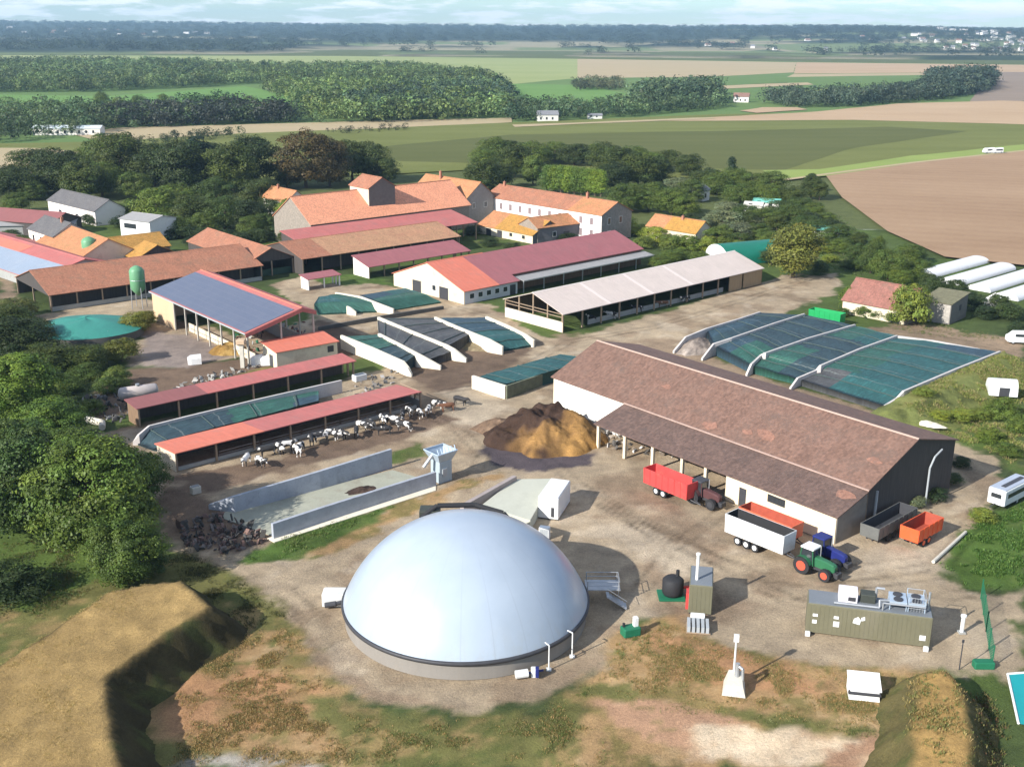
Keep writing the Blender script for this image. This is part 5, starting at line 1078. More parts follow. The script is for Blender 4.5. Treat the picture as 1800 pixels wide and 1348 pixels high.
# caravan-like box trailer and van
x, y = G(1748, 893); t = thing('box_trailer', 'white box trailer with blue-grey roof at the right edge', 'trailer', (x, y, 0), R(40))
p = MB(); p.cbox(3.6, 0, .6, 7.2, 2.4, 2.1, ch=.15); p.build('body', WHITEP, t); p = MB(); p.cbox(3.6, 0, 2.7, 7.0, 2.2, .08, ch=.03); p.build('roof', mat('blue_grey_roof', (.36, .40, .47), .08, .8, .5), t); p = MB(); p.box(.8, -1.23, 1.5, 6.2, -1.19, 2.1); p.box(-.02, -.7, 1.5, .02, .7, 2.1); p.build('window', GLASS, t); p = MB(); p.box(1.2, -.5, 2.8, 6.4, .1, 2.86); p.build('roof_strip', DARKS, t); p = MB(); p.cyl((-1.4, 0, .6), (.1, 0, .7), .07, .07, 6); p.build('drawbar', DARKS, t)
for s in (-1, 1): wheel(3.8, s * 1.0, .38, .25, GREYP, t)
x, y = G(1768, 602); t = thing('parked_van', 'white van parked by the track at the right edge', 'van', (x, y, 0), R(-8))
p = MB(); p.loft([[(x_, -1, z0), (x_, 1, z0), (x_, .95, z1 - .15), (x_, .8, z1), (x_, -.8, z1), (x_, -.95, z1 - .15)] for x_, z0, z1 in ((0, .5, 1.5), (.4, .4, 1.7), (1.2, .4, 2.4), (5.2, .4, 2.5), (5.4, .5, 2.4))]); p.build('body', WHITEP, t); p = MB(); p.hexa([(.42, -.85, 1.5), (.5, -.85, 1.45), (.5, .85, 1.45), (.42, .85, 1.5)], [(1.1, -.75, 2.3), (1.2, -.75, 2.3), (1.2, .75, 2.3), (1.1, .75, 2.3)]); p.box(1.4, -1.01, 1.5, 4.8, -.96, 2.05); p.build('window', GLASS, t)
for xx in (1.1, 4.4):
    for s in (-1, 1): wheel(xx, s * .85, .36, .25, GREYP, t)
x, y = G(214, 712); t = thing('slurry_tanker', 'dusty pale slurry tanker parked at the end of the narrow red shed', 'tanker', (x, y, 0), R(28))
p = MB(); n = 18; p.loft([[(x_, 1.1 * k * math.cos(a), 1.9 + 1.1 * k * math.sin(a)) for a in np.linspace(0, 2 * math.pi, n, endpoint=False)] for x_, k in ((-.4, .3), (-.2, .8), (.1, 1), (5.6, 1), (5.9, .8), (6.05, .3))]); p.build('tank', mat('dusty_tank', (.46, .40, .37), .12, 1, .6), t, True)
p = MB(); p.box(0, -.5, .6, 7.4, .5, .85); p.build('chassis', DARKS, t); p = MB(); p.cyl((2.8, 0, 2.9), (2.8, 0, 3.3), .35, .35, 12); p.build('manhole', STEELP, t)
for xx in (2.6, 3.9):
    for s in (-1, 1): wheel(xx, s * .95, .6, .45, GREYP, t)
def hutch(o, ang, label, sc=1):
    x, y = G(*o); t = thing('calf_hutch', label, 'calf hutch', (x, y, 0), ang, 'white calf hutches')
    p = MB(); p.loft([[(x_, -.75 * k, 0), (x_, .75 * k, 0), (x_, .7 * k, 1.0 * k), (x_, .4 * k, 1.45 * k), (x_, -.4 * k, 1.45 * k), (x_, -.7 * k, 1.0 * k)] for x_, k in ((0, 1), (1.6, .95), (2.1, .75))]); p.build('shell', WHITEP, t); p = MB(); p.box(-.04, -.38, 0, .03, .38, .95); p.build('opening', DARKS, t); t.scale = (sc * 1.15,) * 3
hutch((463, 638), R(210), 'left one of the two white calf hutches by the block shed'); hutch((482, 640), R(190), 'right one of the two white calf hutches by the block shed'); hutch((354, 638), R(200), 'lone white calf hutch at the end of the yard wall')
t = thing('water_trough', 'white-grey water trough in front of the narrow red shed end', 'trough', G3(632, 668), R(40)); p = MB(); p.cbox(0, 0, 0, 2.4, 1.4, 1.1, ch=.1); p.build('tub', mat('pale_cabinet', ()), t); p = MB(); p.cbox(0, 0, 1.1, 2.0, 1.0, .02); p.build('water', GLASS, t)
t = thing('water_trough', 'small pale trough stub standing by the shed wall at the bunker end', 'trough', G3(344, 866), R(40)); p = MB(); p.cbox(0, 0, 0, 1.3, 1.0, 1.0, ch=.1); p.build('tub', CONCW, t); p = MB(); p.cbox(0, 0, 1.0, 1.0, .7, .02); p.build('water', GLASS, t)
t = thing('concrete_pipe', 'pale broken concrete pipe lying left of the cattle sheds', 'pipe', G3(152, 742), R(-40)); p = MB(); p.cyl((0, 0, .5), (3.4, .8, .5), .55, .55, 14); p.cyl((3.4, .8, .5), (5.4, -.4, .5), .5, .5, 14); p.build('pipe', CONCW, t); p = MB(); p.cyl((-.02, 0, .5), (.02, 0, .5), .42, .42, 14); p.build('bore', DARKS, t)
t = thing('utility_post', 'stout pale concrete post standing behind the narrow red shed', 'post', G3(427, 646)); p = MB(); p.box(-.35, -.35, 0, .35, .35, 4.6); p.build('post', CONCW, t); p = MB(); p.cbox(0, 0, 4.6, 1.6, 1.6, .8, ch=.1); p.build('box', mat('tan_box', (.5, .36, .24), .2, 1, .8), t)
heap('chalk_heap', 'small white chalky pile behind the back eave of the big brown barn', 'heap', G(1630,756), 2.4, 1.1, -.6, .6, ((.72,.66,.52),(.8,.74,.6)), 571)
heap('film_bundle', 'crumpled white film bundle between shrubs before the poultry tunnels', 'bundle', G(1746,535), 2.6, 2.2, .3, 3.0, ((.7,.7,.68),(.8,.8,.78)), 572)
heap('straw_heap', 'golden straw heap beside the front corner of the solar barn', 'heap', G(405, 618), 4.2, 2.8, .2, 2.3, ((.22, .13, .04), (.42, .28, .1)), 561)
# scrap: many bits nobody could count
def scrap(name, px, n, cols, seed, hmax=1.4, label=None):
    r = random.Random(seed); P = [G(*q) for q in px]; xs = [p[0] for p in P]; ys = [p[1] for p in P]; mb = MB(); ms = [mat('scrap_%d_%d' % (seed, i), c, .3, 2, .8) for i, c in enumerate(cols)]; k = 0
    while k < n:
        x, y = r.uniform(min(xs), max(xs)), r.uniform(min(ys), max(ys))
        if poly_sd(P, np.array([x]), np.array([y]))[0] > 0: continue
        k += 1; a = r.random() * 3.14; w, d, h = r.uniform(.1, .9), r.uniform(.06, .35), r.uniform(.08, hmax * .75); c, s = math.cos(a), math.sin(a); tx, ty = r.uniform(-.4, .4), r.uniform(-.4, .4)
        q = [(x + c * i * w / 2 - s * j * d / 2, y + s * i * w / 2 + c * j * d / 2) for i, j in ((-1, -1), (1, -1), (1, 1), (-1, 1))]
        mb.hexa([(a_, b_, -.02) for a_, b_ in q], [(a_ + tx, b_ + ty, h * r.uniform(.5, 1)) for a_, b_ in q], r.randrange(len(ms)))
    return tag(mb.build(name, ms), kind='stuff')
scrap('scrap_debris', [(312,925),(350,905),(430,915),(470,950),(400,975),(330,965)], 190, [(.10, .065, .055), (.06, .055, .05), (.17, .14, .125), (.08, .075, .07), (.18, .11, .09)], 61)
scrap('scrap_debris', [(140,700),(200,685),(300,700),(240,735),(200,745),(150,730)], 90, [(.1, .095, .09), (.3, .28, .26), (.06, .06, .06)], 62)
scrap('scrap_debris', [(330,668),(440,640),(470,640),(380,672),(300,690)], 60, [(.25, .24, .22), (.08, .08, .08), (.4, .38, .35)], 63, 1.0)
scrap('loose_debris', [(640,660),(700,650),(690,690),(600,700)], 40, [(.2, .18, .16), (.08, .08, .08), (.34, .32, .3)], 64, .8)
scrap('loose_debris', [(400,590),(540,565),(545,600),(440,620)], 60, [(.2, .05, .05), (.1, .09, .08), (.3, .3, .28), (.02, .12, .06)], 65, 1.8)
scrap('loose_debris', [(1050,755),(1085,752),(1200,800),(1250,815),(1200,815),(1060,785)], 50, [(.3, .25, .2), (.1, .09, .08), (.5, .48, .45)], 66, 1.2)
scrap('loose_debris', [(1530,930),(1600,905),(1640,900),(1600,925)], 20, [(.1, .09, .08), (.2, .06, .05)], 67, .8)

# ================================================================ COWS
def make_cow():
    pts = [((0, 0, 1.05), .36), ((.45, 0, 1.06), .34), ((.85, 0, 1.05), .36), ((-.55, 0, 1.06), .36), ((-.9, 0, 1.08), .3),   # 0-4 trunk
           ((1.2, 0, 1.2), .2), ((1.45, 0, 1.28), .15), ((1.7, 0, 1.18), .12), ((1.92, 0, 1.02), .085),                      # 5-8 neck, head
           ((.8, .2, .8), .13), ((.82, .22, .42), .075), ((.8, .22, .04), .065), ((.8, -.2, .8), .13), ((.82, -.22, .42), .075), ((.8, -.22, .04), .065),  # 9-14 front legs
           ((-.8, .2, .8), .17), ((-.72, .22, .58), .1), ((-.86, .22, .4), .07), ((-.84, .22, .04), .065), ((-.8, -.2, .8), .17), ((-.72, -.22, .58), .1), ((-.86, -.22, .4), .07), ((-.84, -.22, .04), .065),  # hind legs
           ((-1.14, 0, 1.15), .05), ((-1.2, 0, .8), .03), ((-1.2, 0, .5), .04), ((-.55, 0, .68), .14), ((1.42, .2, 1.36), .045), ((1.42, -.2, 1.36), .045)]
    ed = [(0, 1), (1, 2), (0, 3), (3, 4), (2, 5), (5, 6), (6, 7), (7, 8), (2, 9), (9, 10), (10, 11), (2, 12), (12, 13), (13, 14), (4, 15), (15, 16), (16, 17), (17, 18), (4, 19), (19, 20), (20, 21), (21, 22), (4, 23), (23, 24), (24, 25), (3, 26), (6, 27), (6, 28)]
    me = bpy.data.meshes.new('cow_frame'); me.from_pydata([p for p, r in pts], ed, []); o = bpy.data.objects.new('cow_frame', me); COL.objects.link(o)
    o.modifiers.new('s', 'SKIN'); sv = me.skin_vertices[0].data
    for i, (p, r) in enumerate(pts): sv[i].radius = (r, r * (1.15 if i < 5 else 1)); sv[i].use_root = (i == 0)
    md = o.modifiers.new('d', 'SUBSURF'); md.levels = 1; md.render_levels = 1
    dg = bpy.context.evaluated_depsgraph_get(); m2 = bpy.data.meshes.new_from_object(o.evaluated_get(dg)); bpy.data.objects.remove(o); bpy.data.meshes.remove(me)
    m2.name = 'cow'; m2.polygons.foreach_set('use_smooth', [True] * len(m2.polygons)); return m2
def cow_mat(name, a, b_, bias):
    m, nt, b = newmat(name); tc = N(nt, 'ShaderNodeTexCoord').outputs['Object']; oi = N(nt, 'ShaderNodeObjectInfo')
    ad = N(nt, 'ShaderNodeVectorMath', operation='ADD'); nt.links.new(tc, ad.inputs[0]); cb = N(nt, 'ShaderNodeCombineXYZ'); nt.links.new(math_(nt, 'MULTIPLY', oi.outputs['Random'], 37.), cb.inputs[0]); nt.links.new(cb.outputs[0], ad.inputs[1])
    f = maprange(nt, noise(nt, ad.outputs[0], 1.5, 2, .4), bias + .03, bias + .07)
    nt.links.new(mixc(nt, f, a, b_), b.inputs['Base Color']); b.inputs['Roughness'].default_value = .75; return m
CM = [cow_mat('black_white_hide', (.022, .02, .02), (.72, .68, .63), .47), cow_mat('mostly_white_hide', (.03, .028, .026), (.75, .71, .66), .42), cow_mat('mostly_black_hide', (.022, .02, .02), (.70, .66, .6), .60), cow_mat('brown_hide', (.16, .07, .035), (.55, .48, .4), .62)]
cme = make_cow(); cow_meshes = []
for m in CM:
    k = cme.copy(); k.materials.clear(); k.materials.append(m); cow_meshes.append(k)
COWS = [((437,826),118,1),((455,830),105,0),((470,812),20,2),((487,812),130,0),((505,806),200,1),((519,808),125,1),((532,804),95,0),((552,793),130,2),((566,790),60,0),((583,787),125,0),((600,780),150,2),((622,772),120,2),((640,766),140,0),((656,762),130,2),((668,758),110,0),((688,752),130,0),((704,749),100,2),((722,742),150,1),((741,740),120,0),((758,735),110,1),((774,733),140,0),((790,731),30,3),((805,727),150,2),((680,770),20,2),((708,764),10,0)]
for (u, v), a, k in COWS:
    u, v = u + rng.uniform(-5, 5), v - rng.uniform(4, 15)
    o = link('cow', cow_meshes[k]); o.location = G3(u, v); o.rotation_euler = (0, 0, R(a + 180 + rng.uniform(-35, 35))); s = rng.uniform(1.05, 1.2); o.scale = (s, s, s)
    tag(o, ('black and white cow at the open front of the long bright red shed', 'nearly white cow at the open front of the long bright red shed', 'mostly black cow at the open front of the long bright red shed', 'brown cow at the far end of the long bright red shed')[k], 'cow', ('pied cows along the feeding shed', 'white cows along the feeding shed', 'black cows along the feeding shed', 'brown cow at the feeding shed')[k])
for i, (u, v) in enumerate(((1040, 566), (1075, 560), (1120, 548), (1165, 540), (1205, 531))):
    o = link('cow', cow_meshes[(2, 0, 2, 3, 0)[i]]); o.location = G3(u, v); o.rotation_euler = (0, 0, R(130 + 20 * i)); o.scale = (1.1,) * 3
    tag(o, ('mostly black cow nearest the left gable inside the pale pink barn', 'pied cow second from the gable inside the pale pink barn', 'mostly black cow in the middle of the pale pink barn', 'brown cow inside the pale pink barn', 'pied cow farthest along inside the pale pink barn')[i], 'cow')
# ================================================================ TREES
def leaf_mat(name, base, var=.3, hue=(1.25, 1.05, .7), wet=.55):
    m, nt, b = newmat(name)
    at = N(nt, 'ShaderNodeVertexColor', layer_name='Col').outputs[0]; oi = N(nt, 'ShaderNodeObjectInfo').outputs['Random']
    c = mixc(nt, oi, scl(base, 1 - var), tuple(x * h * (1 + var) for x, h in zip(base, hue)))
    c = mixc(nt, 1., c, at, 'MULTIPLY')
    nt.links.new(c, b.inputs['Base Color']); b.inputs['Roughness'].default_value = wet; b.inputs['Specular IOR Level'].default_value = .25
    tr = N(nt, 'ShaderNodeBsdfTranslucent'); nt.links.new(mixc(nt, 1., c, (1.2, 1.25, .6), 'MULTIPLY'), tr.inputs[0])
    mx = N(nt, 'ShaderNodeMixShader'); mx.inputs[0].default_value = .22; nt.links.new(b.outputs[0], mx.inputs[1]); nt.links.new(tr.outputs[0], mx.inputs[2])
    nt.links.new(mx.outputs[0], [n for n in nt.nodes if n.type == 'OUTPUT_MATERIAL'][0].inputs[0])
    MATS[name] = m; return m
BARK = mat('bark', (.10, .075, .055), .3, 3, .95, bmp=.5)
def unit(v): return v / (np.linalg.norm(v, axis=-1, keepdims=True) + 1e-9)
def crown_np(seed, ncl, per, prof, leaf, clr=.2, squash=.8, fill=.55, cvar=.28):
    """leaf quads on clumps that fill a crown profile: prof(z in 0..1) gives the radius; unit tree height"""
    r = np.random.default_rng(seed); V = []; C = []
    cz = []; 
    while len(cz) < ncl:
        z = r.uniform(.12, 1.0); R0 = prof(z)
        if R0 > .02 and r.random() < (R0 / .5) + .15: cz.append(z)
    for z in cz:
        R0 = prof(z); a = r.uniform(0, 2 * math.pi); q = R0 * math.sqrt(r.uniform(fill ** 2, 1.0)) * r.uniform(.72, 1.16)
        c0 = np.array((q * math.cos(a), q * math.sin(a), z)); rad = clr * r.uniform(.4, 1.35) * (.5 + R0)
        d = unit(r.normal(size=(per, 3))); d[:, 2] = np.where(d[:, 2] < -.35, -d[:, 2], d[:, 2])
        P = c0 + d * rad * np.array((1, 1, squash)) * r.uniform(.7, 1.1, (per, 1))
        out = unit(P - np.array((0, 0, .45))); n = unit(d * .9 + out * .5 + r.normal(size=(per, 3)) * .45)
        t = unit(np.cross(n, r.normal(size=(per, 3)))); bb = np.cross(n, t); s = leaf * r.uniform(.6, 1.35, (per, 1))
        V.append(np.stack([P - t * s - bb * s * .6, P + t * s - bb * s * .45, P + t * s * .9 + bb * s * .6, P - t * s * .8 + bb * s * .7], 1))
        k = (1 + cvar * r.uniform(-1, 1)) * r.uniform(.78, 1.22, (per, 1)); warm = r.uniform(-.1, .12)
        C.append(np.repeat(np.clip(k * np.array((1 + warm, 1, 1 - warm)), .2, 2), 4, 0).reshape(per, 4, 3))
    V = np.concatenate(V).reshape(-1, 3); C = np.concatenate(C).reshape(-1, 3)
    return V, C
def quads(n): return np.arange(n).reshape(-1, 4)
def trunk_mesh(seed, prof, th=.035, lean=.0):
    r = random.Random(seed); p = MB(); x = y = 0; z = -.01; rad = th; pts = []
    for i in range(6):
        pts.append((x, y, z, rad)); x += r.uniform(-.02, .02); y += r.uniform(-.02, .02); z += .13; rad *= .8
    for a, b in zip(pts, pts[1:]): p.cyl(a[:3], b[:3], a[3], b[3], 7)
    for i in range(9):
        a = pts[r.randrange(2, 6)]; an = r.uniform(0, 6.28); zz = min(.95, a[2] + r.uniform(.1, .25)); q = prof(min(.98, zz)) * .75
        m = (a[0] + q * .5 * math.cos(an), a[1] + q * .5 * math.sin(an), (a[2] + zz) / 2 + .03); p.cyl(a[:3], m, a[3] * .55, a[3] * .35, 5); p.cyl(m, (q * math.cos(an), q * math.sin(an), zz), a[3] * .35, .003, 5)
    o = p.build('trunk', BARK); me = o.data; bpy.data.objects.remove(o); return me
egg = lambda lo, wide, w: (lambda z: w * math.sqrt(max(0, 1 - ((z - wide) / ((1.02 - wide) if z > wide else (wide - lo))) ** 2)))
PROF = dict(round=egg(.08, .5, .42), wide=egg(.06, .46, .52), tall=egg(.05, .45, .30), poplar=egg(.0, .42, .16), bush=egg(-.5, .25, .55), cone=lambda z: .30 * max(0, 1.02 - z) ** .8 * (z > .08), cedar=lambda z: .46 * max(0, 1.03 - z) ** .5 * (z > .15) * (.55 + .45 * (math.sin(z * 34) > -.1)))
KIND = {}
def kind(key, prof, base, n=3, ncl=60, per=70, leaf=.021, clr=.22, squash=.8, fill=.5, cvar=.28, var=.25, seed=1, hue=(1.25, 1.08, .7)):
    lm = leaf_mat(key + '_leaves', base, var, hue); L = []
    for i in range(n):
        V, C = crown_np(seed * 10 + i, ncl, per, PROF[prof], leaf, clr, squash, fill, cvar)
        L.append((mesh_np(key + '_crown', V, quads(len(V)), lm, C), trunk_mesh(seed * 10 + i, PROF[prof])))
    KIND[key] = L
kind('oak', 'wide', (.075, .117, .028), 4, 110, 150, .0125, .19, seed=1)
kind('near', 'wide', (.07, .116, .026), 4, 180, 200, .0108, .15, seed=2, cvar=.35, fill=.6)
kind('nearlight', 'round', (.078, .138, .028), 2, 160, 200, .0108, .15, seed=3, cvar=.3, fill=.6)
kind('dark', 'round', (.046, .07, .021), 3, 95, 150, .0132, .19, seed=4)
kind('light', 'round', (.105, .16, .035), 3, 95, 140, .0135, .18, seed=5)
kind('brown', 'wide', (.085, .068, .026), 2, 110, 150, .0122, .17, seed=6, hue=(1.15, 1.0, .8))
kind('cedar', 'cedar', (.025, .048, .026), 2, 90, 90, .017, .2, .25, .4, seed=7)
kind('poplar', 'poplar', (.125, .20, .04), 2, 70, 80, .014, .22, 1.1, .3, seed=8)
kind('cone', 'cone', (.03, .055, .025), 2, 70, 70, .016, .2, .7, .4, seed=9)
kind('bush', 'bush', (.075, .12, .028), 4, 70, 110, .02, .22, .8, .5, seed=10)
kind('lbush', 'bush', (.15, .20, .04), 3, 70, 110, .02, .22, .8, .5, seed=11)
kind('dbush', 'bush', (.035, .06, .022), 3, 70, 110, .02, .22, .8, .5, seed=12)
kind('olive', 'round', (.115, .135, .036), 3, 100, 130, .014, .19, seed=13)
kind('grey', 'round', (.13, .15, .085), 2, 70, 80, .018, .2, seed=14, hue=(1.1, 1.1, .95))
HALF = {'oak': .52, 'near': .52, 'nearlight': .44, 'dark': .44, 'light': .44, 'brown': .52, 'cedar': .46, 'poplar': .19, 'cone': .26, 'bush': .6, 'lbush': .6, 'dbush': .6, 'olive': .44, 'grey': .44}
TLAB = {'oak': 'mid green broadleaf tree', 'near': 'dark green leafy tree', 'nearlight': 'fresh light green tree', 'dark': 'very dark green tree', 'light': 'bright yellow-green tree', 'brown': 'big russet-brown tree', 'cedar': 'layered dark cedar', 'poplar': 'slender light green poplar', 'cone': 'pointed dark conifer', 'bush': 'rounded green bush', 'lbush': 'light green bush', 'dbush': 'dark green bush', 'olive': 'olive green tree', 'grey': 'pale grey-green tree'}
tcount = {}
def tree(k, u, v, wpx, hpx, where, label=None, jit=0):
    i = tcount[k] = tcount.get(k, -1) + 1
    cme, tme = KIND[k][i % len(KIND[k])]; isb = 'bush' in k
    x, y = G(u, v); d = depth(u, v); el = math.atan2(CAMH, y); W = wpx * d / FPX; Hh = hpx * d / FPX / math.cos(el) * .96
    # the pixel height of a round crown also holds its depth: take off the near half
    Hh = max(.5 * W, Hh - .35 * W * math.sin(el)) if not isb else max(.35 * W, Hh - .5 * W * math.sin(el))
    lab = label or '%s %s' % (TLAB[k], where)
    t = thing('bush' if isb else 'tree', lab, 'bush' if isb else 'tree', (x, y, ground_z(x, y)), rng.uniform(0, 6.28), None if label else '%ss %s' % (TLAB[k], where))
    s = W / (2 * HALF[k]); t.scale = (s, s, Hh / 1.0)
    link('crown', cme, t); 
    if not isb: link('trunk', tme, t)
    return t
def row(k, where, items):
    for it in items: tree(k, it[0], it[1], it[2], it[3], where)
# --- the big trees at the left edge
tree('near', 172, 958, 215, 205, '', 'biggest dark green tree of the near left clump, beside the scrap yard')
tree('near', 52, 930, 190, 190, '', 'dark leafy tree at the left edge behind the brown mound')
tree('near', 222, 1022, 130, 130, '', 'lower dark tree at the foot of the near left clump, touching the mound')
tree('near', 235, 880, 110, 95, '', 'small dark tree between the near left clump and the feeding shed end')
tree('near', 120, 862, 150, 120, '', 'dark tree at the top of the near left clump')
tree('near', 20, 845, 140, 120, '', 'dark tree on the left edge above the leafy tree behind the mound')
tree('nearlight', 42, 742, 150, 130, '', 'sunlit fresh green tree at the left edge below the turquoise pit')
tree('nearlight', 95, 790, 120, 100, '', 'fresh green tree in front of the sunlit left-edge tree')
tree('dbush', 18, 1045, 140, 75, '', 'dark rounded bush at the left edge on the slope above the mound')
tree('bush', 265, 1010, 70, 60, '', 'green bush at the tip of the dry mound')
row('dark', 'around the turquoise pit at the left edge', [(30,640,110,90),(90,655,100,60),(15,590,90,60),(150,650,80,45),(55,610,90,50)])
row('olive', 'beside the turquoise pit', [(238,585,50,40),(255,572,40,28),(215,635,60,45),(30,560,70,40)])
row('bush', 'on the rough ground below the turquoise pit', [(110,690,70,40),(190,690,50,34),(160,725,50,30),(120,745,50,30),(150,665,60,34)])
tree('lbush', 207, 678, 56, 40, '', 'bright green bush at the corner of the dirt patch')
# --- belt behind the left half
row('dark', 'in the dense belt behind the lichened wing', [(110,340,90,80),(150,352,80,70),(215,330,90,95),(270,330,90,80),(320,338,90,90),(300,310,80,60),(410,340,90,90),(445,330,90,90),(60,330,90,70),(20,350,80,60),(370,300,70,50),(460,372,70,60),(340,400,70,60),(440,405,60,55)])
row('oak', 'just left of the great orange barn', [(395,404,80,62),(380,372,80,60)])
row('oak', 'in the dense belt behind the lichened wing', [(195,310,90,75),(180,345,70,60),(240,350,60,50),(95,315,70,45),(150,310,70,50),(310,372,70,50),(235,388,50,40),(130,340,60,40)])
row('light', 'in the dense belt behind the lichened wing', [(278,392,80,66),(180,335,50,46),(405,330,50,40)])
tree('cedar', 350, 330, 95, 95, '', 'flat-layered dark cedar rising above the belt left of the brown tree')
tree('brown', 538, 330, 108, 102, '', 'great russet-brown tree left of the dovecote tower')
tree('brown', 580, 328, 80, 84, '', 'smaller russet-brown tree close behind the dovecote tower')
row('dark', 'between the brown tree and the olive field', [(620,318,70,72),(655,318,60,68),(682,322,40,44),(600,300,60,40),(505,330,50,50)])
tree('dark', 475, 395, 50, 46, '', 'dark tree left of the great orange barn gable')
row('bush', 'along the gable of the great orange barn', [(455,402,50,36),(488,408,40,30)])
tree('light', 504, 401, 36, 52, '', 'bright lime green ivy-covered tree on the stone gable of the great orange barn')
row('dbush', 'on the lichened roofs near the smaller silo', [(300,420,34,20),(322,412,30,22)])
row('oak', 'behind the white cube-like house at the left', [(262,415,50,36),(180,380,40,28),(30,372,50,36),(75,340,50,40),(10,345,50,44),(290,395,44,32)])
row('bush', 'between the house and the lichened wing at the left', [(300,405,46,32),(40,440,50,30),(20,425,40,24)])
row('dbush', 'on the strip of grass between the belt and the barns', [(330,418,46,26),(360,420,44,24),(395,424,44,24),(425,428,44,24),(455,425,44,26),(480,420,40,26),(340,432,36,18),(500,425,30,20),(160,395,40,22),(215,400,40,22),(240,408,36,20)])
row('oak', 'on the strip of grass between the belt and the barns', [(440,418,50,40),(465,412,44,38),(360,412,54,40),(310,415,50,36),(150,372,44,34),(60,352,44,34)])
row('dbush', 'in the court between the barns and the white farmhouse', [(830,412,34,18),(860,432,36,18),(900,440,36,16),(1000,425,36,18),(1040,405,40,24),(1075,412,40,22),(1060,395,34,22)])
# --- belt behind the centre
row('dark', 'in the belt behind the long white farmhouse', [(850,340,60,60),(905,312,60,60),(895,280,50,34),(1010,292,60,40),(1060,300,60,50),(1090,318,70,60),(1120,330,70,60),(1080,335,60,50),(1150,325,60,50),(1175,300,50,36),(1210,310,50,40),(1240,335,60,40),(880,330,50,44),(830,325,30,36)])
row('oak', 'in the belt behind the long white farmhouse', [(865,285,60,44),(850,300,50,40),(935,292,70,44),(975,285,60,36),(1040,282,50,30),(1110,290,60,34),(1140,305,60,40),(1100,372,70,50),(1140,372,70,54),(1180,378,60,50),(1205,382,50,40),(1215,355,50,40),(1260,342,60,40),(1290,330,50,36),(1320,335,50,34),(1355,340,60,40),(1345,362,60,40),(1300,362,60,40)])
row('poplar', 'in the pale row behind the white farmhouse roof', [(962,338,24,46),(974,339,24,46),(986,340,24,47),(998,341,24,47),(1010,342,24,47),(1022,343,24,46),(1034,344,24,46),(1046,345,24,46),(1056,346,22,45)])
tree('light', 937, 325, 40, 52, '', 'round light green tree at the left end of the pale poplar row')
tree('cedar', 845, 335, 60, 55, '', 'spreading cedar between the great orange barn and the white farmhouse')
row('cone', 'standing above the garden trees on the right of the belt', [(1285,325,24,50),(1243,330,20,36),(1425,338,28,34)])
row('dark', 'at the right end of the belt beside the ploughed field', [(1425,350,40,42),(1440,352,30,32),(1390,362,50,36)])
row('grey', 'among the gardens right of the golden cottage', [(1270,402,60,34),(1300,420,50,30),(1240,405,40,24),(1320,402,40,22),(1190,335,40,24),(1280,382,50,24)])
row('oak', 'among the gardens right of the golden cottage', [(1260,438,60,40),(1340,398,60,34),(1395,392,60,34),(1420,412,60,30),(1370,384,60,30),(1450,395,40,22),(1470,420,50,26),(1310,388,50,30)])
row('lbush', 'in front of the golden cottage', [(1150,428,50,34),(1180,438,50,30),(1245,442,44,30),(1120,412,44,22),(1130,436,40,24)])
row('bush', 'in front of the golden cottage', [(1210,440,50,30),(1100,400,40,24),(1165,410,40,20),(1215,418,40,22),(1230,460,40,22),(1195,455,40,20)])
tree('olive', 1394, 488, 98, 96, '', 'large round olive green tree standing alone beyond the pale pink barn')
tree('bush', 1440, 482, 36, 26, '', 'small bush at the foot of the large olive green tree')
row('oak', 'in the gardens along the ploughed field', [(1330,420,46,30),(1350,440,50,34),(1385,425,40,26),(1410,440,44,28),(1440,430,40,24),(1475,445,40,26),(1300,450,44,30),(1405,375,50,30),(1430,380,40,26),(1300,432,40,24),(1500,455,36,26),(1180,460,40,24),(1160,470,40,22),(1270,420,44,26)])
row('dark', 'in the gardens along the ploughed field', [(1315,402,36,30),(1365,405,36,28),(1425,398,36,26),(1355,465,40,30),(1460,408,30,24),(1510,430,30,24),(1215,400,36,26)])
row('lbush', 'in the gardens along the ploughed field', [(1340,455,34,20),(1375,442,30,18),(1460,460,34,16),(1490,470,30,16),(1395,460,30,16),(1420,420,28,16),(1320,440,28,16),(1445,445,28,16)])
row('oak', 'between the ploughed field and the red tiled barn', [(1530,480,44,58),(1560,492,60,56),(1592,470,50,42),(1610,462,34,32),(1540,450,30,36),(1580,500,40,30)])
row('bush', 'between the ploughed field and the red tiled barn', [(1500,475,30,22),(1600,490,50,34),(1510,450,30,24),(1480,432,40,18),(1620,478,40,26)])
row('dbush', 'between the red tiled barn and the white tunnels', [(1645,515,44,34),(1680,520,44,32),(1710,545,50,36),(1770,560,60,34),(1730,560,40,26),(1790,590,40,30),(1630,505,36,28),(1755,540,40,26)])
tree('lbush', 1598, 572, 76, 80, '', 'ivy-green dome of leaves between the red tiled barn and the stone hut')
row('bush', 'against the front of the red tiled stone barn', [(1498,548,34,26),(1520,556,40,24),(1545,560,34,22),(1480,556,30,18),(1570,566,36,24)])
tree('bush', 1492, 545, 40, 44, '', 'green bush hanging over the stone barn front')
# --- weedy bank and lower right
row('lbush', 'on the weedy bank beyond the brown barn', [(1620,720,40,14),(1690,740,50,22),(1650,745,40,16),(1720,735,46,22)])
row('bush', 'on the weedy bank beyond the brown barn', [(1760,735,60,44),(1790,760,50,40),(1740,775,50,30),(1770,800,50,28)])
tree('lbush', 1725, 915, 50, 30, '', 'yellow-green bush in front of the white box trailer')
row('dbush', 'at the shaded gable of the brown barn', [(1645,880,40,30),(1670,850,40,26),(1690,820,36,22)])
tree('grey', 1608, 892, 36, 26, '', 'pale grey-green shrub between the two trailers at the barn gable')

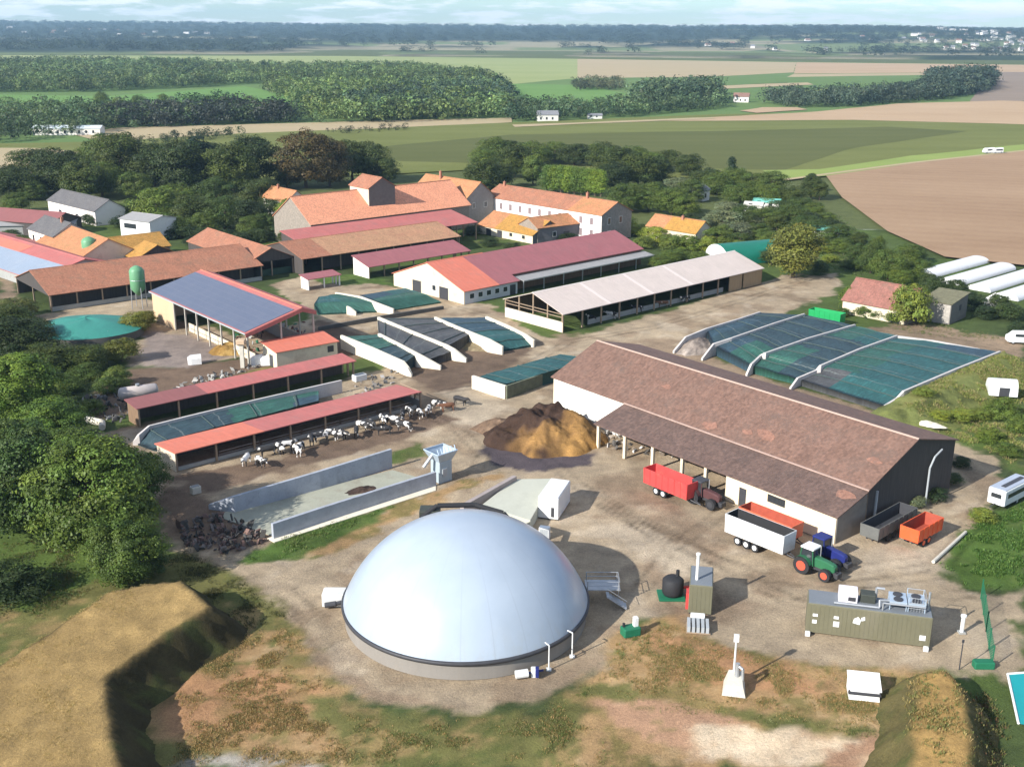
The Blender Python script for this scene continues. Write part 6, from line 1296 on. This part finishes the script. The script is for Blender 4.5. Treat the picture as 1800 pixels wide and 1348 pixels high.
# ---------------------------------------------------------------- far woods: masses nobody could count
TPL = [crown_np(900 + i, 13, 15, PROF['wide'], .05, .34, .85, .4, .3) for i in range(5)]
def wood(name, outline, spacing, h, base, seed, hvar=.42, tint=(.35, .25, .2), w=.5):
    r = np.random.default_rng(seed); P = [G(*q) for q in outline]; xs = [p[0] for p in P]; ys = [p[1] for p in P]
    gx, gy = np.meshgrid(np.arange(min(xs), max(xs), spacing), np.arange(min(ys), max(ys), spacing)); gx = (gx + r.uniform(-.45, .45, gx.shape) * spacing).ravel(); gy = (gy + r.uniform(-.45, .45, gy.shape) * spacing).ravel()
    ok = poly_sd(P, gx, gy) + spacing * 1.2 * fbm(gx, gy, spacing * 5, seed) < 0; gx, gy = gx[ok], gy[ok]; V = []; C = []
    for i, (x, y) in enumerate(zip(gx, gy)):
        v, c = TPL[i % 5]; hh = h * r.uniform(1 - hvar, 1 + hvar); a = r.uniform(0, 6.28); ca, sa = math.cos(a), math.sin(a); s = hh * w / .5 * r.uniform(.8, 1.2)
        V.append(np.stack([(v[:, 0] * ca - v[:, 1] * sa) * s + x, (v[:, 0] * sa + v[:, 1] * ca) * s + y, v[:, 2] * hh], -1))
        big = 1 + 1.1 * float(fbm(np.array([[x]]), np.array([[y]]), 90, seed + 3)[0, 0]); C.append(c * (big * (1 + np.array(tint) * r.uniform(-1, 1.2) + .48 * r.uniform(-1, 1))).clip(.3, 2.2) * np.array(base))
    V = np.concatenate(V); C = np.concatenate(C)
    return tag(link(name, mesh_np(name, V, quads(len(V)), WOODM, C)), kind='stuff')
WOODM = leaf_mat('wood_leaves', (1., 1., 1.), 0., (1, 1, 1))
# ================================================================ FAR WOODS, HILLS, TOWN
wood('woodland', [(-200,165),(-200,120),(100,116),(330,118),(450,128),(470,146),(300,156),(180,162)], 9.5, 11, (0.093, 0.132, 0.048), 31)
wood('woodland', [(470,165),(455,128),(600,126),(740,128),(850,142),(890,165),(905,190),(880,208),(700,216),(560,218),(530,185)], 9.0, 11, (0.106, 0.150, 0.048), 32)
wood('woodland', [(760,165),(880,160),(900,190),(830,205),(640,214),(600,195),(700,175)], 8.5, 11, (0.054, 0.084, 0.045), 33)
wood('woodland', [(-200,240),(-200,200),(0,196),(200,200),(360,205),(520,200),(540,216),(260,224),(170,234),(100,244),(0,252)], 10, 9, (0.075, 0.112, 0.045), 34)
wood('woodland', [(170,228),(180,214),(330,208),(500,206),(510,216),(300,224)], 7, 10, (0.039, 0.046, 0.034), 35)
wood('hedgerow', [(880,215),(900,196),(1060,196),(1180,186),(1260,184),(1270,192),(1100,206),(1000,212)], 8, 9, (0.068, 0.105, 0.045), 36)
wood('hedgerow', [(1110,188),(1130,172),(1250,165),(1270,182),(1180,190)], 8, 13, (0.068, 0.102, 0.048), 37)
wood('hedgerow', [(1340,182),(1350,176),(1450,176),(1560,170),(1640,156),(1720,150),(1735,162),(1640,178),(1500,188),(1400,190)], 8, 10, (0.053, 0.077, 0.048), 38)
wood('hedgerow', [(1620,160),(1640,148),(1740,142),(1740,158),(1660,172)], 8, 14, (0.050, 0.073, 0.048), 39)
wood('hedgerow', [(1010,152),(1090,150),(1095,158),(1015,160)], 8, 8, (.09, .10, .05), 40)
wood('hedgerow', [(1620,134),(1750,131),(1755,136),(1640,140)], 9, 6, (.05, .06, .04), 41)
wood('hedgerow', [(300,196),(320,190),(420,188),(430,196)], 9, 9, (.05, .09, .03), 42)
wood('hedgerow', [(200,262),(330,240),(420,236),(430,240),(300,256)], 7, 4, (.06, .08, .03), 43)
wood('hedgerow', [(560,232),(720,226),(725,230),(600,238)], 7, 3, (.05, .06, .03), 44)
# scattered single trees in the meadow
for i, (u, v) in enumerate(((288,192),(180,196),(210,198),(245,194),(395,196),(365,200),(180,188),(440,196))):
    tree('oak', u, v, 26, 26, 'dotted over the meadow in front of the far woodland')
def hill_h(X, Y):
    d = np.clip((Y - 3000) / 5000, 0, 1); d = d * d * (3 - 2 * d)
    r = 1 + .35 * fbm(X, Y, 2600, 71) + .22 * fbm(X, Y, 900, 73)
    right = 14 * np.exp(-((X - 1700) / 900) ** 2 - ((Y - 5200) / 1500) ** 2)
    return -.5 + 62 * d * r + 2.2 * right * np.clip((Y - 3000) / 800, 0, 1)
def hills():
    ys = np.concatenate([np.arange(2500, 5000, 28), np.arange(5000, 9400, 45)]); xs = np.arange(-4600, 4600, 30.); X, Y = np.meshgrid(xs, ys); Z = hill_h(X, Y)
    f = fbm(X * .6, Y * 1.5, 700, 81) + .5 * fbm(X, Y, 220, 84); fld = fbm(np.floor(X / 420 + .3 * fbm(X, Y, 600, 85)) * 97, np.floor(Y / 330) * 131, 60, 86)
    wood_ = np.clip((f + .10 + .32 * np.clip((Y - 3600) / 2000, -.6, 1)) * 9, 0, 1)[..., None]
    fc = np.where(fld[..., None] > .03, np.array((.30, .27, .17)), np.where(fld[..., None] > -.1, np.array((.16, .20, .08)), np.array((.22, .20, .13))))
    C = fc * (1 - wood_) + np.array((.03, .045, .028)) * (1 + .5 * fbm(X, Y, 120, 91))[..., None] * wood_
    Z = Z + 9 * wood_[..., 0] * (.7 + .6 * fbm(X, Y, 70, 95))
    Z[0] = -3
    ny, nx = X.shape; idx = np.arange(ny * nx).reshape(ny, nx); F = np.stack([idx[:-1, :-1], idx[:-1, 1:], idx[1:, 1:], idx[1:, :-1]], -1).reshape(-1, 4)
    tag(link('hills', mesh_np('hills', np.stack([X, Y, Z], -1).reshape(-1, 3), F, GMAT, C.reshape(-1, 3), True)), kind='structure')
    # tree crowns standing on the wooded slopes give the hills their broken outline
    r = np.random.default_rng(99); V = []; K = []; n = 0
    while n < 3600:
        y = r.uniform(2650, 8800); half = y * .5; x = r.uniform(-half, half)
        g = fbm(np.array([[x * .6]]), np.array([[y * 1.5]]), 700, 81)[0, 0] + .5 * fbm(np.array([[x]]), np.array([[y]]), 220, 84)[0, 0] + .10 + .32 * np.clip((y - 3600) / 2000, -.6, 1)
        if g < .03: continue
        n += 1; z = hill_h(np.array([[x]]), np.array([[y]]))[0, 0]; v, c = TPL[n % 5]; v, c = v[::1], c; hh = r.uniform(12, 22); s = hh * r.uniform(1.2, 2.2)
        V.append(v * np.array((s, s, hh)) + np.array((x, y, z + 2))); K.append(c * np.array((.036, .052, .03)) * r.uniform(.7, 1.35))
    for i in range(420):
        y = r.uniform(3200, 6300); x = (r.uniform(1480, 1850) - 900) / FPX * y; z = hill_h(np.array([[x]]), np.array([[y]]))[0, 0]; v, c = TPL[i % 5]; hh = r.uniform(9, 16); s = hh * r.uniform(1.2, 2.0)
        V.append(v * np.array((s, s, hh)) + np.array((x, y, z))); K.append(c * np.array((.04, .058, .032)) * r.uniform(.7, 1.35))
    V = np.concatenate(V); K = np.concatenate(K); tag(link('woodland', mesh_np('woodland', V, quads(len(V)), WOODM, K)), kind='stuff')
hills()
# tiny far houses
def house_mesh(name, w, d, h, rh, wallm, roofm):
    b = MB(); b.box(-w / 2, -d / 2, -3, w / 2, d / 2, h, 0)
    b.slab((-w / 2 - .3, -d / 2 - .3, h - .1), (w / 2 + .3, -d / 2 - .3, h - .1), (w / 2 + .3, 0, h + rh), (-w / 2 - .3, 0, h + rh), .2, 1); b.slab((w / 2 + .3, d / 2 + .3, h - .1), (-w / 2 - .3, d / 2 + .3, h - .1), (-w / 2 - .3, 0, h + rh), (w / 2 + .3, 0, h + rh), .2, 1)
    for s in (-1, 1): b.face([(s * w / 2, -d / 2, h), (s * w / 2, d / 2, h), (s * w / 2, 0, h + rh - .05)][::s], 0)
    o = b.build(name, [wallm, roofm]); me = o.data; bpy.data.objects.remove(o); return me
FARW = mat('far_white_wall', (.66, .63, .58), .05, .1, .8, bmp=0); FARR = mat('far_roof', (.22, .13, .10), .2, .1, .8, bmp=0); FARS = mat('far_slate', (.2, .2, .21), .2, .1, .8, bmp=0)
HM = [house_mesh('far_house', 15, 10, 7, 4, FARW, FARR), house_mesh('far_house', 22, 12, 12, 2, FARW, FARS), house_mesh('far_house', 12, 9, 6, 4, FARW, FARS), house_mesh('far_house', 34, 14, 16, 1, FARW, FARS)]
def far_house(x, y, k, label, group):
    o = link('far_house', HM[k]); o.location = (x, y, max(0, float(hill_h(np.array([[x]]), np.array([[y]]))[0, 0])) if y > 3000 else 0); o.rotation_euler = (0, 0, rng.uniform(-.5, .5)); s = rng.uniform(.9, 1.3); o.scale = (s, s, s)
    tag(o, label, 'house', group)
for i in range(85):
    u = 1560 + 240 * rng.betavariate(1.6, 1.2); y = rng.choice((rng.uniform(3300, 4300), rng.uniform(4000, 6200), rng.uniform(4000, 6200))); x = (u - 900) / FPX * y * 1.0
    far_house(x, y, rng.choice((0, 0, 1, 2, 2, 3) if y > 4200 else (0, 2, 2)), 'tiny white house of the town spread over the hillside at the upper right', 'far houses on the right-hand hillside')
for i in range(9):
    u = rng.uniform(1200, 1560); y = rng.uniform(3300, 4600); far_house((u - 900) / FPX * y, y, rng.choice((0, 2)), 'tiny far house in the line of buildings left of the hillside town', 'far houses left of the town')
for i in range(16):
    u = rng.uniform(20, 420); y = rng.uniform(4800, 5800); far_house((u - 900) / FPX * y, y, rng.choice((0, 1, 2)), 'tiny pale house speck on the blue hills at the upper left', 'far houses on the left-hand hills')
def villa(name, label, u, v, L, w, h, rh, rot, roofm=FARR, parts=True):
    x, y = G(u, v); t = thing(name, label, 'house', (x, y, 0), rot)
    b = MB(); b.box(-L / 2, -w / 2, 0, L / 2, w / 2, h)
    for s in (-1, 1): b.face([(s * L / 2, -w / 2, h), (s * L / 2, w / 2, h), (s * L / 2, 0, h + rh - .1)][::s])
    b.build('wall', FARW, t)
    b = MB(); b.slab((-L / 2 - .4, -w / 2 - .4, h - .1), (L / 2 + .4, -w / 2 - .4, h - .1), (L / 2 + .4, 0, h + rh), (-L / 2 - .4, 0, h + rh), .2); b.slab((L / 2 + .4, w / 2 + .4, h - .1), (-L / 2 - .4, w / 2 + .4, h - .1), (-L / 2 - .4, 0, h + rh), (L / 2 + .4, 0, h + rh), .2); b.build('roof', roofm, t)
    for i in range(int(L / 4)): q = MB(); q.box(-L / 2 + 1.5 + i * 4, -w / 2 - .06, 1.2, -L / 2 + 2.7 + i * 4, -w / 2 + .02, 2.8); q.build('window', GLASS, t)
    return t
villa('farm_shed', 'white far building among the trees at the edge of the olive field', 962, 213, 14, 8, 4.5, 2.5, .1, FARS)
villa('farmhouse', 'small cream house with red roof by the dark far hedgerow', 1303, 180, 13, 8, 5, 3, -.3)
villa('greenhouse', 'long pale glasshouse at the edge of the far woodland on the left', 122, 237, 38, 9, 4, 1.4, .05, mat('pale_glass_roof', (.55, .6, .6), .1, .3, .4))
villa('farm_shed', 'low pale building in the line of the far hedgerow right of the white building', 1045, 209, 10, 5, 2.5, 1.2, .1, FARS)
villa('farmhouse', 'cream gabled house half hidden by garden trees near the ploughed field', 1228, 352, 5, 6, 4.0, 2, .9, FARS)
villa('garden_shed', 'turquoise roofed garden shed among the gardens by the ploughed field', 1348, 366, 9, 5, 2.6, .9, -.4, mat('turquoise_roof', (.16, .45, .38), .1, .5, .6))
villa('garden_shed', 'pale garden shed beside the turquoise roofed one', 1325, 371, 6, 4, 2.4, .9, -.4, mat('pale_roof', (.5, .48, .42), .1, .5, .6))
villa('garden_shed', 'small turquoise shed by the lawn behind the large olive tree', 1452, 415, 8, 5, 2.4, .8, -.5, mat('turquoise_roof', ()))
for i, u in enumerate((1737, 1752)):
    x, y = G(u, 272); t = thing('camper_van', ('left one of two white vans on the field track', 'right one of two white vans on the field track')[i], 'van', (x, y, FZ[0] + .03), .3)
    p = MB(); p.loft([[(x_, -1.1, z0), (x_, 1.1, z0), (x_, 1.0, z1 - .2), (x_, .8, z1), (x_, -.8, z1), (x_, -1.0, z1 - .2)] for x_, z0, z1 in ((-3, .5, 1.6), (-2.2, .4, 2.6), (3, .4, 2.8))]); p.build('body', WHITEP, t); p = MB(); p.box(-1.4, -1.13, 1.5, 2.4, -1.05, 2.1); p.build('window', GLASS, t)
    for xx in (-1.8, 1.9):
        for s in (-1, 1): wheel(xx, s * .95, .4, .3, GREYP, t)

# ================================================================ WEEDS AND DRY GRASS (stuff)
def tufts(name, outline, n, hmin, hmax, cols, seed, zf=None, kind='stuff', clump=2.2):
    r = np.random.default_rng(seed); P = [G(*q) for q in outline]; xs = [p[0] for p in P]; ys = [p[1] for p in P]
    x = r.uniform(min(xs), max(xs), n * 4); y = r.uniform(min(ys), max(ys), n * 4); ok = (poly_sd(P, x, y) + 1.5 * fbm(x, y, 3, seed) < 0) & (-poly_sd(P, x, y) / 4 > r.uniform(0, 1, len(x))) & (fbm(x, y, clump, seed + 1) + .5 > r.uniform(.42, .72, len(x))); x, y = x[ok][:n], y[ok][:n]; m = len(x)
    k = 7; x = np.repeat(x, k) + r.normal(0, .12, m * k); y = np.repeat(y, k) + r.normal(0, .12, m * k); hh = np.repeat(r.uniform(hmin, hmax, m), k) * r.uniform(.6, 1.2, m * k); a = r.uniform(0, 6.28, m * k); w = hh * r.uniform(.08, .2, m * k); lx, ly = r.normal(0, .3, m * k) * hh, r.normal(0, .3, m * k) * hh
    z0 = np.full(m * k, -.1) if zf is None else zf(x, y); ca, sa = np.cos(a) * w, np.sin(a) * w
    V = np.stack([np.stack([x - ca * .5, y - sa * .5, z0], -1), np.stack([x + ca * .5, y + sa * .5, z0], -1), np.stack([x + ca * .8 + lx, y + sa * .8 + ly, z0 + hh], -1), np.stack([x - ca * .8 + lx, y - sa * .8 + ly, z0 + hh * .9], -1)], 1).reshape(-1, 3)
    ci = np.repeat(r.integers(0, len(cols), m), k); C = np.array(cols)[ci] * r.uniform(.7, 1.3, (m * k, 1)); C = np.repeat(C, 4, 0)
    return tag(link(name, mesh_np(name, V, quads(len(V)), WOODM, C)), kind=kind)
def on_mound(k):
    xs, ys, Z, P = MOUNDS[k]
    def f(x, y):
        out = (x < xs[0]) | (x > xs[-1]) | (y < ys[0]) | (y > ys[-1]); i = np.clip(np.searchsorted(xs, x), 0, len(xs) - 1); j = np.clip(np.searchsorted(ys, y), 0, len(ys) - 1); return np.where(out, -.1, np.maximum(Z[j, i] - .06, -.1))
    return f
DRYC = [(.40, .26, .11), (.46, .32, .15), (.32, .21, .08), (.34, .24, .11), (.17, .18, .06)]; GRC = [(.14, .17, .05), (.2, .21, .08), (.10, .14, .035), (.28, .23, .1)]
tufts('dry_grass', [(300,1190),(420,1110),(520,1090),(560,1180),(640,1250),(650,1348),(290,1348)], 17295, 0.07, 0.19, DRYC + [(.10, .11, .04)], 701)
tufts('dry_grass', [(1040,1195),(1100,1115),(1180,1080),(1240,1125),(1420,1168),(1640,1182),(1590,1290),(1300,1262),(1040,1225)], 21414, 0.06, 0.17, DRYC + GRC[:2], 702)
tufts('weeds', [(540,1245),(700,1258),(900,1258),(1040,1205),(1040,1225),(1090,1348),(560,1348)], 15260, 0.06, 0.19, GRC + DRYC[:1], 703)
tufts('weeds', [(1090,1110),(1150,1085),(1180,1100),(1150,1130),(1060,1180)], 1067, 0.12, 0.27, GRC + [(.25, .17, .05)], 704)
tufts('weeds', [(1020,1200),(1200,1228),(1400,1262),(1560,1280),(1560,1305),(1300,1275),(1000,1228)], 5814, 0.07, 0.20, GRC, 705)
tufts('weeds', [(430,985),(500,940),(620,905),(690,890),(640,925),(560,965),(470,990)], 3632, 0.09, 0.31, [(.08, .14, .03), (.12, .19, .04), (.17, .2, .07)], 706)
tufts('weeds', [(1645,990),(1700,925),(1800,880),(1830,900),(1830,1032),(1700,1032)], 11115, 0.12, 0.38, [(.05, .11, .02), (.08, .15, .03), (.11, .18, .04)], 707)
tufts('weeds', [(1560,735),(1700,640),(1790,625),(1830,700),(1830,860),(1750,800)], 23617, 0.12, 0.38, [(.22, .25, .06), (.27, .26, .09), (.14, .18, .04), (.3, .24, .11)], 708, lambda x, y: np.maximum(on_mound(2)(x, y), -.1))
tufts('weeds', [(285,985),(330,960),(420,1012),(520,1085),(430,1110),(300,1050)], 7993, 0.07, 0.23, [(.08, .085, .03), (.12, .11, .045), (.06, .06, .025)], 709)
tufts('weeds', [(0,950),(120,935),(200,1015),(60,1100),(0,1130)], 9446, 0.09, 0.23, [(.08, .14, .03), (.13, .15, .05), (.16, .13, .05)], 710)
tufts('weeds', [(60,560),(240,560),(250,600),(220,660),(240,720),(120,780),(60,700)], 5130, 0.12, 0.40, [(.06, .10, .025), (.10, .13, .035), (.05, .08, .02)], 711)
tufts('weeds', [(1320,400),(1480,380),(1600,470),(1500,490),(1400,440)], 4702, 0.19, 0.54, [(.06, .10, .03), (.10, .15, .04), (.09, .10, .05)], 712)
tufts('weeds', [(500,862),(680,796),(745,775),(752,800),(690,815),(560,850)], 1067, 0.09, 0.20, [(.08, .13, .03), (.15, .16, .05)], 713)
tufts('weeds', [(1500,560),(1650,560),(1800,600),(1700,600),(1560,580)], 1710, 0.09, 0.27, [(.10, .14, .04), (.2, .18, .08)], 714)

tufts('dry_grass', [(-150,1290),(0,1185),(190,1055),(318,1035),(360,1070),(180,1195),(190,1270),(215,1420),(-100,1420)], 12825, 0.05, 0.13, [(.44, .32, .14), (.5, .37, .17), (.36, .26, .1), (.3, .25, .1)], 721, on_mound(0))
tufts('weeds', [(1690,1190),(1740,1215),(1790,1300),(1800,1400),(1715,1400),(1705,1300)], 3705, 0.12, 0.36, [(.12, .13, .04), (.18, .16, .06), (.07, .08, .03), (.16, .09, .05)], 722, on_mound(1))
tufts('dry_grass', [(1590,1195),(1660,1178),(1690,1200),(1710,1300),(1715,1400),(1590,1400),(1575,1300)], 3705, 0.12, 0.31, [(.34, .24, .1), (.28, .22, .08), (.2, .2, .07), (.14, .16, .05)], 723, on_mound(1))
# ================================================================ AIR, SKY, SUN, CAMERA
def haze():
    mb = MB(); mb.box(-6800, -300, -6, 6800, 10200, 190); m = bpy.data.materials.new('haze_air'); m.use_nodes = True; nt = m.node_tree
    for n in list(nt.nodes): nt.nodes.remove(n)
    o = N(nt, 'ShaderNodeOutputMaterial'); v = N(nt, 'ShaderNodeVolumePrincipled'); v.inputs['Color'].default_value = (.5, .76, 1.0, 1); v.inputs['Density'].default_value = HAZE; v.inputs['Anisotropy'].default_value = .2
    nt.links.new(v.outputs[0], o.inputs['Volume']); tag(mb.build('haze', m), kind='stuff')
HAZE = 8.5e-5
haze()
SUN_AZ, SUN_EL = R(220), R(29)        # towards the sun: behind the viewer's left shoulder
sd = (math.cos(SUN_AZ) * math.cos(SUN_EL), math.sin(SUN_AZ) * math.cos(SUN_EL), math.sin(SUN_EL))
l = bpy.data.lights.new('sun', 'SUN'); l.energy = 4.9; l.angle = R(.55); l.color = (1., .965, .905); so = bpy.data.objects.new('sun', l); COL.objects.link(so)
from mathutils import Vector
so.rotation_euler = Vector(sd).to_track_quat('Z', 'Y').to_euler()
w = bpy.data.worlds.new('World'); scene.world = w; w.use_nodes = True; nt = w.node_tree
for n in list(nt.nodes): nt.nodes.remove(n)
out = N(nt, 'ShaderNodeOutputWorld'); bg = N(nt, 'ShaderNodeBackground'); sky = N(nt, 'ShaderNodeTexSky', sky_type='NISHITA')
sky.sun_disc = False; sky.sun_elevation = SUN_EL; sky.sun_rotation = R(90) - SUN_AZ; sky.altitude = 100; sky.air_density = 1.0; sky.dust_density = .1; sky.ozone_density = 1.5
tc = N(nt, 'ShaderNodeTexCoord').outputs['Generated']; sep = N(nt, 'ShaderNodeSeparateXYZ'); nt.links.new(tc, sep.inputs[0])
vec = vscale(nt, tc, (20, 20, 150))
c1 = noise(nt, vec, 1.0, 7, .62)
cl = maprange(nt, c1, .47, .60)
cl = math_(nt, 'MULTIPLY', cl, .9)
white = mixc(nt, 0., (9.6, 10., 10.4), (1, 1, 1))
tint = mixc(nt, 1., sky.outputs[0], (.72, .95, 1.22), 'MULTIPLY')
nt.links.new(mixc(nt, cl, tint, white), bg.inputs[0]); bg.inputs[1].default_value = .08
nt.links.new(bg.outputs[0], out.inputs[0])
cam = bpy.data.cameras.new('camera'); cam.sensor_width = 36; cam.lens = 36 * FPX / 1800; cam.clip_end = 30000; cam.clip_start = .5
co = bpy.data.objects.new('camera', cam); COL.objects.link(co); co.location = (0, 0, CAMH)
from mathutils import Matrix
co.matrix_world = Matrix.Translation((0, 0, CAMH)) @ Matrix.Rotation(math.pi / 2 - PITCH, 4, 'X') @ Matrix.Rotation(R(ROLL), 4, 'Z')
scene.camera = co
scene.view_settings.view_transform = 'Standard'; scene.view_settings.look = 'None'; scene.view_settings.exposure = .76; scene.view_settings.gamma = 1
scene.render.engine = 'CYCLES'; cy = scene.cycles
cy.max_bounces = 5; cy.diffuse_bounces = 3; cy.glossy_bounces = 2; cy.transmission_bounces = 2; cy.volume_bounces = 0; cy.transparent_max_bounces = 8; cy.caustics_reflective = False; cy.caustics_refractive = False
cy.use_denoising = True
try: cy.denoiser = 'OPENIMAGEDENOISE'
except Exception: pass
scene.render.use_persistent_data = False
